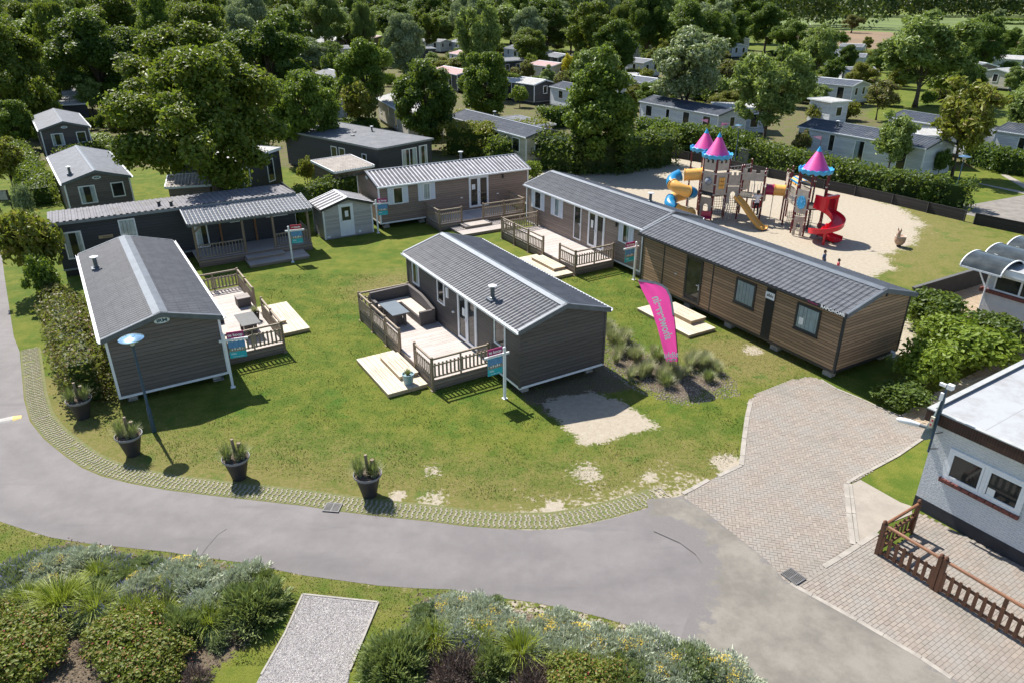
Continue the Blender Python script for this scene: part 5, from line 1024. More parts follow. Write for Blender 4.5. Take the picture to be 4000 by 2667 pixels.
# ---------------------------------------------------------------- people
M['skin'] = plain('skin', (.42, .25, .17), .6, .05); M['shirt'] = plain('white_shirt', (.78, .78, .8), .85, .04); M['dark_cloth'] = plain('dark_trousers', (.02, .02, .026), .9, .1); M['hair'] = plain('dark_hair', (.03, .018, .012), .7); M['cloth_b'] = plain('blue_cloth', (.06, .1, .2), .9)
def person(loc, rz, label, hgt=1.78, arms='up', shirt='shirt', legs='dark_cloth', step=.2):
    e = empty('person', loc, rz, label, 'person'); s = hgt/1.78
    # skeleton: (position, radius, parent)
    J = [((0, 0, .93), .13, -1), ((0, 0, 1.1), .125, 0), ((0, .01, 1.3), .15, 1), ((0, 0, 1.45), .1, 2), ((0, -.01, 1.54), .055, 3), ((0, -.02, 1.62), .085, 4), ((0, -.025, 1.7), .098, 5), ((0, -.01, 1.76), .06, 6)]
    for sg in (-1, 1):
        k = len(J); J += [((.17*sg, 0, 1.43), .07, 3)]
        if arms == 'up': J += [((.27*sg, -.18, 1.3), .05, k), ((.2*sg, -.4, 1.42), .04, k+1), ((.19*sg, -.45, 1.47), .03, k+2)]
        else: J += [((.22*sg, .02, 1.16), .048, k), ((.23*sg, -.06, .93), .038, k+1), ((.23*sg, -.08, .86), .03, k+2)]
        h = (.19*sg, -.5, 1.5) if arms == 'up' else (.23*sg, -.09, .8); kk = len(J)-1
        for i in range(4): a = (i-1.5)*.018; J += [((h[0]+a, h[1]-.0, h[2]), .0095, kk), ((h[0]+a, h[1]-(.05 if arms == 'up' else .01), h[2]-(.0 if arms == 'up' else .055-.006*abs(i-1.2))), .008, len(J))]
        J += [((h[0]-.045*sg, h[1]-.01, h[2]-.005), .0095, kk)]
        k = len(J); st = step*sg*.5; J += [((.095*sg, 0, .86), .1, 0), ((.11*sg, -abs(st)*.5 if sg > 0 else .0, .48+max(0, st)), .062, k), ((.11*sg, .05*(sg < 0), .09+max(0, st*1.4)), .042, k+1), ((.12*sg, -.13, .035+max(0, st*1.4)), .035, k+2)]
    me = bpy.data.meshes.new('body'); me.from_pydata([tuple(c*s for c in j[0]) for j in J], [(i, j[2]) for i, j in enumerate(J) if j[2] >= 0], []); o = bpy.data.objects.new('body', me); COL.objects.link(o)
    sk = o.modifiers.new('Skin', 'SKIN'); me.skin_vertices[0].data[0].use_root = True
    for i, j in enumerate(J): me.skin_vertices[0].data[i].radius = (j[1]*s, j[1]*s)
    sb = o.modifiers.new('Subd', 'SUBSURF'); sb.levels = 2; sb.render_levels = 2
    bpy.context.view_layer.update(); dg = bpy.context.evaluated_depsgraph_get(); nm = bpy.data.meshes.new_from_object(o.evaluated_get(dg)); COL.objects.unlink(o); bpy.data.objects.remove(o)
    nm.materials.clear(); [nm.materials.append(M[x]) for x in ('skin', shirt, legs)]
    for p in nm.polygons:
        c = p.center/s; az = abs(c.x); p.use_smooth = True
        arm = az > .2 and c.z > .78
        if arm and ((arms == 'up' and c.y < -.2) or (arms != 'up' and c.z < 1.18)): p.material_index = 0
        elif c.z > 1.5 and az < .15: p.material_index = 0
        elif c.z > .95: p.material_index = 1
        elif c.z > .06: p.material_index = 2
        else: p.material_index = 2
    mobj('body', nm, e)
    m = MB(); m.lathe([(.0, 1.83*s), (.07*s, 1.815*s), (.105*s, 1.75*s), (.112*s, 1.68*s), (.1*s, 1.6*s), (.07*s, 1.57*s)], (0, .012), 16); hb = m.build('hair', M['hair'], e, smooth=True)
    m = MB(); m.lathe([(.0, -.02), (.012, -.012), (.012, .012), (0, .02)], (0, 0), 6); m.v = [(x, y*1.5-.125*s, z+1.655*s) for x, y, z in m.v]; m.build('nose', M['skin'], e, smooth=True)
    for sg in (-1, 1):
        m = MB(); m.box(.035*sg-.014, .035*sg+.014, -.121*s, -.105*s, 1.675*s, 1.69*s); m.build('eye', M['hair'], e)
    m = MB(); m.box(-.022, .022, -.116*s, -.105*s, 1.605*s, 1.613*s); m.build('mouth', M['dred'], e)
    return e
person((16.35, 48.05, .45), math.radians(180), 'person in white shirt and dark trousers climbing the playground ladder', 1.72, 'up'); person((17.25, 38.45, 0), math.radians(40), 'person with dark hair standing behind the wood-clad home, nearer the slide', 1.22, 'down', 'cloth_b'); person((17.62, 37.4, 0), math.radians(70), 'smaller person with brown hair, half hidden behind the wood-clad roof', 1.08, 'down', 'signred')
# ---------------------------------------------------------------- white brick building at the right edge and the one beyond
t = NT('white_brick'); P = t.obj(); br = t.n('TexBrick', {'Scale': 1.0, 'Mortar Size': .006, 'Mortar Smooth': .4, 'Brick Width': .22, 'Row Height': .07, 'Color1': (1, 1, 1, 1), 'Color2': (.8, .8, .8, 1), 'Mortar': (0, 0, 0, 1)})
sp = t.n('SeparateXYZ', {0: P}); mp = t.n('CombineXYZ', {0: t.math('ADD', sp.outputs[0], sp.outputs[1]), 1: sp.outputs[2]}); t.L.new(mp.outputs[0], br.inputs['Vector'])
M['wbrick'] = t.fin(t.mix(t.step(t.noise(2, P, 5, .7), .4, .7), (.58, .61, .64), (.66, .68, .7)), .6, t.bump(t.math('ADD', br.outputs['Fac'], t.math('MULTIPLY', t.noise(14, P, 4), -.8)), -.02, 1.0))
t = NT('roof_membrane'); P = t.pos(); sp = t.n('SeparateXYZ', {0: t.obj()}); seam = t.math('LESS_THAN', t.math('MODULO', t.math('ADD', sp.outputs[0], 50.0), 1.6), .025)
c1 = t.mix(t.step(t.noise(.9, P, 6, .75), .42, .72), (.36, .375, .39), (.27, .27, .27)); c1 = t.mix(t.math('MULTIPLY', t.step(t.noise(2.6, P, 6, .8), .6, .72), .6), c1, (.2, .19, .18)); M['membrane'] = t.fin(t.mix(seam, c1, (.25, .255, .26)), .6)
M['fascia'] = None; t = NT('brown_fascia_boards'); P = t.obj(); sp = t.n('SeparateXYZ', {0: P}); v = t.math('MODULO', t.math('ADD', t.math('ADD', sp.outputs[0], sp.outputs[1]), 50.0), .07); ln = t.math('LESS_THAN', v, .012)
c1 = t.mix(t.step(t.noise(3, t.n('Mapping', {'Vector': P, 'Scale': (12, 12, 1)}).outputs[0], 4), .3, .7), (.035, .016, .012), (.075, .035, .022)); M['fascia'] = t.fin(t.mix(ln, c1, (.01, .006, .005)), .75, t.bump(ln, -.02, .8))
M['plinth'] = plain('dark_plinth', (.028, .03, .036), .8, .2, 3, bump=.3); M['redsill'] = plain('red_brick_sill', (.16, .05, .04), .7, .35, 12); M['upstand'] = plain('roof_upstand', (.36, .375, .375), .7, .12, 3); M['slate_up'] = plain('slate_upstand', (.1, .115, .14), .7, .15, 3)
def building(name, label, org, yaw, LX_, LY_, hr, plinth=.42, over=.22, fh=.36, fascia='fascia', up=.2):
    e = empty(name, (*org, 0), math.radians(yaw), label, 'building'); m = MB(); m.box(0, LX_, 0, LY_, plinth, hr-.12); m.build('wall', M['wbrick'], e); m = MB(); m.box(-.012, LX_+.012, -.012, LY_+.012, 0, plinth); m.build('plinth', M['plinth'], e)
    m = MB(); m.box(-over, LX_+over, -over, LY_+over, hr-.14, hr-.06); r = m.build('roof', M['membrane'], e)
    o = over+.03; m = MB(); m.box(-o, LX_+o, -o, -over, hr-fh, hr); m.box(-o, -over, -over, LY_+o, hr-fh, hr); m.box(LX_+over, LX_+o, -over, LY_+o, hr-fh, hr); m.box(-over, LX_+over, LY_+over, LY_+o, hr-fh, hr); m.build('fascia', M[fascia], r)
    m = MB(); i = over-.12; m.box(-o-.01, LX_+o+.01, -o-.01, -i, hr, hr+.03).box(-o-.01, -i, -i, LY_+o, hr, hr+.03).box(LX_+i, LX_+o, -i, LY_+o, hr, hr+.03); m.build('roof_edge', M['upstand'], r)
    m = MB(); m.box(-i-.09, -i, -i, LY_, hr-.06, hr+.028); m.build('upstand', M['slate_up'], r)
    m = MB(); m.box(-over, LX_+over, -over, LY_+over, hr-fh+.01, hr-fh+.03); m.build('soffit', M['white'], r); return e, r
B1, r1 = building('white_brick_building', 'white brick building with flat roof and dark plinth at the right edge', (12.11, 17.8), -57, 9, 13, 3.38)
fn = lambda s, z, d: (s, -d, z)
window(B1, fn, .55, 2.62, 1.42, 2.42, 'white', .09, mull=(1.58,), look='dark', note=(1.72, 1.92, 1.52, 1.8))
m = MB(); 
for i in range(10): s = .5+i*.215; pbox(m, fn, s, s+.2, 1.3, 1.415, 0, .1)
m.build('window_sill', M['redsill'], B1)
for b in [o for o in B1.children if o.name.startswith('window') and 'sill' not in o.name]:
    m = MB(); 
    for x0, x1 in ((.64, 1.52), (1.64, 2.53)): ring(m, fn, x0, x1, 1.51, 2.33, .06, .0, .05)
    m.build('sash', M['white'], b)
m = MB(); m.tube([(3.6, -.02, .2), (3.55, -.12, .9), (3.5, -.12, 1.4)], .02, 6); m.build('wall_cable', M['steel'], B1)
e = empty('camera_mast', tuple(B1.matrix_basis @ Vector((.12, -.32, 0))), math.radians(-57), 'dark mast with cameras and furled flag at the corner of the white brick building', 'mast')
m = MB(); m.tube([(0, 0, 2.15), (0, 0, 4.35)], .032, 10); m.build('pole', M['lamp_blue'], e, smooth=True); m = MB(); m.tube([(0, 0, 2.25), (.1, .3, 2.2)], .015, 6).tube([(0, 0, 2.75), (.1, .3, 2.75)], .015, 6); m.build('bracket', M['black'], e)
m = MB(); m.box(.02, .17, -.08, .06, 4.24, 4.38).box(-.19, -.02, -.05, .03, 4.25, 4.33).box(-.08, .0, -.1, -.03, 3.85, 4.08); m.build('security_camera', M['white'], e)
m = MB(); V = []; n = 16
for i in range(n+1):
    u = i/n; wd = .06+.26*u**1.3; V += [(-.02-.1*u, -.06, 3.95-1.45*u), (-.02-.1*u-wd*.55, .06*math.sin(u*6), 3.95-1.5*u), (.03-wd*.1, .05+.05*math.sin(u*5), 3.95-1.35*u)]
m.add(V, [(3*i+k, 3*i+(k+1) % 3, 3*i+3+(k+1) % 3, 3*i+3+k) for i in range(n) for k in range(3)]); fl = m.build('furled_flag', plain('flag_slate', (.13, .17, .18), .7, .2, 6), e, smooth=True)
m = MB(); m.box(-.14, -.04, -.11, -.062, 2.95, 3.3); m.build('flag_stripe', plain('flag_cream', (.55, .5, .38), .8, .3, 12), fl); m = MB(); m.box(-.12, -.07, -.116, -.111, 3.02, 3.08).box(-.1, -.05, -.116, -.111, 3.16, 3.22); m.build('flag_emblem', M['signred'], fl)
e = empty('wall_light', tuple(B1.matrix_basis @ Vector((-.02, .15, 0))), math.radians(-57), 'white elongated lamp on a short arm at the corner of the white brick building', 'lamp')
m = MB(); m.tube([(-.02, 0, 2.62), (-.2, -.1, 2.66)], .025, 8).box(-.04, .02, -.08, .08, 2.5, 2.75); m.build('arm', M['steel'], e)
m = MB(); m.tube([(-.18, -.1, 2.66), (-.45, -.24, 2.68)], [.05, .06], 10); m.build('housing', M['grey_trim'], e, smooth=True); m = MB(); m.tube([(-.4, -.22, 2.68), (-.62, -.34, 2.7), (-.85, -.47, 2.71), (-.93, -.51, 2.71)], [.06, .09, .08, .03], 12); m.build('lens', M['white'], e, smooth=True)
# building beyond with barrel canopies
B2, r2 = building('canopy_building', 'white building with flat roof, beyond the low wall at the right edge', (21.79, 31.49), -57, 7, 11, 2.95, .42, .5, .28, 'white', .1)
window(B2, fn, .35, 3.4, 1.75, 2.5, 'white', .07, mull=(1.45, 2.5), look='dark'); m = MB(); pbox(m, fn, -.1, 3.6, 1.58, 1.73, 0, .14); m.box(-.16, 0, -.14, 8, 1.58, 1.73); m.build('window_sill', M['redsill'], B2)
m = MB(); m.tube([(.3, -.62, 2.8), (.3, -.62, 2.6), (.1, -.12, 2.3), (.06, -.1, .1)], .045, 8); m.build('downpipe', M['white'], B2, smooth=True)
for i in range(3):
    y0 = -.85+2.0*i; e = empty('barrel_canopy', tuple(B2.matrix_basis @ Vector((0, y0, 0))), math.radians(-57), ['arched smoked-glass canopy nearest the camera on the right-hand building', 'middle arched smoked-glass canopy of the three on the right-hand building', 'farthest arched smoked-glass canopy of the three on the right-hand building'][i], 'canopy', 'arched canopies of the building')
    n = 12; arc = [(1.0-1.0*math.cos(PI*k/n), 2.72+.5*math.sin(PI*k/n)) for k in range(n+1)]; m = MB(); m.ext(arc+[(a, b-.012) for a, b in reversed(arc)], lambda p, s: (s, p[0], p[1]), -.9, .85); m.build('canopy_sheet', plain('smoked_sheet', (.05, .06, .062), .12, .3, 1.5), e, smooth=True)
    m = MB()
    for x in (-.93, .85):
        for a, b in zip(arc, arc[1:]): m.bar((x, a[0], a[1]), (x, b[0], b[1]), .05, .05)
    for yy in (.02, 1.98): m.bar((-.93, yy, 2.7), (.87, yy, 2.7), .06, .08)
    m.build('canopy_frame', M['white'], e)
    if i == 0: m = MB(); m.bar((-.6, .9, 2.68), (-.02, .9, 1.75), .05); m.build('strut', M['white'], e)
# dark brown fence in front of the white brick building
M['brown_f'] = wood('dark_brown_fence', (.13, .055, .028), 2, .6, .35); M['brown_r'] = wood('brown_rail', (.24, .11, .055), 0, .5, .35)
fo = B1.matrix_basis; e = empty('garden_fence', tuple(fo @ Vector((.65, -2.85, 0))), math.radians(-57), 'dark brown wooden picket fence on the brick pavement at the bottom right', 'fence')
def fsec(a, b, gap=.19, posts=(True, True)):
    a, b = Vector((*a, 0)), Vector((*b, 0)); d = (b-a).normalized(); L = (b-a).length; nrm = Vector((d.y, -d.x, 0))
    m = MB(); m.tube([a+d*.05+Vector((0, 0, 1.02)), b-d*.05+Vector((0, 0, 1.02))], .045, 8); m.build('handrail', M['brown_r'], e); m = MB(); m.bar(a+Vector((0, 0, .16)), b+Vector((0, 0, .16)), .04, .08).bar(a+Vector((0, 0, .6)), b+Vector((0, 0, .6)), .04, .08)
    m.build('rail', M['brown_f'], e); n = max(3, int(L/gap))
    for i in range(n): p = a.lerp(b, (i+.5)/n)+nrm*.035; m = MB(); m.bar(p+Vector((0, 0, .1)), p+Vector((0, 0, .68)), .025, .09, up=(d.x, d.y, 0)); m.bar(p+Vector((0, 0, .68)), p+Vector((0, 0, .72)), .022, .06, up=(d.x, d.y, 0)); m.build('picket', M['brown_f'], e)
def fpost(p): m = MB(); m.box(p[0]-.05, p[0]+.05, p[1]-.05, p[1]+.05, 0, 1.08).lathe([(.05, 1.08), (.06, 1.12), (.03, 1.17), (0, 1.18)], p, 8); m.build('post', M['brown_f'], e)
fsec((0, 1.65), (0, 0)); fsec((0, 0), (1.56, 0)); fsec((1.66, 0), (4.66, 0)); fsec((4.76, 0), (7.7, 0)); 
for p in [(0, 1.65), (0, 0), (1.55, 0), (1.67, 0), (4.65, 0), (4.77, 0)]: fpost(p)
for p in [(3.15, 0), (6.2, 0)]: m = MB(); m.box(p[0]-.045, p[0]+.045, -.03, .03, .02, .98); m.build('post', M['brown_f'], e)
# ---------------------------------------------------------------- vegetation
def leafmat(name, a, b, trans=.38, rough=.5, nscale=.35, third=None):
    t = NT(name); at = t.n('VertexColor', layer_name='tint'); sp = t.n('SeparateColor', {0: at.outputs[0]}); oi = t.n('ObjectInfo').outputs['Random']
    f = t.math('ADD', t.math('MULTIPLY', sp.outputs[0], .55), t.math('ADD', t.math('MULTIPLY', sp.outputs[1], .35), t.math('MULTIPLY', oi, .2)))
    col = t.mix(f, a, b)
    if third: col = t.mix(t.step(sp.outputs[2], .72, .9), col, third)
    t.fin(col, rough, None, **{'Specular_IOR_Level': .35}); tl = t.n('BsdfTranslucent', {'Color': t.mix(.5, col, (.26, .34, .03))}); mx = t.n('MixShader', {0: trans, 1: t.b.outputs[0], 2: tl.outputs[0]}); t.L.new(mx.outputs[0], t.out.inputs[0]); return t.m
LM = {'dark': leafmat('leaf_dark', (.025, .058, .01), (.1, .175, .022)), 'mid': leafmat('leaf_mid', (.045, .095, .012), (.165, .25, .03)), 'oak': leafmat('leaf_oak', (.04, .08, .01), (.15, .21, .02), third=(.17, .18, .025)),
      'pale': leafmat('leaf_pale', (.1, .15, .055), (.32, .38, .18), .3, third=(.45, .5, .34)), 'ash': leafmat('leaf_ash', (.085, .14, .03), (.27, .35, .1)), 'yellowish': leafmat('leaf_yellowish', (.085, .11, .014), (.26, .27, .035), third=(.26, .2, .05)),
      'gold': leafmat('leaf_gold', (.36, .32, .015), (.62, .52, .03)), 'hedge': leafmat('leaf_hedge', (.035, .066, .012), (.12, .18, .028)), 'bright': leafmat('leaf_bright', (.09, .15, .015), (.27, .36, .04)), 'olive': leafmat('leaf_olive', (.07, .085, .025), (.2, .2, .06), third=(.22, .13, .07)),
      'grey': leafmat('leaf_silver', (.34, .38, .28), (.6, .64, .5), .15, .7), 'greygreen': leafmat('leaf_greygreen', (.15, .2, .09), (.34, .4, .22), .25, .7), 'rosemary': leafmat('leaf_rosemary', (.11, .15, .05), (.3, .36, .14), .25), 'blade': leafmat('grass_blade', (.14, .19, .02), (.36, .42, .06), .35), 'straw': leafmat('grass_straw', (.2, .22, .1), (.5, .5, .32), .3),
      'rose': leafmat('leaf_rose', (.07, .105, .016), (.26, .3, .05), third=(.25, .17, .05)), 'far': leafmat('leaf_far', (.03, .055, .013), (.085, .125, .03), .2)}
M['bark'] = plain('bark', (.085, .068, .05), .95, .35, 8, bump=1.0, bscale=14); M['bark_pale'] = plain('pale_bark', (.17, .15, .12), .95, .3, 8, bump=.8, bscale=14)
def leaves(blobs, n, size, seed, elong=1.5, up=.25, shell=.42, droop=0.0, bend=True):
    rng = np.random.default_rng(seed); B = np.array([(*c, r, (rz if rz else r)) for c, r, rz in blobs]); wgt = B[:, 3]**2; idx = rng.choice(len(B), n, p=wgt/wgt.sum())
    d = rng.normal(size=(n, 3)); d[:, 2] += up; d /= np.linalg.norm(d, axis=1)[:, None]
    rad = rng.uniform(0, 1, n)**shell*rng.uniform(.85, 1.15, n); rad = np.where(rng.uniform(0, 1, n) > .94, rad*rng.uniform(1.1, 1.4, n), rad); P = B[idx, :3]+d*rad[:, None]*np.stack([B[idx, 3], B[idx, 3], B[idx, 4]], 1)
    nr = d*.9+rng.normal(size=(n, 3))*.75; nr[:, 2] += .35; nr /= np.linalg.norm(nr, axis=1)[:, None]
    a = np.cross(nr, rng.normal(size=(n, 3))); a /= np.linalg.norm(a, axis=1)[:, None]; b = np.cross(nr, a); s = size*rng.uniform(.55, 1.35, n)[:, None]
    a = a*s*elong*.5; b = b*s*.5; bow = nr*s*.18
    V = np.stack([P-a, P-b+bow, P+a, P+b+bow], 1).reshape(-1, 3)
    bt = rng.uniform(0, 1, len(B))[idx]; tint = np.stack([rng.uniform(0, 1, n), bt, rng.uniform(0, 1, n), np.ones(n)], 1).repeat(4, 0)
    return V, np.arange(4*n).reshape(-1, 4), tint
def crown_blobs(R, Hc, z0, n, br, seed, shape='round', inner=.55):
    rng = np.random.default_rng(seed); out = []; gold = PI*(3-math.sqrt(5))
    if shape == 'lobed':                          # several domes grown together
        subs = [(0, 0, .62, .58)]+[(.52*math.cos(k*2*PI/6+rng.uniform(-.4, .4)), .52*math.sin(k*2*PI/6+rng.uniform(-.4, .4)), rng.uniform(.3, .62), rng.uniform(.34, .5)) for k in range(6)]+[(.3*math.cos(k*2.4), .3*math.sin(k*2.4), .8, .26) for k in range(2)]
        for i in range(n):
            sx, sy, sz, sr = subs[i % len(subs)]; d = rng.normal(size=3); d[2] += .3; d /= np.linalg.norm(d); k = rng.uniform(.5, 1)*sr; r = br*rng.uniform(.55, 1.25)*R
            out.append((((sx+d[0]*k)*R*.93, (sy+d[1]*k)*R*.93, z0+Hc*min(.93, max(.06, sz+d[2]*k*.85))), r, r*rng.uniform(.75, 1.05)))
        return out
    for i in range(n):
        t = (i+.5)/n; zz = 1-2*t; rr = math.sqrt(max(0, 1-zz*zz)); a = i*gold+rng.uniform(-.4, .4); k = rng.uniform(inner, 1.0)
        x, y, z = rr*math.cos(a)*k, rr*math.sin(a)*k, zz*k
        if shape == 'cone': f = 1-.62*max(0, (z+1)/2)**1.2; x *= f*1.12; y *= f*1.12
        if shape == 'flat' and z < 0: z *= .5
        r = br*rng.uniform(.65, 1.3)*R; out.append(((x*(R-r*.6), y*(R-r*.6), z0+Hc/2+z*(Hc/2-r*.5)), r, r*rng.uniform(.6, .85)))
    return out
def trunk_mesh(mb, H0, r0, blobs, seed, nl=7, fork=None, lean=(0, 0)):
    random.seed(seed); top = H0*.62; pts = []; n = 7
    for i in range(n+1): t = i/n; pts.append((lean[0]*t+.12*math.sin(t*5+seed)*r0*3, lean[1]*t+.1*math.cos(t*4+seed)*r0*3, top*t))
    mb.tube(pts, [r0*(1.35 if i == 0 else 1)*(1-.7*i/n) for i in range(n+1)], 8)
    for c, r, rz in random.sample(blobs, min(nl, len(blobs))):
        z = top*random.uniform(.3, .85); t = z/top; p0 = Vector((lean[0]*t, lean[1]*t, z)); p2 = Vector(c); p1 = p0.lerp(p2, .5)+Vector((0, 0, .12*(p2-p0).length*random.uniform(-.3, .6)))
        mb.tube([p0, p1, p2], [r0*.42, r0*.26, r0*.07], 6)
PROTO = {}
def proto(key, R, H, z0, nb, br, nleaf, lsize, seed, shape='round', mat='mid', r0=.28, inner=.55, shell=.42, elong=1.5, nl=9, bark='bark'):
    bl = crown_blobs(R, H-z0, z0, nb, br, seed, shape, inner); V, Fq, T = leaves(bl, nleaf, lsize, seed, elong, shell=shell)
    me = np_mesh('crown', V, Fq, LM[mat], attr=T); mb = MB(); trunk_mesh(mb, H, r0, bl, seed, nl); tm = bpy.data.meshes.new('trunk'); tm.from_pydata(mb.v, [], mb.f); tm.materials.append(M[bark]); tm.polygons.foreach_set('use_smooth', [True]*len(mb.f)); tm.update()
    PROTO[key] = (me, tm, R, H)
proto('oak', 6.0, 11, 1.3, 78, .2, 62000, .19, 3, 'lobed', mat='oak', r0=.4, nl=18)
proto('oak2', 5.2, 11, 1.2, 60, .22, 42000, .2, 14, 'lobed', mat='oak', r0=.35, nl=16)
proto('oak3', 4.6, 11, 1.5, 44, .23, 26000, .22, 19, 'lobed', mat='oak', r0=.3, nl=16)
proto('round', 3.6, 8.2, .9, 44, .26, 26000, .19, 5, mat='dark', r0=.22, inner=.6, nl=10)
proto('beech', 3.4, 9.5, .5, 52, .25, 30000, .18, 8, 'cone', mat='mid', r0=.22, inner=.6, nl=10)
proto('ash', 3.9, 9.5, 2.2, 34, .26, 16000, .19, 12, mat='ash', r0=.18, inner=.4, shell=.7, elong=2.3, nl=16)
proto('airy', 3.0, 6.5, 1.5, 26, .26, 5200, .2, 21, mat='ash', r0=.11, inner=.35, shell=.8, elong=2.2, nl=16)
proto('willow', 3.3, 9.8, 1.8, 30, .3, 22000, .18, 33, mat='pale', r0=.2, inner=.5, shell=.55, elong=2.0, nl=14)
proto('small', 1.5, 3.0, .5, 14, .38, 3600, .15, 41, mat='yellowish', r0=.06, inner=.4, shell=.6, nl=7)
proto('bush', 1.2, 1.7, .05, 14, .42, 3800, .12, 51, mat='hedge', r0=.05, inner=.5, shell=.5, nl=6)
proto('spire', 1.3, 4.6, .2, 16, .5, 5000, .14, 61, 'cone', mat='dark', r0=.08, inner=.6)
def proj(P):
    c, s = math.cos(PT), math.sin(PT); z = P[2]-CH; d = P[1]*c-z*s; up = P[1]*s+z*c; return 2000+F*P[0]/d, CY-F*up/d, d
def plant(key, base, h, w_, label, cat='tree', group=None, mat=None, name=None, rz=None, sy=1.0):
    me, tm, R, H = PROTO[key]; e = empty(name or 'tree', (base[0], base[1], 0), random.uniform(0, 6.28) if rz is None else rz, label, cat, group); e.scale = (w_/(2*R), w_*sy/(2*R), h/H)
    c = mobj('crown', me, e); mobj('trunk', tm, e)
    if mat: c.material_slots[0].link = 'OBJECT'; c.material_slots[0].material = LM[mat]
    return e
def tree_px(key, bx, by, top, wpx, label, mat=None, group=None, name='tree', cat='tree', hmax=16):
    b = G(bx, by); h = 1.0
    while h < hmax and proj((b.x, b.y, h))[1] > top: h += .1
    d = proj((b.x, b.y, h*.55))[2]; return plant(key, b, h, wpx*d/F, label, cat, group, mat, name)
random.seed(11)
GN = 'trees standing between the homes'
TR = [('oak', 858, 840, 200, 740, 'largest dark oak with spreading crown behind the navy lodge', 'oak'), ('oak2', 790, 560, 105, 520, 'tall oak rising directly behind the largest oak', 'oak'), ('oak3', 1075, 470, 85, 330, 'dark oak to the right behind the largest oak', 'dark'),
 ('oak2', 425, 450, 55, 400, 'dark oak with open trunk left of the largest oak', 'dark'), ('oak', 60, 520, 90, 430, 'big oak at the left edge of the photo', 'oak'), ('oak3', 240, 330, 45, 330, 'oak behind the two ribbed awnings', 'mid'),
 ('round', 1212, 640, 272, 275, 'round glossy-leaved tree just right of the largest oak', 'mid'), ('oak3', 1445, 500, 165, 250, 'two-toned tree between the pale sheds and the round tree', 'mid'), ('round', 1672, 590, 226, 262, 'round dark tree behind the flat dark lodge', 'dark'), ('round', 1897, 500, 198, 220, 'bright green rounded tree in front of the pink roofs', 'mid'),
 ('beech', 2335, 668, 188, 350, 'tall pyramid-shaped tree at the hedge behind the playground', 'mid'), ('willow', 2668, 500, 75, 300, 'silvery pale tree left of the pink towers', 'pale'), ('ash', 2978, 592, 172, 330, 'light feathery tree with twin trunks behind the pink towers', 'ash'), ('ash', 3175, 345, 92, 175, 'feathery green tree in front of the porch house', 'ash'),
 ('ash', 3570, 420, 35, 400, 'largest feathery tree at the upper right', 'ash'), ('oak3', 3815, 300, 68, 190, 'dark dense tree right of the largest feathery tree', 'dark'), ('airy', 3715, 690, 292, 330, 'loose yellow-green tree behind the right hedge', 'yellowish'), ('airy', 3462, 700, 430, 210, 'thin airy tree in front of the white home', 'ash'),
 ('ash', 4010, 620, 250, 300, 'leafy tree cut by the right edge of the photo', 'ash'), ('ash', 1930, 210, 2, 250, 'pale tall tree at the top centre', 'ash'), ('oak2', 2135, 235, 0, 230, 'dark tall tree with bare lower trunk at the top centre', 'dark'), ('round', 2392, 320, 72, 190, 'dark egg-shaped tree right of the golden tree', 'dark'),
 ('oak2', 1680, 170, -10, 190, 'dark tree above the white bungalow at top centre', 'dark'), ('oak2', 1575, 120, -10, 150, 'dark tall tree at the top, left of centre', 'dark'), ('willow', 1215, 330, 135, 170, 'grey-green tree beside the distant caravans', 'greygreen'), ('ash', 1500, 160, 35, 130, 'feathery tree behind the pale pink roof', 'ash'),
 ('spire', 1618, 190, 65, 65, 'dark pointed tree between the distant bungalows', 'dark'), ('willow', 1402, 150, 72, 50, 'small silvery willow in front of the grey distant roof', 'pale'), ('oak3', 2985, 215, 25, 160, 'dark round tree beside the far pink-white roof', 'dark'), ('oak2', 3070, 240, 85, 170, 'dark low tree left of the feathery green tree', 'mid'),
 ('small', 2220, 325, 205, 70, 'golden yellow tree beside the pink roof', 'gold'), ('ash', 2330, 370, 185, 190, 'light green tree beside the golden tree', 'ash'), ('airy', 2060, 345, 225, 85, 'small dark-stemmed tree left of the pink roof', 'olive'), ('airy', 2110, 400, 300, 110, 'thin tree in front of the grey home', 'greygreen'), ('airy', 2195, 405, 270, 100, 'thin bare-stemmed tree before the blue-grey home', 'olive'),
 ('airy', 2830, 400, 225, 150, 'bronze-green tree between the silvery and the feathery tree', 'olive'), ('airy', 3190, 440, 325, 115, 'small airy tree beside the long white home', 'ash'), ('airy', 3420, 470, 300, 170, 'olive airy tree below the largest feathery tree', 'olive'), ('oak3', 2660, 240, 55, 160, 'bright green tree behind the silvery tree', 'mid'), ('oak2', 2790, 250, 55, 180, 'mid green tree behind and right of the silvery tree', 'mid'),
 ('willow', 3895, 85, 30, 48, 'lone grey bush-tree standing in the far field', 'greygreen'), ('oak2', 3325, 130, 60, 90, 'distant olive tree before the brown field', 'olive'), ('small', 3890, 215, 165, 60, 'small light tree beside the white roofs at the right', 'ash')]
for k, bx, by, tp, wp, lb, mt in TR: tree_px(k, bx, by, tp, wp, lb, mt, GN)
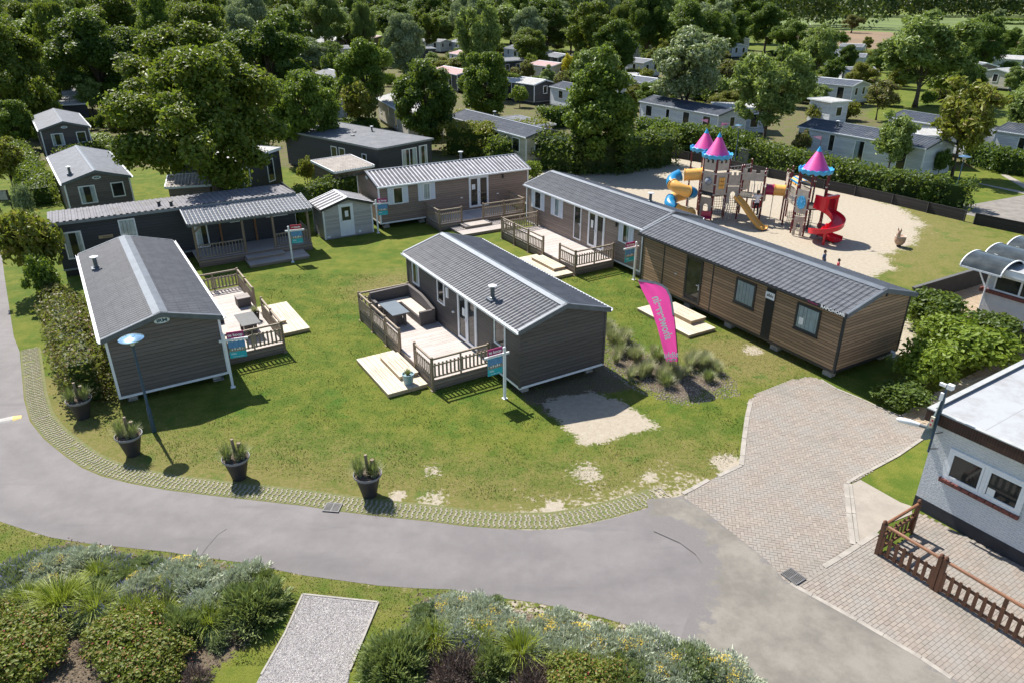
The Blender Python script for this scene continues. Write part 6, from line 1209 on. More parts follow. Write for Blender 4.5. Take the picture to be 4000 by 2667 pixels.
# far wood filling the distance, individual trees
random.seed(77); n = 0; FWT = []; FW = 'trees of the distant wood'
for ri, Y in enumerate((104, 118, 133, 149, 167, 188, 213, 244, 285)):
    half = Y*.76; x = -half
    while x < half:
        xr = x+random.uniform(-2.5, 2.5); px, py, _ = proj((xr, Y, 0)); keep = px < 2950
        if Y < 120 and px > 820: keep = False
        if 1150 < px < 1850 and Y < 180: keep = random.random() < .07
        if 1850 <= px < 2700 and Y < 150: keep = random.random() < .14
        if px >= 2700 and Y < 180: keep = False
        if keep and n < 230:
            hh = random.uniform(7.0, 14.0)+(Y-104)*.012; t_ = plant(random.choice(['oak2', 'oak', 'oak3', 'round', 'ash']), (xr, Y+random.uniform(-5, 5)), hh, random.uniform(6.5, 13)*(1+(Y-104)/500), 'leafy tree', 'tree', FW, random.choice(['oak', 'dark', 'mid', 'ash', 'oak', 'greygreen'])); FWT.append((['', 'dark ', 'bright '][n % 3 if False else 0]+'leafy tree', 'in the '+['first', 'second', 'third', 'fourth', 'fifth', 'sixth', 'seventh', 'eighth', 'farthest'][ri]+' row of the distant wood', xr, t_)); n += 1
        x += random.uniform(8, 11)*(1+(Y-104)/330)
def wood_mass(name, x0, x1, y0, y1, h, n, size, seed):
    rng = np.random.default_rng(seed); bl = []
    for i in range(int((x1-x0)/9)):
        for r in range(3): bl.append(((x0+9*i+rng.uniform(-3, 3), y0+(y1-y0)*r/2+rng.uniform(-3, 3), h*.5+rng.uniform(-1.5, 1.5)), rng.uniform(6, 8.5), h*.5*rng.uniform(.85, 1.15)))
    V, Fq, T = leaves(bl, n, size, seed, 1.4); V[:, 2] = np.maximum(V[:, 2], 0); o = mobj(name, np_mesh(name, V, Fq, LM['far'], attr=T)); tag(o, kind='stuff', label='far dark wood along the horizon beyond the fields', cat='wood'); return o
wood_mass('far_wood', 60, 640, 520, 560, 19, 60000, 1.5, 5); o = wood_mass('distant_wood', -420, 170, 345, 390, 19, 60000, 1.25, 6); o['label'] = 'far wood closing the view at the upper left and centre'
# hedges
def hedge(path, wd, h, label, mat='hedge', dens=110, lsize=.13, name='hedge', group=None, seed=1, wob=.16, cat='hedge', core=True):
    rng = np.random.default_rng(seed); P0 = Vector((path[0][0], path[0][1], 0)); e = empty(name, P0, 0, label, cat, group); bl = []; m = MB()
    for a, b in zip(path, path[1:]):
        a, b = Vector((a[0], a[1], 0))-P0, Vector((b[0], b[1], 0))-P0; L = (b-a).length; d = (b-a)/L; nrm = Vector((-d.y, d.x, 0)); n = max(1, int(L/(wd*.42)))
        for i in range(n+1):
            for s in (-.27, 0, .27):
                for z in ([h-.32] if s == 0 else np.arange(.3, h-.12, max(.38, wd*.33))):
                    p = a+d*(L*i/n)+nrm*(s*wd+rng.uniform(-wob, wob)*.5); bl.append(((p.x, p.y, z+rng.uniform(-.06, .06)), wd*.3*rng.uniform(.85, 1.2), min(.5, h*.32)*rng.uniform(.8, 1.15)))
        if core: m.bar(a+Vector((0, 0, (h-.35)/2)), b+Vector((0, 0, (h-.35)/2)), wd*.5, h-.45)
    A = sum((Vector(b[:2])-Vector(a[:2])).length for a, b in zip([tuple(p)[:2] for p in path], [tuple(p)[:2] for p in path[1:]]))*(2*h+wd)
    V, Fq, T = leaves(bl, int(A*dens), lsize, seed, 1.4, shell=.3); V[:, 2] = np.maximum(V[:, 2], .02); mobj('foliage', np_mesh('foliage', V, Fq, LM[mat], attr=T), e)
    if core: m.build('branches', LM['dark'], e)
    return e
S_px = lambda *pts: [G(x, y) for x, y in pts]
hedge(S_px((2945, 640), (3110, 690), (3300, 735), (3480, 778), (3660, 800), (3760, 812)), 2.2, 2.0, 'long dense hedge behind the path, in front of the white home', seed=3, dens=90, lsize=.17)
hedge(S_px((3790, 640), (3900, 670), (4100, 700)), 2.0, 1.9, 'dark hedge at the right, behind the small lawn with the paths', 'dark', seed=4, dens=80, lsize=.17)
hedge(S_px((2500, 560), (2680, 585), (2850, 610), (2920, 632)), 2.6, 2.4, 'dark hedge under the silvery tree behind the playground', 'dark', seed=5, dens=70, lsize=.19)
hedge(S_px((2130, 655), (2260, 672), (2400, 668), (2530, 648), (2600, 640)), 3.2, 3.1, 'broad leafy hedge along the back of the sand', 'hedge', seed=6, dens=85, lsize=.18)
hedge(S_px((1945, 645), (2060, 610), (2140, 640)), 2.6, 2.2, 'hedge behind the bright-roofed home', 'hedge', seed=7, dens=85, lsize=.17)
hedge(S_px((1760, 600), (1900, 610), (2100, 590)), 3.4, 3.0, 'yellowish bushy hedge behind the bright-roofed home', 'yellowish', seed=8, dens=85, lsize=.17)
hedge(S_px((1150, 905), (1180, 830), (1290, 790), (1385, 765)), 1.5, 1.9, 'clipped laurel hedge behind the pale grey shed', 'hedge', seed=9, dens=130, lsize=.13)
hedge(S_px((355, 1570), (310, 1420), (268, 1290)), 1.75, 2.0, 'block-shaped dark hedge left of the gable-end home', 'olive', seed=10, dens=210, lsize=.1)
for bx, by, h, w_, mt, lb in ((262, 1290, 1.3, 1.9, 'olive', 'reddish-green shrub just behind the block-shaped hedge'), (225, 1215, 1.5, 1.6, 'olive', 'upright reddish shrub, second behind the block-shaped hedge'), (300, 1240, 1.0, 1.3, 'hedge', 'low green shrub between the block-shaped hedge and the left home')): plant('bush', G(bx, by), h, w_, lb, 'shrub', 'shrubs around the site', mt, 'shrub')
tree_px('small', 165, 1135, 800, 270, 'spreading yellow-green tree before the end of the navy lodge', 'yellowish', GN); tree_px('small', 195, 1195, 985, 150, 'narrow green tree left of the navy lodge, below the spreading one', 'mid', GN)
hedge(S_px((170, 800), (120, 700), (60, 610)), 2.4, 1.6, 'dark hedge along the left side between the homes', 'hedge', seed=12, dens=70, lsize=.16)
hedge(S_px((600, 590), (400, 610), (240, 640)), 1.3, 1.3, 'low hedge between the two gable-end homes at the left', 'hedge', seed=13, dens=100, lsize=.14)
hedge(S_px((3860, 95), (4050, 100), (4300, 110)), 6, 2.5, 'dark hedge line in the far field', 'dark', seed=14, dens=5, lsize=.8, core=False)
hedge(S_px((2120, 500), (2260, 490), (2330, 480)), 2.4, 2.2, 'dark hedge behind the patch of lawn at the centre', 'dark', seed=15, dens=70, lsize=.2)
hedge(S_px((3860, 330), (3960, 345), (4060, 350)), 1.5, 1.4, 'trimmed hedge below the white roofs at the right', 'dark', seed=16, dens=50, lsize=.25, core=False)
# bushes next to the wood home
for (bx, by, w_, h, mt, lb) in ((3640, 1290, 3.0, 1.9, 'hedge', 'bright green bush at the corner of the wood-clad home'), (3770, 1430, 3.9, 1.85, 'bright', 'large light green bush between wood-clad home and white brick building'), (3610, 1500, 2.6, 1.8, 'bright', 'rounded pale green bush in front of the large light green bush'), (3520, 1580, 2.2, .9, 'hedge', 'low dark shrub in the shade at the end of the bushes'), (3860, 1360, 3.0, 1.6, 'hedge', 'mid green bush farthest right beside the alley'), (3690, 1380, 3.0, 1.8, 'bright', 'bright leafy bush in the middle of the group')):
    plant('bush', G(bx, by), h, w_, lb, 'bush', 'bushes beside the wood-clad home', mt, 'bush')
BS = [(110, 850, 2.4, 1.5, 'greygreen', 'bush', 'grey-leaved shrub by the notice board'), (60, 760, 4.4, 3.6, 'yellowish', 'airy', 'light green tree above the notice board at the left edge'), (455, 830, 2.0, 2.2, 'bright', 'small', 'small bright tree in front of the second gable-end home'),
      (1010, 735, 1.7, 1.5, 'yellowish', 'small', 'yellowish shrub in front of the home under the oak'), (1205, 735, 2.6, 1.7, 'yellowish', 'small', 'thin yellow-green young tree left of the wooden shed'), (1520, 650, 2.3, 1.9, 'bright', 'small', 'bright small tree in front of the flat dark lodge'), (1335, 600, 1.6, 2.0, 'bright', 'bush', 'light shrub left of the flat dark lodge'), (2078, 700, 1.6, 1.8, 'bright', 'bush', 'bright green shrub between the two back homes'),
      (2580, 600, 3.4, 3.2, 'mid', 'small', 'rounded leafy bush at the right end of the broad hedge'), (1560, 470, 2.2, 3.0, 'bright', 'bush', 'light bush behind the flat dark lodge'), (1830, 545, 3.4, 3.6, 'yellowish', 'small', 'yellow-green small tree left of the tiled roof behind the hedge'), (2030, 420, 3.0, 3.0, 'bright', 'small', 'bright bushy tree near the centre lawn'), (3200, 480, 2.4, 3.4, 'yellowish', 'bush', 'yellow-green bush behind the white home'), (3290, 470, 2.4, 4, 'yellowish', 'bush', 'second yellow-green bush behind the white home'),
      (1690, 250, 2.6, 3.5, 'ash', 'small', 'light shrub by the flat far carport'), (1770, 240, 2.4, 4, 'olive', 'small', 'reddish shrubs by the pink roof'), (1480, 205, 2.6, 3.2, 'mid', 'small', 'round shrub before the far caravans'), (1360, 200, 3.2, 3.6, 'mid', 'small', 'dark bush before the far caravans'), (2520, 350, 3.4, 3.0, 'yellowish', 'small', 'bronze small tree before the blue-grey home'), (3610, 800, 1.5, 1.3, 'mid', 'bush', 'shrub at the end of the long hedge'), (3660, 700, 2.6, 2.0, 'mid', 'small', 'leafy shrub at the corner of the white home'), (3120, 640, 3.2, 2.0, 'olive', 'small', 'dark reddish shrub behind the hedge near the pink cone')]
for bx, by, h, w_, mt, k, lb in BS: plant(k, G(bx, by), h, w_, lb, 'shrub', 'shrubs around the site', mt, 'shrub')
# electricity box
b = G(2905, 640); e = empty('utility_cabinet', (b.x, b.y, 0), -.9, 'grey-green utility cabinet before the dark hedge', 'cabinet'); m = MB(); m.box(-.55, .55, -.2, .2, .08, 1.25); m.build('body', plain('cabinet_green', (.12, .15, .13), .6), e); m = MB(); m.box(-.6, .6, -.24, .24, 1.25, 1.33).box(-.58, .58, -.22, .22, 0, .08); m.build('lid', plain('cabinet_lid', (.16, .19, .17), .6), e); m = MB(); m.box(-.5, -.02, -.215, -.2, .14, 1.2).box(.02, .5, -.215, -.2, .14, 1.2); m.build('door', plain('cabinet_door', (.13, .16, .14), .6), e)

# -------- blades, mounds and tufts
def blade_mesh(name, n, R, h, width, mat, seed, arch=.5, segs=3, up=.8, spread=1.0, stems=None):
    rng = np.random.default_rng(seed); a = rng.uniform(0, 2*PI, n); r0 = R*.25*np.sqrt(rng.uniform(0, 1, n)); tl = rng.uniform(.1, 1, n)*spread; L = h*rng.uniform(.6, 1.2, n); V = []; 
    dx, dy = np.cos(a), np.sin(a); sx, sy = -dy, dx; rows = []
    for i in range(segs+1):
        t = i/segs; out = r0+R*tl*(t**1.5)*1.0; z = L*(t*up-arch*tl*t*t*.7); wd = width*(1-t*.9); cx, cy_ = dx*out, dy*out
        rows.append(np.stack([np.stack([cx-sx*wd, cy_-sy*wd, z], -1), np.stack([cx+sx*wd, cy_+sy*wd, z], -1)], 1))
    Vv = np.stack(rows, 1).reshape(n, -1, 3); k = (segs+1)*2; base = (np.arange(n)*k)[:, None]; Fq = np.concatenate([base+np.array([[2*i, 2*i+1, 2*i+3, 2*i+2]]) for i in range(segs)], 0)
    T = np.stack([rng.uniform(0, 1, n), rng.uniform(0, 1, n), rng.uniform(0, 1, n), np.ones(n)], 1).repeat(k, 0); V = Vv.reshape(-1, 3); V[:, 2] = np.maximum(V[:, 2], .0)
    return np_mesh(name, V, Fq, mat, attr=T)
def spikes(name, n, R, h, size, mat, seed, ln=.05, hemi=1.0, tips=None):
    """dome of many short upright narrow leaves"""
    rng = np.random.default_rng(seed); u = rng.uniform(0, 1, n); a = rng.uniform(0, 2*PI, n); cz = 1-u*hemi; rr = np.sqrt(np.maximum(0, 1-cz*cz)); lump = .95+.2*np.sin(a*3+seed)*rr+.15*np.sin(a*7+cz*9+seed)+.1*np.sin(a*13+cz*21); k = lump*rng.uniform(.68, 1.04, n)
    P = np.stack([R*rr*np.cos(a)*k, R*rr*np.sin(a)*k, h*cz*k], -1); d = np.stack([rr*np.cos(a)*.8, rr*np.sin(a)*.8, cz+.5], -1)+rng.normal(size=(n, 3))*.3; d /= np.linalg.norm(d, axis=1)[:, None]
    s = np.cross(d, rng.normal(size=(n, 3))); s /= np.linalg.norm(s, axis=1)[:, None]; w_ = size*rng.uniform(.6, 1.3, n)[:, None]; l = ln*rng.uniform(.6, 1.5, n)[:, None]
    V = np.stack([P-s*w_, P+s*w_, P+d*l+s*w_*.5, P+d*l-s*w_*.5], 1).reshape(-1, 3); V[:, 2] = np.maximum(V[:, 2], .0); T = np.stack([rng.uniform(0, 1, n), (.5+.5*np.sin(a*5+cz*7)), rng.uniform(0, 1, n), np.ones(n)], 1).repeat(4, 0)
    return np_mesh(name, V, np.arange(4*n).reshape(-1, 4), mat, attr=T)
def flowers(name, n, R, h, size, mat, seed, cap=.45, sector=None, stalk=0):
    rng = np.random.default_rng(seed); a = rng.uniform(0, 2*PI, n) if sector is None else rng.normal(sector, .5, n); u = rng.uniform(0, cap, n); cz = 1-u; rr = np.sqrt(np.maximum(0, 1-cz*cz)); P = np.stack([R*rr*np.cos(a), R*rr*np.sin(a), h*cz+stalk+rng.uniform(0, .03, n)], -1)
    V = []; d1 = np.stack([np.cos(a*9), np.sin(a*9), np.zeros(n)], -1); d2 = np.stack([-np.sin(a*9), np.cos(a*9), np.zeros(n)], -1); d3 = np.array([0, 0, 1.0])[None]
    s = size*rng.uniform(.6, 1.3, n)[:, None]; V = np.concatenate([np.stack([P-d1*s, P-d2*s, P+d1*s, P+d2*s], 1), np.stack([P-d1*s, P-d3*s*.6, P+d1*s, P+d3*s*.6], 1)], 0).reshape(-1, 3)
    T = np.ones((len(V), 4)); T[:, 0] = rng.uniform(0, 1, len(V)); return np_mesh(name, V, np.arange(len(V)).reshape(-1, 4), mat, attr=T)
M['fl_yellow'] = plain('flower_yellow', (.68, .5, .03), .7, .2, 20); M['fl_purple'] = plain('flower_purple', (.34, .32, .5), .8, .2, 20); M['fl_violet'] = plain('flower_violet', (.2, .15, .28), .8, .2, 20); M['fl_red'] = plain('flower_red', (.3, .04, .03), .7, .2, 20)
BP = {'santolina': [('foliage', spikes('foliage', 5200, .42, .36, .011, LM['grey'], 1, .055))], 'santolina_b': [('foliage', spikes('foliage', 5200, .42, .38, .011, LM['grey'], 2, .055)), ('flower', flowers('flower', 120, .42, .38, .0085, M['fl_yellow'], 3, .4, .6, .05))],
      'rosemary': [('foliage', spikes('foliage', 5200, .42, .42, .01, LM['rosemary'], 4, .09))], 'sage': [('foliage', spikes('foliage', 4200, .4, .34, .014, LM['greygreen'], 5, .06))],
      'lavender': [('foliage', spikes('foliage', 3600, .38, .3, .008, LM['greygreen'], 6, .09)), ('flower', spikes('flower', 150, .44, .44, .009, M['fl_purple'], 7, .09, .75))],
      'tuft': [('blades', blade_mesh('blades', 330, .55, .8, .012, LM['blade'], 8, .7))], 'marram': [('blades', blade_mesh('blades', 300, .42, .62, .011, LM['straw'], 9, .45, up=.95, spread=.8))], 'marram_b': [('blades', blade_mesh('blades', 240, .36, .52, .011, LM['rosemary'], 10, .4, up=.95, spread=.75)), ('dry_blades', blade_mesh('dry_blades', 160, .42, .55, .01, LM['straw'], 19, .5, spread=.9))],
      'salvia': [('foliage', spikes('foliage', 2600, .36, .3, .016, LM['rosemary'], 11, .06)), ('flower', spikes('flower', 130, .4, .44, .009, M['fl_violet'], 12, .1, .7))], 'heather': [('twigs', spikes('twigs', 1500, .3, .24, .006, plain('brown_twigs', (.2, .15, .12), .9, .3), 13, .09))]}
bl = crown_blobs(.5, .62, .0, 14, .42, 71, inner=.5); V, Fq, T = leaves(bl, 2400, .05, 71, 1.3, shell=.45); V[:, 2] = np.maximum(V[:, 2], .0); BP['rose'] = [('foliage', np_mesh('foliage', V, Fq, LM['rose'], attr=T)), ('flower', flowers('flower', 22, .48, .58, .016, M['fl_red'], 14, .9))]
NAMES = {'santolina': ('silver_shrub', 'pale silvery cushion shrub', 'shrub'), 'santolina_b': ('silver_shrub', 'silvery shrub with yellow flowers', 'shrub'), 'rosemary': ('needle_shrub', 'green needle-leaved mound', 'shrub'), 'sage': ('grey_shrub', 'grey-green low mound', 'shrub'), 'lavender': ('lavender', 'lavender clump with purple spikes', 'plant'),
         'tuft': ('grass_tuft', 'bright arching grass tuft', 'grass clump'), 'marram': ('beach_grass', 'straw-green beach grass clump', 'grass clump'), 'marram_b': ('beach_grass', 'dark beach grass clump', 'grass clump'), 'salvia': ('sage_plant', 'dark violet flowering plant', 'plant'), 'rose': ('rose_bush', 'rose bush with tiny red flowers', 'bush'), 'heather': ('twiggy_plant', 'brown twiggy low plant', 'plant')}
def bed(kind, x, y, s, where, hz=1.0):
    nm, lb, cat = NAMES[kind]; e = empty(nm, (x, y, 0), random.uniform(0, 6.28), lb, cat, cat+' kinds '+where); BEDS.append((lb, where, x/y, e)); e.scale = (s, s*random.uniform(.85, 1.15), s*hz*(.82 if kind not in ('marram', 'marram_b') else 1))
    for n_, me in BP[kind]: mobj(n_, me, e)
random.seed(5); wl = 'in the bottom left flower bed'; wr = 'in the bottom middle flower bed'; wf = 'around the pink flag'; BEDS = []
for k, x, y, s in [('santolina_b', 300, 740, 1.2), ('santolina_b', 400, 690, 1.0), ('santolina', 560, 690, 1.4), ('santolina', 250, 800, 1.1), ('santolina_b', 310, 850, 1.0), ('tuft', 660, 790, 1.2), ('lavender', 60, 770, 1.2), ('lavender', 150, 760, 1.1), ('lavender', 330, 640, .8), ('lavender', 230, 690, .9), ('lavender', 430, 640, .8), ('lavender', 60, 850, 1.1), ('lavender', 740, 760, 1.1), ('lavender', 780, 700, .9), ('lavender', 850, 750, 1.0), ('sage', 950, 730, 1.0), ('rosemary', 900, 800, .9), ('lavender', 1100, 740, .9), ('santolina_b', 1260, 770, 1.4), ('santolina', 1320, 860, 1.5), ('santolina', 1200, 830, 1.2), ('santolina_b', 1420, 770, 1.0), ('santolina', 1680, 810, 1.5), ('rosemary', 1780, 830, .9), ('santolina', 1620, 850, 1.0),
                   ('santolina_b', 960, 850, 1.2), ('santolina_b', 1080, 830, .9), ('sage', 700, 880, 1.3), ('santolina', 900, 920, 1.2), ('tuft', 1120, 870, .9), ('tuft', 400, 980, 1.7), ('tuft', 500, 940, 1.3), ('tuft', 640, 1020, 1.5), ('tuft', 180, 960, 1.3), ('lavender', 780, 960, 1.2), ('salvia', 1050, 980, 1.2), ('salvia', 930, 990, 1.2), ('lavender', 1200, 930, 1.2), ('heather', 1150, 980, 1.3), ('lavender', 1270, 1000, 1.0), ('lavender', 120, 1020, 1.1), ('lavender', 40, 960, 1.2), ('salvia', 480, 1090, 1.3), ('lavender', 500, 1050, 1.0), ('lavender', 740, 1090, 1.2), ('salvia', 380, 1120, 1.1), ('tuft', 870, 1060, 1.3), ('tuft', 980, 1040, 1.2), ('tuft', 1120, 1070, 1.2),
                   ('santolina', 1430, 990, 1.6), ('santolina', 1350, 1040, 1.3), ('tuft', 1620, 950, 1.0), ('rosemary', 1740, 1020, 1.9), ('rosemary', 1600, 1080, 1.3), ('sage', 1650, 1130, 1.2), ('tuft', 1430, 1120, 1.35), ('rosemary', 1240, 1180, 1.6), ('rosemary', 1130, 1190, 1.2), ('sage', 1500, 1220, .9), ('heather', 1640, 1190, 1.1), ('heather', 620, 1270, 1.0), ('heather', 1330, 1480, 1.1), ('tuft', 1000, 1120, 1.0), ('lavender', 640, 960, 1.0), ('tuft', 60, 1080, 1.2), ('sage', 600, 1110, 1.1)]:
    p = B1_(x, y, .25); bed(k, p.x, p.y, s*.92, wl)
for x, y, s in [(60, 1180, 1.5), (200, 1200, 1.5), (120, 1310, 1.7), (260, 1340, 1.5), (330, 1240, 1.1), (30, 1420, 1.8), (180, 1430, 1.5), (820, 1150, 1.3), (960, 1180, 1.5), (760, 1270, 1.5), (900, 1300, 1.7), (1060, 1290, 1.6), (1180, 1330, 1.2), (840, 1400, 1.5), (1000, 1440, 1.6), (960, 1540, 1.5), (700, 1180, 1.0), (1100, 1180, .9), (-40, 1080, 1.3), (1130, 1470, 1.0), (1010, 1060, 1.0), (80, 1090, 1.0)]:
    p = B1_(x, y, .3); bed('rose', p.x, p.y, s*.88, wl, 1.0)
for k, x, y, s in [('sage', 590, 1050, 1.0), ('santolina_b', 740, 1010, 1.2), ('santolina_b', 830, 1020, 1.0), ('santolina', 960, 1020, 1.2), ('santolina_b', 1030, 1040, 1.1), ('sage', 1060, 1000, .9), ('sage', 570, 1160, 1.2), ('santolina', 760, 1110, 1.3), ('santolina_b', 900, 1120, 1.2), ('santolina_b', 1020, 1130, 1.2), ('santolina', 1140, 1140, 1.2), ('tuft', 650, 1250, 1.35), ('santolina', 820, 1200, 1.4), ('lavender', 830, 1260, 1.2), ('tuft', 960, 1240, 1.2), ('santolina', 1090, 1220, 1.3), ('santolina_b', 1220, 1180, 1.2), ('santolina_b', 1390, 1150, 1.1), ('santolina_b', 1480, 1130, 1.1), ('santolina', 1540, 1110, 1.1), ('tuft', 1240, 1320, 1.45), ('santolina', 1380, 1290, 1.4), ('santolina_b', 1500, 1230, 1.3), ('santolina_b', 1650, 1240, 1.3), ('santolina', 1500, 1340, 1.4),
                   ('santolina_b', 1780, 1260, 1.3), ('sage', 1800, 1180, .8), ('sage', 1770, 1230, .8), ('santolina', 1640, 1350, 1.4), ('santolina_b', 1900, 1290, 1.3), ('santolina', 1960, 1280, 1.2), ('santolina_b', 2060, 1270, 1.3), ('santolina', 2180, 1280, 1.2), ('santolina', 1790, 1370, 1.4), ('sage', 1940, 1390, 1.3), ('santolina', 2080, 1370, 1.4), ('lavender', 2220, 1330, 1.2), ('santolina_b', 2290, 1360, 1.3), ('santolina', 2200, 1430, 1.4), ('santolina_b', 2330, 1450, 1.4), ('santolina', 2350, 1550, 1.4), ('santolina_b', 2150, 1520, 1.3), ('sage', 2050, 1470, 1.3), ('tuft', 1560, 1420, 1.2), ('tuft', 1720, 1450, 1.1), ('tuft', 1870, 1440, 1.1), ('lavender', 2000, 1540, 1.2), ('rosemary', 1960, 1560, 1.3), ('salvia', 940, 1330, 1.2), ('lavender', 950, 1310, 1.1), ('heather', 760, 1400, 1.8), ('heather', 860, 1440, 1.7), ('rosemary', 1040, 1400, 1.35),
                   ('rosemary', 390, 1400, 2.1), ('rosemary', 330, 1460, 1.5), ('tuft', 400, 1380, 1.0), ('heather', 1290, 1450, 1.6), ('heather', 1340, 1540, 1.6), ('tuft', 1150, 1410, .9), ('heather', 730, 1520, 1.4)]:
    p = B2_(x, y, .25); bed(k, p.x, p.y, s*.9, wr)
for x, y, s in [(1560, 1480, 1.2), (1660, 1500, 1.3), (1600, 1570, 1.3), (1780, 1530, 1.2), (1900, 1520, 1.1), (640, 1310, .8), (540, 1260, .7)]:
    p = B2_(x, y, .25); bed('rose', p.x, p.y, s*.95, wr)
for x, y, s in [(40, 1400, 1.4), (150, 1390, 1.2), (170, 1480, 1.4), (320, 1500, 1.4), (430, 1580, 1.4), (60, 1500, 1.4)]:
    p = B3_(x, y, .25); bed(random.choice(['santolina_b', 'sage', 'santolina_b']), p.x, p.y, s, wr)
fx = lambda x, y: G(2200+x*.5952, 1000+y*.5952)
for i in range(50):
    x, y = random.choice([(300, 510), (340, 560), (410, 560), (400, 600), (370, 640), (470, 650), (500, 690), (560, 640), (440, 720), (530, 740), (600, 730), (650, 690), (700, 800), (790, 800), (850, 720), (900, 760), (960, 740), (540, 800), (460, 800), (380, 700), (700, 740), (820, 860), (650, 830), (980, 800), (1000, 860), (960, 700)])
    p = fx(x+random.uniform(-35, 35), y+random.uniform(-25, 25)); bed(random.choice(['marram', 'marram', 'marram_b']), p.x, p.y, random.uniform(.75, 1.25), wf)
ORD = ['first', 'second', 'third', 'fourth', 'fifth', 'sixth', 'seventh', 'eighth', 'ninth', 'tenth', 'eleventh', 'twelfth', 'thirteenth', 'fourteenth', 'fifteenth', 'sixteenth', 'seventeenth', 'eighteenth', 'nineteenth']
def nth(i): return ORD[i] if i < 19 else (['twent', 'thirt', 'fort', 'fift', 'sixt', 'sevent', 'eight', 'ninet'][(i+1)//10-2]+('ieth' if (i+1) % 10 == 0 else 'y-'+ORD[(i+1) % 10-1]))
def rank(items):                              # items: (label, where, key, object): number look-alikes from the left
    for k in {(a, b) for a, b, _, _ in items}:
        for i, it in enumerate(sorted([q_ for q_ in items if q_[:2] == k], key=lambda q_: q_[2])): it[3]['label'] = k[0]+', '+nth(i)+' from the left '+k[1]
rank(BEDS); rank(FWT)
# planters along the road and pots on the decks
M['pot'] = plain('charcoal_pot', (.035, .031, .033), .6, .15); M['potrim'] = plain('pot_rim', (.22, .22, .23), .4, .1); M['potsoil'] = plain('pot_soil', (.12, .09, .07), .95, .3, 20)
def planter(b, label, s=1.0, seed=1, posts=True):
    random.seed(seed); e = empty('plant_tub', (b[0], b[1], 0), random.uniform(-.4, .4), label, 'planter', 'black plant tubs along the road'); e.scale = (s*.97, s*.97, s*1.18)
    m = MB(); m.lathe([(0, .0), (.2, .0), (.22, .1), (.35, .55), (.375, .56)], n=28); m.build('tub', M['pot'], e, smooth=True); m = MB(); m.lathe([(.375, .555), (.395, .56), (.4, .59), (.395, .6), (.38, .6), (.37, .58), (.36, .52)], n=28); m.build('rim', M['potrim'], e, smooth=True)
    m = MB(); m.lathe([(.365, .53), (.2, .56), (0, .57)], n=20); m.build('soil', M['potsoil'], e)
    m = MB(); m.tube([(.0, .02, .5), (-.02, .03, 1.08)], .045, 8); m.build('wooden_stake', M['fence_wood'], e); m = MB(); m.tube([(.13, .06, .5), (.14, .07, .95)], .06, 8); m.build('wooden_stake', M['fence_wood'], e)
    for k, (x, y, sc_, kk) in enumerate([(-.2, -.08, .85, 'marram_b'), (.2, -.03, .85, 'marram_b'), (.12, .05, .5, 'heather'), (.1, -.15, .45, 'marram')][:4 if seed % 2 else 3]):
        nm = NAMES[kk][0]; 
        for n_, me in BP[kk]: o = mobj('foliage', me, e); o.location = (x, y, .55); o.scale = (sc_, sc_, sc_*1.05)
    return e
Pp = lambda x, y: G(200+x*.6696, 1450+y*.6696)
planter(Pp(190, 268), 'black plant tub beside the block-shaped hedge', 1.12, 2); planter(Pp(480, 482), 'black plant tub left of the street lamp shadow, with dry brownish plants', 1.12, 3); planter(Pp(1098, 618), 'black plant tub on the lawn between the lamp shadow and the drain grate', 1.12, 5); planter(G(1280+490*.3348, 1700+690*.3348), 'black plant tub right of the drain grate, nearest the road', 1.14, 4)
b = Pp(205, 130); e = empty('concrete_block', (b.x, b.y, 0), .4, 'grey concrete meter block standing in the hedge behind the tub', 'block'); m = MB(); m.box(-.25, .25, -.2, .2, 0, 1.05); m.build('body', M['concrete'], e); m = MB(); m.box(-.28, .28, -.23, .23, 1.05, 1.12); m.build('lid', M['concrete'], e)
def pot(loc, rz, label, r=.17, h=.32, mat='pot', kind='tuft', sc_=.5):
    e = empty('plant_pot', loc, rz, label, 'plant pot'); m = MB(); m.lathe([(0, 0), (r*.75, 0), (r, h), (r*1.08, h), (r*1.08, h+.03), (r*.92, h+.03), (r*.9, h-.04), (0, h-.04)], n=22); m.build('pot_body', M[mat], e, smooth=True)
    for n_, me in BP[kind]: o = mobj('foliage', me, e); o.location = (0, 0, h-.04); o.scale = (sc_, sc_, sc_)
    return e
M['bluepot'] = plain('blue_grey_pot', (.2, .32, .36), .5, .08)
wp = lambda o, yaw, x, y, z: tuple(Matrix.Rotation(math.radians(yaw), 4, 'Z') @ Vector((x, y, z))+Vector((*o, 0)))
pot(wp(oC, 121.0, 2.95, 3.3, .185), 0, 'blue-grey plant pot on the step platform of the middle home', .23, .4, 'bluepot', 'marram_b', .55); pot(wp(oL, 121.76, 4.5, -6.15, .455), 0, 'dark pot with straw-coloured grass on the left deck', .2, .35, 'pot', 'marram', .7)
pot(wp(oM, 30.08, 9.2, -5.8, .455), 0, 'small pot with dried stems in the corner of the back deck', .12, .25, 'pot', 'marram_b', .5)
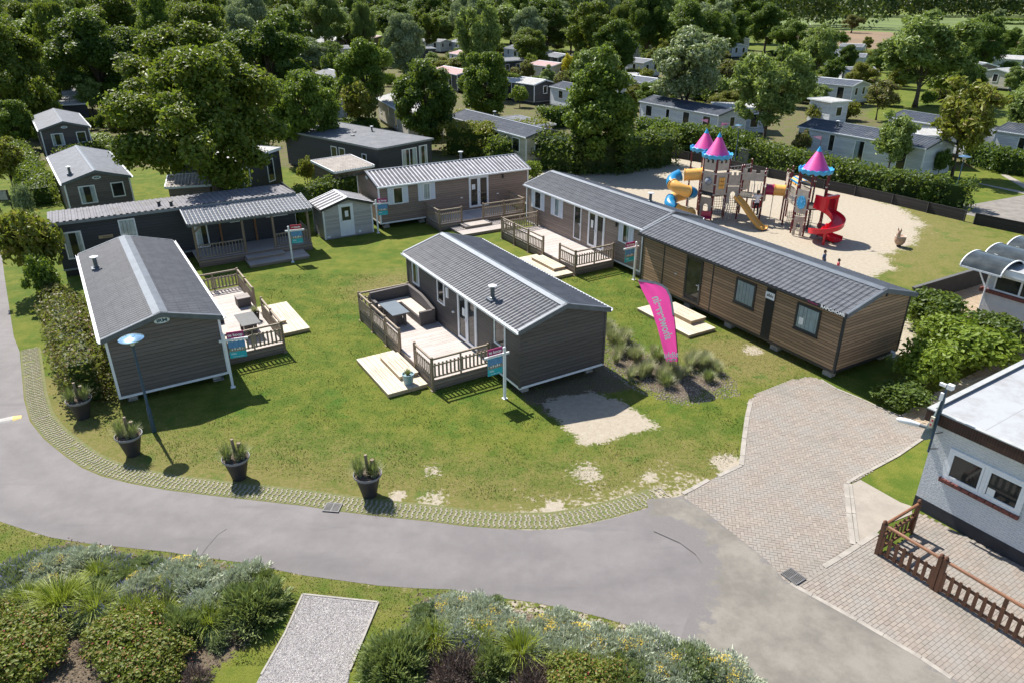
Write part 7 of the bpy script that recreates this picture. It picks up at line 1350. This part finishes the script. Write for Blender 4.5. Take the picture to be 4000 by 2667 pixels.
# lawn grass blades
rng = np.random.default_rng(9); N = 230000; gx = rng.uniform(-21, 14, N); gy = 12+rng.uniform(0, 1, N)**1.4*26; lawn = pip(gx, gy, [G(-400, 2700), *road_in[1:], A3(412, 1568), A3(470, 1190), A3(880, 1020), A3(1300, 1190), G(3300, 1300), G(3300, 900), G(-400, 900)])
lawn |= pip(gx, gy, [(p[0], p[1]) for p in [*road_out[1:], B2_(1000, 1900), B1_(-400, 1900)]]) 
for poly in (play, pad, mulch, bedL, bedR, grav): lawn &= ~pip(gx, gy, poly)
dr = pdist(gx, gy, road_in, False); lawn &= dr > 1.3; gx, gy = gx[lawn], gy[lawn]; n = len(gx); ht = rng.uniform(.02, .042, n)*(1+.8*(np.sin(gx*1.7+gy)*np.sin(gy*1.3) > .5)); a = rng.uniform(0, 2*PI, n); w_ = rng.uniform(.006, .014, n); lx, ly = rng.normal(0, .02, n), rng.normal(0, .02, n)
V = np.stack([np.stack([gx-np.cos(a)*w_, gy-np.sin(a)*w_, np.zeros(n)], -1), np.stack([gx+np.cos(a)*w_, gy+np.sin(a)*w_, np.zeros(n)], -1), np.stack([gx+lx, gy+ly, ht], -1)], 1).reshape(-1, 3); T = np.stack([rng.uniform(0, 1, n), rng.uniform(0, 1, n), rng.uniform(0, 1, n), np.ones(n)], 1).repeat(3, 0)
t = NT('lawn_blade'); P = t.pos(); at = t.n('VertexColor', layer_name='tint'); sp = t.n('SeparateColor', {0: at.outputs[0]}); big, mid, fin_ = t.noise(.22, P, 3), t.noise(1.3, P, 5, .65), t.noise(7, P, 4, .7)
c1 = t.mix(t.step(t.math('ADD', t.math('MULTIPLY', mid, .6), t.math('MULTIPLY', big, .4)), .38, .62), (.085, .15, .014), (.18, .215, .028)); c1 = t.mix(t.math('MULTIPLY', sp.outputs[0], .5), c1, (.24, .235, .08)); clov = t.step(t.noise(.55, P, 5, .75), .56, .66); c1 = t.mix(t.math('MULTIPLY', clov, .6), c1, (.045, .12, .015)); M['blade'] = t.fin(c1, .8)
o = mobj('lawn_grass', np_mesh('lawn_grass', V, np.arange(3*n).reshape(-1, 3), M['blade'], attr=T)); tag(o, 'short uneven lawn grass round the homes', 'grass', kind='stuff')
# scattered gravel and mulch chips
def chips(name, polys, n, size, mat, seed, label, z=.004, margin=0):
    rng = np.random.default_rng(seed); X0 = min(p[0] for q_ in polys for p in q_); X1 = max(p[0] for q_ in polys for p in q_); Y0 = min(p[1] for q_ in polys for p in q_); Y1 = max(p[1] for q_ in polys for p in q_)
    x, y = rng.uniform(X0, X1, n), rng.uniform(Y0, Y1, n); k = np.zeros(n, bool)
    for q_ in polys: k |= pip(x, y, q_)
    x, y = x[k], y[k]; n = len(x); P = np.stack([x, y, np.full(n, z)], -1); a = rng.uniform(0, 2*PI, n); s = size*rng.uniform(.5, 1.4, (n, 1)); d1 = np.stack([np.cos(a), np.sin(a), rng.uniform(-.3, .3, n)], -1)*s; d2 = np.stack([-np.sin(a), np.cos(a), rng.uniform(-.3, .3, n)], -1)*s*rng.uniform(.4, .8, (n, 1)); u = np.stack([np.zeros(n), np.zeros(n), s[:, 0]*.8], -1)
    V = np.stack([P-d1, P-d2, P+d1, P+d2, P+u], 1).reshape(-1, 3); b = (np.arange(n)*5)[:, None]; Fq = np.concatenate([b+np.array([[0, 1, 4]]), b+np.array([[1, 2, 4]]), b+np.array([[2, 3, 4]]), b+np.array([[3, 0, 4]])], 0); T = np.stack([rng.uniform(0, 1, n)]*3+[np.ones(n)], 1).repeat(5, 0)
    o = mobj(name, np_mesh(name, V, Fq, mat, attr=T)); return tag(o, label, name.replace('_', ' '), kind='stuff')
def chipmat(name, a, b): t = NT(name); at = t.n('VertexColor', layer_name='tint'); sp = t.n('SeparateColor', {0: at.outputs[0]}); return t.fin(t.mix(sp.outputs[0], a, b), .9)
chips('white_gravel', [grav], 42000, .028, chipmat('gravel_stone', (.4, .37, .345), (.68, .655, .63)), 3, 'white gravel filling the edged rectangle', .012)
chips('wood_mulch', [mulch], 9000, .035, chipmat('mulch_chip', (.2, .16, .13), (.42, .36, .3)), 4, 'wood chip mulch under the beach grass')
chips('bed_litter', [bedL, bedR], 16000, .03, chipmat('litter_chip', (.07, .05, .03), (.34, .27, .18)), 6, 'dry litter and clods on the flower bed soil')
# ---------------------------------------------------------------- homes in the background
random.seed(21)
def bghome(r1, r2, label, wall='sid_white', roof='lead_roof', W=3.7, zr=3.25, h=2.25, rise=.5, prof='tile', trim='white', Lc=(5, 14.5), win=True, flu=False, L=None, name='holiday_home', group='distant holiday homes'):
    p1, p2 = G(*r1, zr), G(*r2, zr); yaw = math.atan2(p2.y-p1.y, p2.x-p1.x); Lm = L or min(max((p2-p1).length, Lc[0]), Lc[1]); c, s = math.cos(yaw), math.sin(yaw)
    org = (p1.x-s*W/2, p1.y+c*W/2); z0 = zr-h-rise-.07
    far = p1.length > 110
    e, rf = home(name, label, org, math.degrees(yaw), Lm, W, h, z0, rise, wall, roof, trim, pitch=.28 if not far else .6, row=.4 if (prof == 'tile' and not far) else 0, amp=.03, prof=prof if not far else 'wave', ns=4, blocks=False, group=group, lowdetail=True, ridge='white' if far else 'ridge_grey', ridge_w=.14, skirt='grey_trim', gutter=True)
    m = MB(); m.box(.1, Lm-.1, -W+.1, -.1, 0, z0+.01); m.build('base', M['black'], e)
    ctr = Vector((p1.x+p2.x, p1.y+p2.y))/2
    for side, nrm, LL in (('v0', (-s, c), Lm), ('vW', (s, -c), Lm), ('u0', (-c, -s), W), ('uL', (c, s), W)):
        if Vector(nrm).dot(-ctr) < 0 or not win: continue
        fn = plane_fn(side, Lm, W); n = max(1, int(LL/3.1)) if LL > 4.5 else (2 if random.random() < .6 else 1)
        for i in range(n):
            cx = LL*(i+.5)/n+random.uniform(-.25, .25)*(n > 1); ww = random.choice([.35, .45, .6]) if LL > 4.5 else .38
            if i == n//2 and LL > 6: window(e, fn, cx-.55, cx+.55, z0+.15, z0+2.05, trim, .08, look='dark', name='door')
            else: window(e, fn, cx-ww, cx+ww, z0+random.choice([.75, .95]), z0+2.0, trim, .08, look='dark')
    if flu: flue(rf, Lm*.3, -W*.3, zr-.25, .45)
    return e
h2 = bghome((369, 665), (309, 584), 'brown gable-end home with pale grey panel roof behind the navy lodge', 'sid_L', 'panel_roof', 3.95, 3.35, 2.38, .58, prof='wave', L=10.5, win=False, name='mobile_home', group=None, flu=False)
fn = plane_fn('u0', 10.5, 3.95); window(h2, fn, .75, 1.75, 1.2, 2.4, look='sides'); window(h2, fn, 2.7, 3.5, 1.4, 2.4); p = logo_plate(h2, fn, 1.98, 2.85); text('lettering', 'iRM', .15, M['ink'], p, frame_mtx(fn, 1.98, 2.85, .027, 1), bold=.006, sx=1.35); flue([c for c in h2.children if c.name.startswith('roof')][0], 1.5, -.6, 3.0, .45)
h1 = bghome((244, 474), (213, 430), 'dark brown gable-end home farther back at the left, under a pale roof', 'sid_C', 'panel_roof', 3.95, 3.35, 2.38, .58, prof='wave', L=10, win=False, name='mobile_home', group=None)
fn = plane_fn('u0', 10, 3.95); window(h1, fn, .75, 1.75, 1.2, 2.3, look='sides'); window(h1, fn, 2.8, 3.6, 1.3, 2.3); p = logo_plate(h1, fn, 1.98, 2.8); text('lettering', 'iRM', .15, M['ink'], p, frame_mtx(fn, 1.98, 2.8, .027, 1), bold=.006, sx=1.35)
n1 = bghome((3184, 462), (3656, 537), 'long white home with dark roof behind the long hedge', 'sid_white', 'blue_roof', 4.0, 3.3, 2.35, .55, L=12.5, win=False, name='mobile_home', group=None, Lc=(5, 16)); a1 = G(3184, 462, 3.3); a2 = G(3656, 537, 3.3); sd = 'vW'
fn = plane_fn('vW', 12.5, 4.0); window(n1, fn, 3.4, 4.05, 1.0, 2.5); window(n1, fn, 6.1, 7.1, .5, 2.4, look='half', name='door'); window(n1, fn, 10.2, 11.1, .5, 2.4, name='door'); flue([c for c in n1.children if c.name.startswith('roof')][0], 3.2, -2.9, 3.0, .5); logo_plate(n1, plane_fn('uL', 12.5, 4.0), 2.0, 2.9, .2, .12)
def flatroof(quad, z, label, roof='pale_roof', wall='sid_dark', hz=None, group=None, name='flat_roof_home', wallon=True, cat='mobile home', wins=True, drop=.18, trim='white', prof='wave', inset=.25, rail=False):
    """four roof corners in the photo (near-left, near-right, far-right, far-left) at height z"""
    P = [G(x, y, z) for x, y in quad]; a = P[0]; d = (P[1]-P[0]).normalized(); n_ = Vector((-d.y, d.x, 0)); L = (P[1]-P[0]).length; D_ = max(1.4, ((P[3]-P[0]).dot(n_)+(P[2]-P[1]).dot(n_))/2); yaw = math.atan2(d.y, d.x)
    e = empty(name, (a.x, a.y, 0), yaw, label, cat, group); m = MB(); corr(m, (0, 0, z), (L, 0, z), (L, D_, z-.02), (0, D_, z-.02), .3, .02, 0, ns=6, prof=prof); m.build('roof', M[roof], e)
    m = MB(); m.box(-.03, L+.03, -.03, 0, z-drop, z+.03).box(-.03, 0, 0, D_, z-drop, z+.03).box(L, L+.03, 0, D_, z-drop, z+.03).box(0, L, D_, D_+.03, z-drop, z+.03); m.build('roof_edge', M[trim], e); m = MB(); m.box(0, L, 0, D_, z-.06, z-.03); m.build('soffit', M[trim], e)
    if wallon:
        i = inset; m = MB(); m.box(i, L-i, i, D_-i, .1, z-.07); m.build('wall', M[wall], e); fn = lambda s, zz, dd: (s, i-dd, zz)
        if wins:
            n = max(1, int(L/2.2))
            for k in range(n): c = L*(k+.5)/n; window(e, fn, c-.45, c+.45, .6 if k % 2 else 1.0, z-.6, 'white', .08)
    else:
        for x in (.08, L-.16):
            for y in (.08, D_-.16): m = MB(); m.box(x, x+.08, y, y+.08, 0, z-.06); m.build('post', M['fence_wood'], e)
    return e, L, D_
e, L, D_ = flatroof([(1475, 582), (1693, 542), (1452, 457), (1262, 487)], 3.05, 'navy lodge with large flat grey felt roof and glazed front, behind the bright-roofed home', 'lead_roof', 'sid_N', wins=False, drop=.12, trim='grey_trim', inset=.12, name='flat_roof_lodge', cat='lodge')
fn = lambda s, zz, dd: (s, .12-dd, zz); window(e, fn, L*.42, L*.42+1.6, .6, 2.6, look='sides', mull=(L*.42+.8,), name='door'); window(e, fn, L*.42+1.85, L*.42+2.75, .6, 2.65, look='sides'); fn = lambda s, zz, dd: (.12-dd, s, zz); window(e, fn, 1.6, 2.2, 1.3, 2.4); window(e, fn, 4.4, 5.2, .8, 2.5); window(e, fn, 5.5, 6.3, .8, 2.5)
flue(e, L*.8, D_*.5, 3.02, .45, .07, 'anthra'); m = MB(); m.box(L*.35, L*.35+.3, D_*.45, D_*.45+.2, 3.05, 3.15).box(L*.55, L*.55+.3, D_*.55, D_*.55+.2, 3.05, 3.15); m.build('roof_vent', M['concrete'], e)
# monopitch wooden sheds
def monoshed(quad, zf_, zb_, label, roofm, wallm='shedwood'):
    P = [G(quad[0][0], quad[0][1], zf_), G(quad[1][0], quad[1][1], zf_), G(quad[2][0], quad[2][1], zb_), G(quad[3][0], quad[3][1], zb_)]; d = (P[1]-P[0]).normalized(); n_ = Vector((-d.y, d.x, 0)); L = (P[1]-P[0]).length; D_ = max(1.5, (P[3]-P[0]).dot(n_)); e = empty('wooden_shed', (P[0].x, P[0].y, 0), math.atan2(d.y, d.x), label, 'shed')
    m = MB(); corr(m, (0, 0, zf_), (L, 0, zf_), (L, D_, zb_), (0, D_, zb_), .22, .035, .35); m.build('roof', roofm, e); m = MB(); f = lambda p, s: (s, p[0], p[1])
    for s0, s1 in ((-.08, 0), (L, L+.08)): m.ext([(-.02, zf_-.12), (D_, zb_-.12), (D_, zb_+.05), (-.02, zf_+.05)], f, s0, s1)
    m.box(0, L, -.05, 0, zf_-.14, zf_+.01).box(0, L, D_, D_+.05, zb_-.1, zb_+.06); m.build('roof_trim', M['white'], e); m = MB(); m.ext([(.15, 0.02), (D_-.15, .02), (D_-.15, zb_-.06), (.15, zf_-.06)], f, .12, L-.12); m.build('wall', M[wallm], e); return e
tr = roofmat('weathered_tile', (.36, .33, .3), .6, (.28, .26, .22)); monoshed([(1305, 673), (1460, 647), (1409, 606), (1258, 623)], 2.1, 2.4, 'weathered wooden shed with pale tiled roof behind the pale grey shed', tr); monoshed([(647, 732), (823, 721), (806, 671), (624, 688)], 2.1, 2.45, 'wooden shed with tiled roof in the shade of the largest oak', tr)
monoshed([(182, 378), (309, 371), (297, 340), (169, 345)], 2.2, 2.45, 'farther of two pale ribbed shed roofs at the left', M['pale_roof'], 'sid_dark'); monoshed([(200, 412), (340, 404), (332, 373), (193, 381)], 2.2, 2.45, 'nearer of two pale ribbed shed roofs at the left', M['pale_roof'], 'sid_dark')
e, L, D_ = flatroof([(905, 640), (1095, 577), (1020, 520), (860, 560)], 2.95, 'dark home with white roof edge under the largest oak', 'pale_roof', 'sid_N', group=None, inset=.1)
BG = [((1822, 427), (2130, 503), 'dark tiled home behind the yellowish hedge', 'sid_cream', 'blue_roof', 4.0, 'tile', True), ((1535, 362), (1715, 452), 'pale green-grey home with pale roof between the two dark trees', 'sid_cream', 'pale_roof', 3.8, 'wave', False), ((1277, 268), (1352, 284), 'brown home with blue-grey roof beside the round tree', 'sid_brown', 'lead_roof', 3.8, 'wave', False),
      ((1272, 180), (1345, 178), 'pale home with gable window among the distant caravans', 'sid_cream', 'lead_roof', 3.8, 'wave', False), ((1422, 133), (1490, 141), 'distant home with pale pink roof beside the silvery willow', 'sid_brown', 'pink_roof', 5, 'wave', False), ((1333, 101), (1380, 107), 'distant pale home with grey roof left of the silvery willow', 'sid_white', 'lead_roof', 4, 'wave', False), ((1290, 145), (1332, 151), 'small distant home with cream roof and brown wall', 'sid_brown', 'pale_roof', 3.5, 'wave', False), ((1290, 124), (1328, 124), 'small distant white roof above the cream one', 'sid_white', 'pale_roof', 3.5, 'wave', False),
      ((1655, 150), (1742, 155), 'white bungalow with brown roof edge at the top centre', 'sid_white', 'lead_roof', 4.2, 'wave', False), ((1785, 152), (1855, 162), 'white home with light blue-grey roof below the pale tall tree', 'sid_white', 'panel_roof', 4.2, 'wave', False), ((1793, 196), (1895, 212), 'white home with pink roof, left one of the middle group', 'sid_white', 'pink_roof', 4.4, 'wave', False), ((1735, 257), (1835, 275), 'pink-roofed home half hidden behind the round dark tree', 'sid_dark', 'pink_roof', 4.4, 'wave', False),
      ((2000, 177), (2122, 190), 'white home with shaded dark roof below the dark tall tree', 'sid_white', 'blue_roof', 4.2, 'wave', False), ((2106, 236), (2192, 246), 'white home with pink roof beside the golden tree', 'sid_cream', 'pink_roof', 4.6, 'wave', False), ((2200, 318), (2285, 334), 'blue-grey home behind the thin trees at the centre', 'sid_white', 'blue_roof', 3.9, 'tile', False), ((2440, 290), (2568, 306), 'blue-grey roofed home left of the silvery tree', 'sid_white', 'blue_roof', 3.9, 'tile', True),
      ((2556, 372), (2866, 424), 'long pale blue home behind the silvery tree', 'sid_white', 'blue_roof', 4.0, 'tile', True), ((3535, 430), (3850, 478), 'white home with dark ribbed roof behind the loose yellow-green tree', 'sid_white', 'blue_roof', 4.0, 'tile', False), ((3945, 478), (4080, 496), 'white home with dark door at the right edge', 'sid_white', 'blue_roof', 4.0, 'tile', False), ((3270, 206), (3385, 210), 'white house with columned porch at the upper right', 'sid_white', 'lead_roof', 4.8, 'wave', False),
      ((3190, 300), (3368, 316), 'white home with pale ridge line below the porch house', 'sid_white', 'blue_roof', 4.2, 'tile', False), ((3290, 262), (3365, 262), 'grey-roofed home between the porch house and the pale ridge line', 'sid_white', 'lead_roof', 4.2, 'wave', False), ((3290, 170), (3350, 172), 'distant grey roof above the porch house', 'sid_white', 'lead_roof', 4.2, 'wave', False), ((3215, 196), (3275, 192), 'distant blue-grey roof left of the porch house', 'sid_white', 'panel_roof', 4.2, 'wave', False),
      ((3750, 232), (3855, 246), 'brown home with dark roof below the dark dense tree', 'sid_brown', 'lead_roof', 4.2, 'wave', False), ((3898, 268), (3990, 262), 'white-roofed home with glazed front at the right', 'sid_cream', 'pale_roof', 5, 'wave', False), ((3905, 214), (4010, 220), 'white home before the brown field at the right', 'sid_white', 'pale_roof', 4.2, 'wave', False), ((2826, 165), (2893, 172), 'grey home with carport beside the dark round tree', 'sid_white', 'lead_roof', 4.2, 'wave', False), ((2822, 139), (2905, 146), 'long pale pink roof beside the dark round tree', 'sid_cream', 'pink_roof', 4, 'wave', False),
      ((172, 196), (232, 202), 'farther of the faded pink roofs at the left', 'sid_white', 'pink_roof', 3.6, 'wave', False), ((188, 217), (262, 226), 'nearer of the faded pink roofs at the left, above a blue wall', 'sid_white', 'pink_roof', 3.8, 'wave', False), ((385, 300), (480, 318), 'white-roofed home behind the dark oak with open trunk', 'sid_dark', 'pale_roof', 4, 'wave', False), ((2480, 172), (2530, 176), 'small pale grey roofed hut left of the bright green tree', 'sid_cream', 'panel_roof', 3.6, 'wave', False), ((2478, 225), (2545, 232), 'blue-grey roof partly hidden right of the dark egg-shaped tree', 'sid_white', 'lead_roof', 4, 'wave', False),
      ((1575, 93), (1618, 97), 'distant blue-grey bungalow left of the dark pointed tree', 'sid_white', 'lead_roof', 4, 'wave', False), ((1650, 92), (1712, 98), 'distant white bungalow right of the dark pointed tree', 'sid_white', 'pale_roof', 4, 'wave', False), ((2040, 300), (2120, 310), 'low white-roofed home with navy wall near the centre', 'sid_dark', 'pale_roof', 4, 'wave', False), ((2165, 205), (2215, 212), 'grey home with dark wall behind the golden tree', 'sid_dark', 'lead_roof', 4, 'wave', False), ((1190, 115), (1240, 118), 'row of white caravans glimpsed between the oaks', 'sid_white', 'pale_roof', 4, 'wave', False), ((1225, 160), (1260, 150), 'white caravan roof glimpsed beside the grey-green tree', 'sid_white', 'pale_roof', 3.5, 'wave', False)]
for r1, r2, lb, wl_, rf_, W_b, pf, fl in BG: bghome(r1, r2, lb, wl_, rf_, W_b, prof=pf, flu=fl)
FR = [([(1965, 240), (2085, 233), (2060, 222), (1955, 226)], 'flat grey-roofed home with dark wall at the centre', 'lead_roof', 'sid_N', True), ([(1985, 318), (2055, 310), (2040, 294), (1985, 296)], 'flat white carport roof near the centre', 'pale_roof', 'sid_dark', True), ([(1610, 192), (1705, 190), (1700, 180), (1612, 182)], 'flat pale carport with dark opening among the distant bungalows', 'lead_roof', 'sid_dark', True), ([(2030, 500), (2172, 485), (2060, 452), (1972, 452)], 'flat grey lean-to roof beside the dark tiled home', 'lead_roof', 'sid_cream', True),
      ([(2790, 420), (3010, 425), (2990, 405), (2779, 400)], 'flat pale roof behind the long pale blue home', 'pale_roof', 'sid_white', True), ([(3250, 400), (3330, 395), (3330, 378), (3220, 375)], 'pale corrugated lean-to below the white home with pale ridge', 'pale_roof', 'sid_white', True), ([(3600, 530), (3760, 535), (3700, 505), (3560, 500)], 'pale corrugated awning behind the long white home', 'pale_roof', 'sid_white', False), ([(2450, 285), (2470, 300), (2475, 276), (2410, 277)], 'flat white roof above the blue-grey roofed home', 'pale_roof', 'sid_white', True), ([(1255, 148), (1390, 146), (1385, 138), (1260, 139)], 'long flat pale roof before the distant caravans', 'pale_roof', 'sid_white', True), ([(1335, 405), (1395, 398), (1380, 380), (1325, 388)], 'white hut with dark door left of the flat dark lodge', 'pale_roof', 'sid_white', True)]
for qd, lb, rf_, wl_, wo in FR: flatroof(qd, 2.7, lb, rf_, wl_, group='flat roofed homes and lean-tos', wallon=wo, drop=.12, trim='white')
# fields at the upper right
M['fieldgreen'] = plain('field_grass', (.1, .14, .028), .95, .25, .05); M['fieldbrown'] = plain('stubble_field', (.19, .13, .075), .95, .15, .06)
sheet('green_field', [G(2700, 66), G(3300, 60), G(4400, 52), G(4600, 150), G(3700, 140), G(3100, 115), G(2850, 105)], .02, M['fieldgreen']); sheet('brown_field', [G(3100, 118), G(3400, 124), G(3700, 140), G(4600, 160), G(4600, 235), G(3700, 212), G(3100, 172)], .024, M['fieldbrown'])
t = NT('field_strip'); sheet('field_strip', [G(3860, 104), G(4600, 112), G(4600, 150), G(3860, 138)], .04, M['fieldgreen'])

# shrubs and small trees filling the gardens between the distant homes
random.seed(31); n1_ = n2_ = 0; GB, GT = [], []
def clear(x, y, mg):
    for (hx, hy, ya, L_, W_b) in HOMES:
        dx, dy = x-hx, y-hy; u, v = dx*math.cos(ya)+dy*math.sin(ya), dx*math.sin(ya)-dy*math.cos(ya)
        if -mg < u < L_+mg and -mg < v < W_b+mg: return False
    return True
LIM = lambda px: 600 if px < 1100 else (540 if px < 1700 else (470 if px < 2600 else (470 if px < 3050 else 420)))
for i in range(9000):
    Y = 50+170*random.random()**1.3; X_ = random.uniform(-.72, .72)*Y; px, py, _ = proj((X_, Y, 0))
    if py > LIM(px) or px < -50 or px > 4050 or (px > 3100 and py < 170): continue
    if random.random() < .45:
        if n2_ < 190 and clear(X_, Y, 1.0): e = plant(random.choice(['small', 'airy', 'round', 'beech', 'spire', 'small', 'oak2']), (X_, Y), random.uniform(2.2, 4.2) if (1100 < px < 3000 and py < 260) else random.uniform(2.6, 6.5), random.uniform(2.6, 5.2), 'garden tree', 'tree', 'garden trees between the distant homes', random.choice(['mid', 'ash', 'dark', 'oak', 'yellowish', 'mid']), 'garden_tree'); GT.append((['low', 'round', 'leafy'][i % 3]+' garden tree', 'between the distant homes', px, e)); n2_ += 1
    elif n1_ < 290 and clear(X_, Y, .6): e = plant('bush', (X_, Y), random.uniform(1.2, 2.3), random.uniform(2.2, 5.5), 'garden bush', 'bush', 'garden bushes between the distant homes', random.choice(['mid', 'hedge', 'dark', 'bright', 'yellowish', 'olive']), 'garden_bush', sy=random.uniform(.5, 1)); GB.append((['wide', 'dense', 'dark', 'leafy'][i % 4]+' garden bush', 'between the distant homes', px, e)); n1_ += 1
rank(GT); rank(GB)
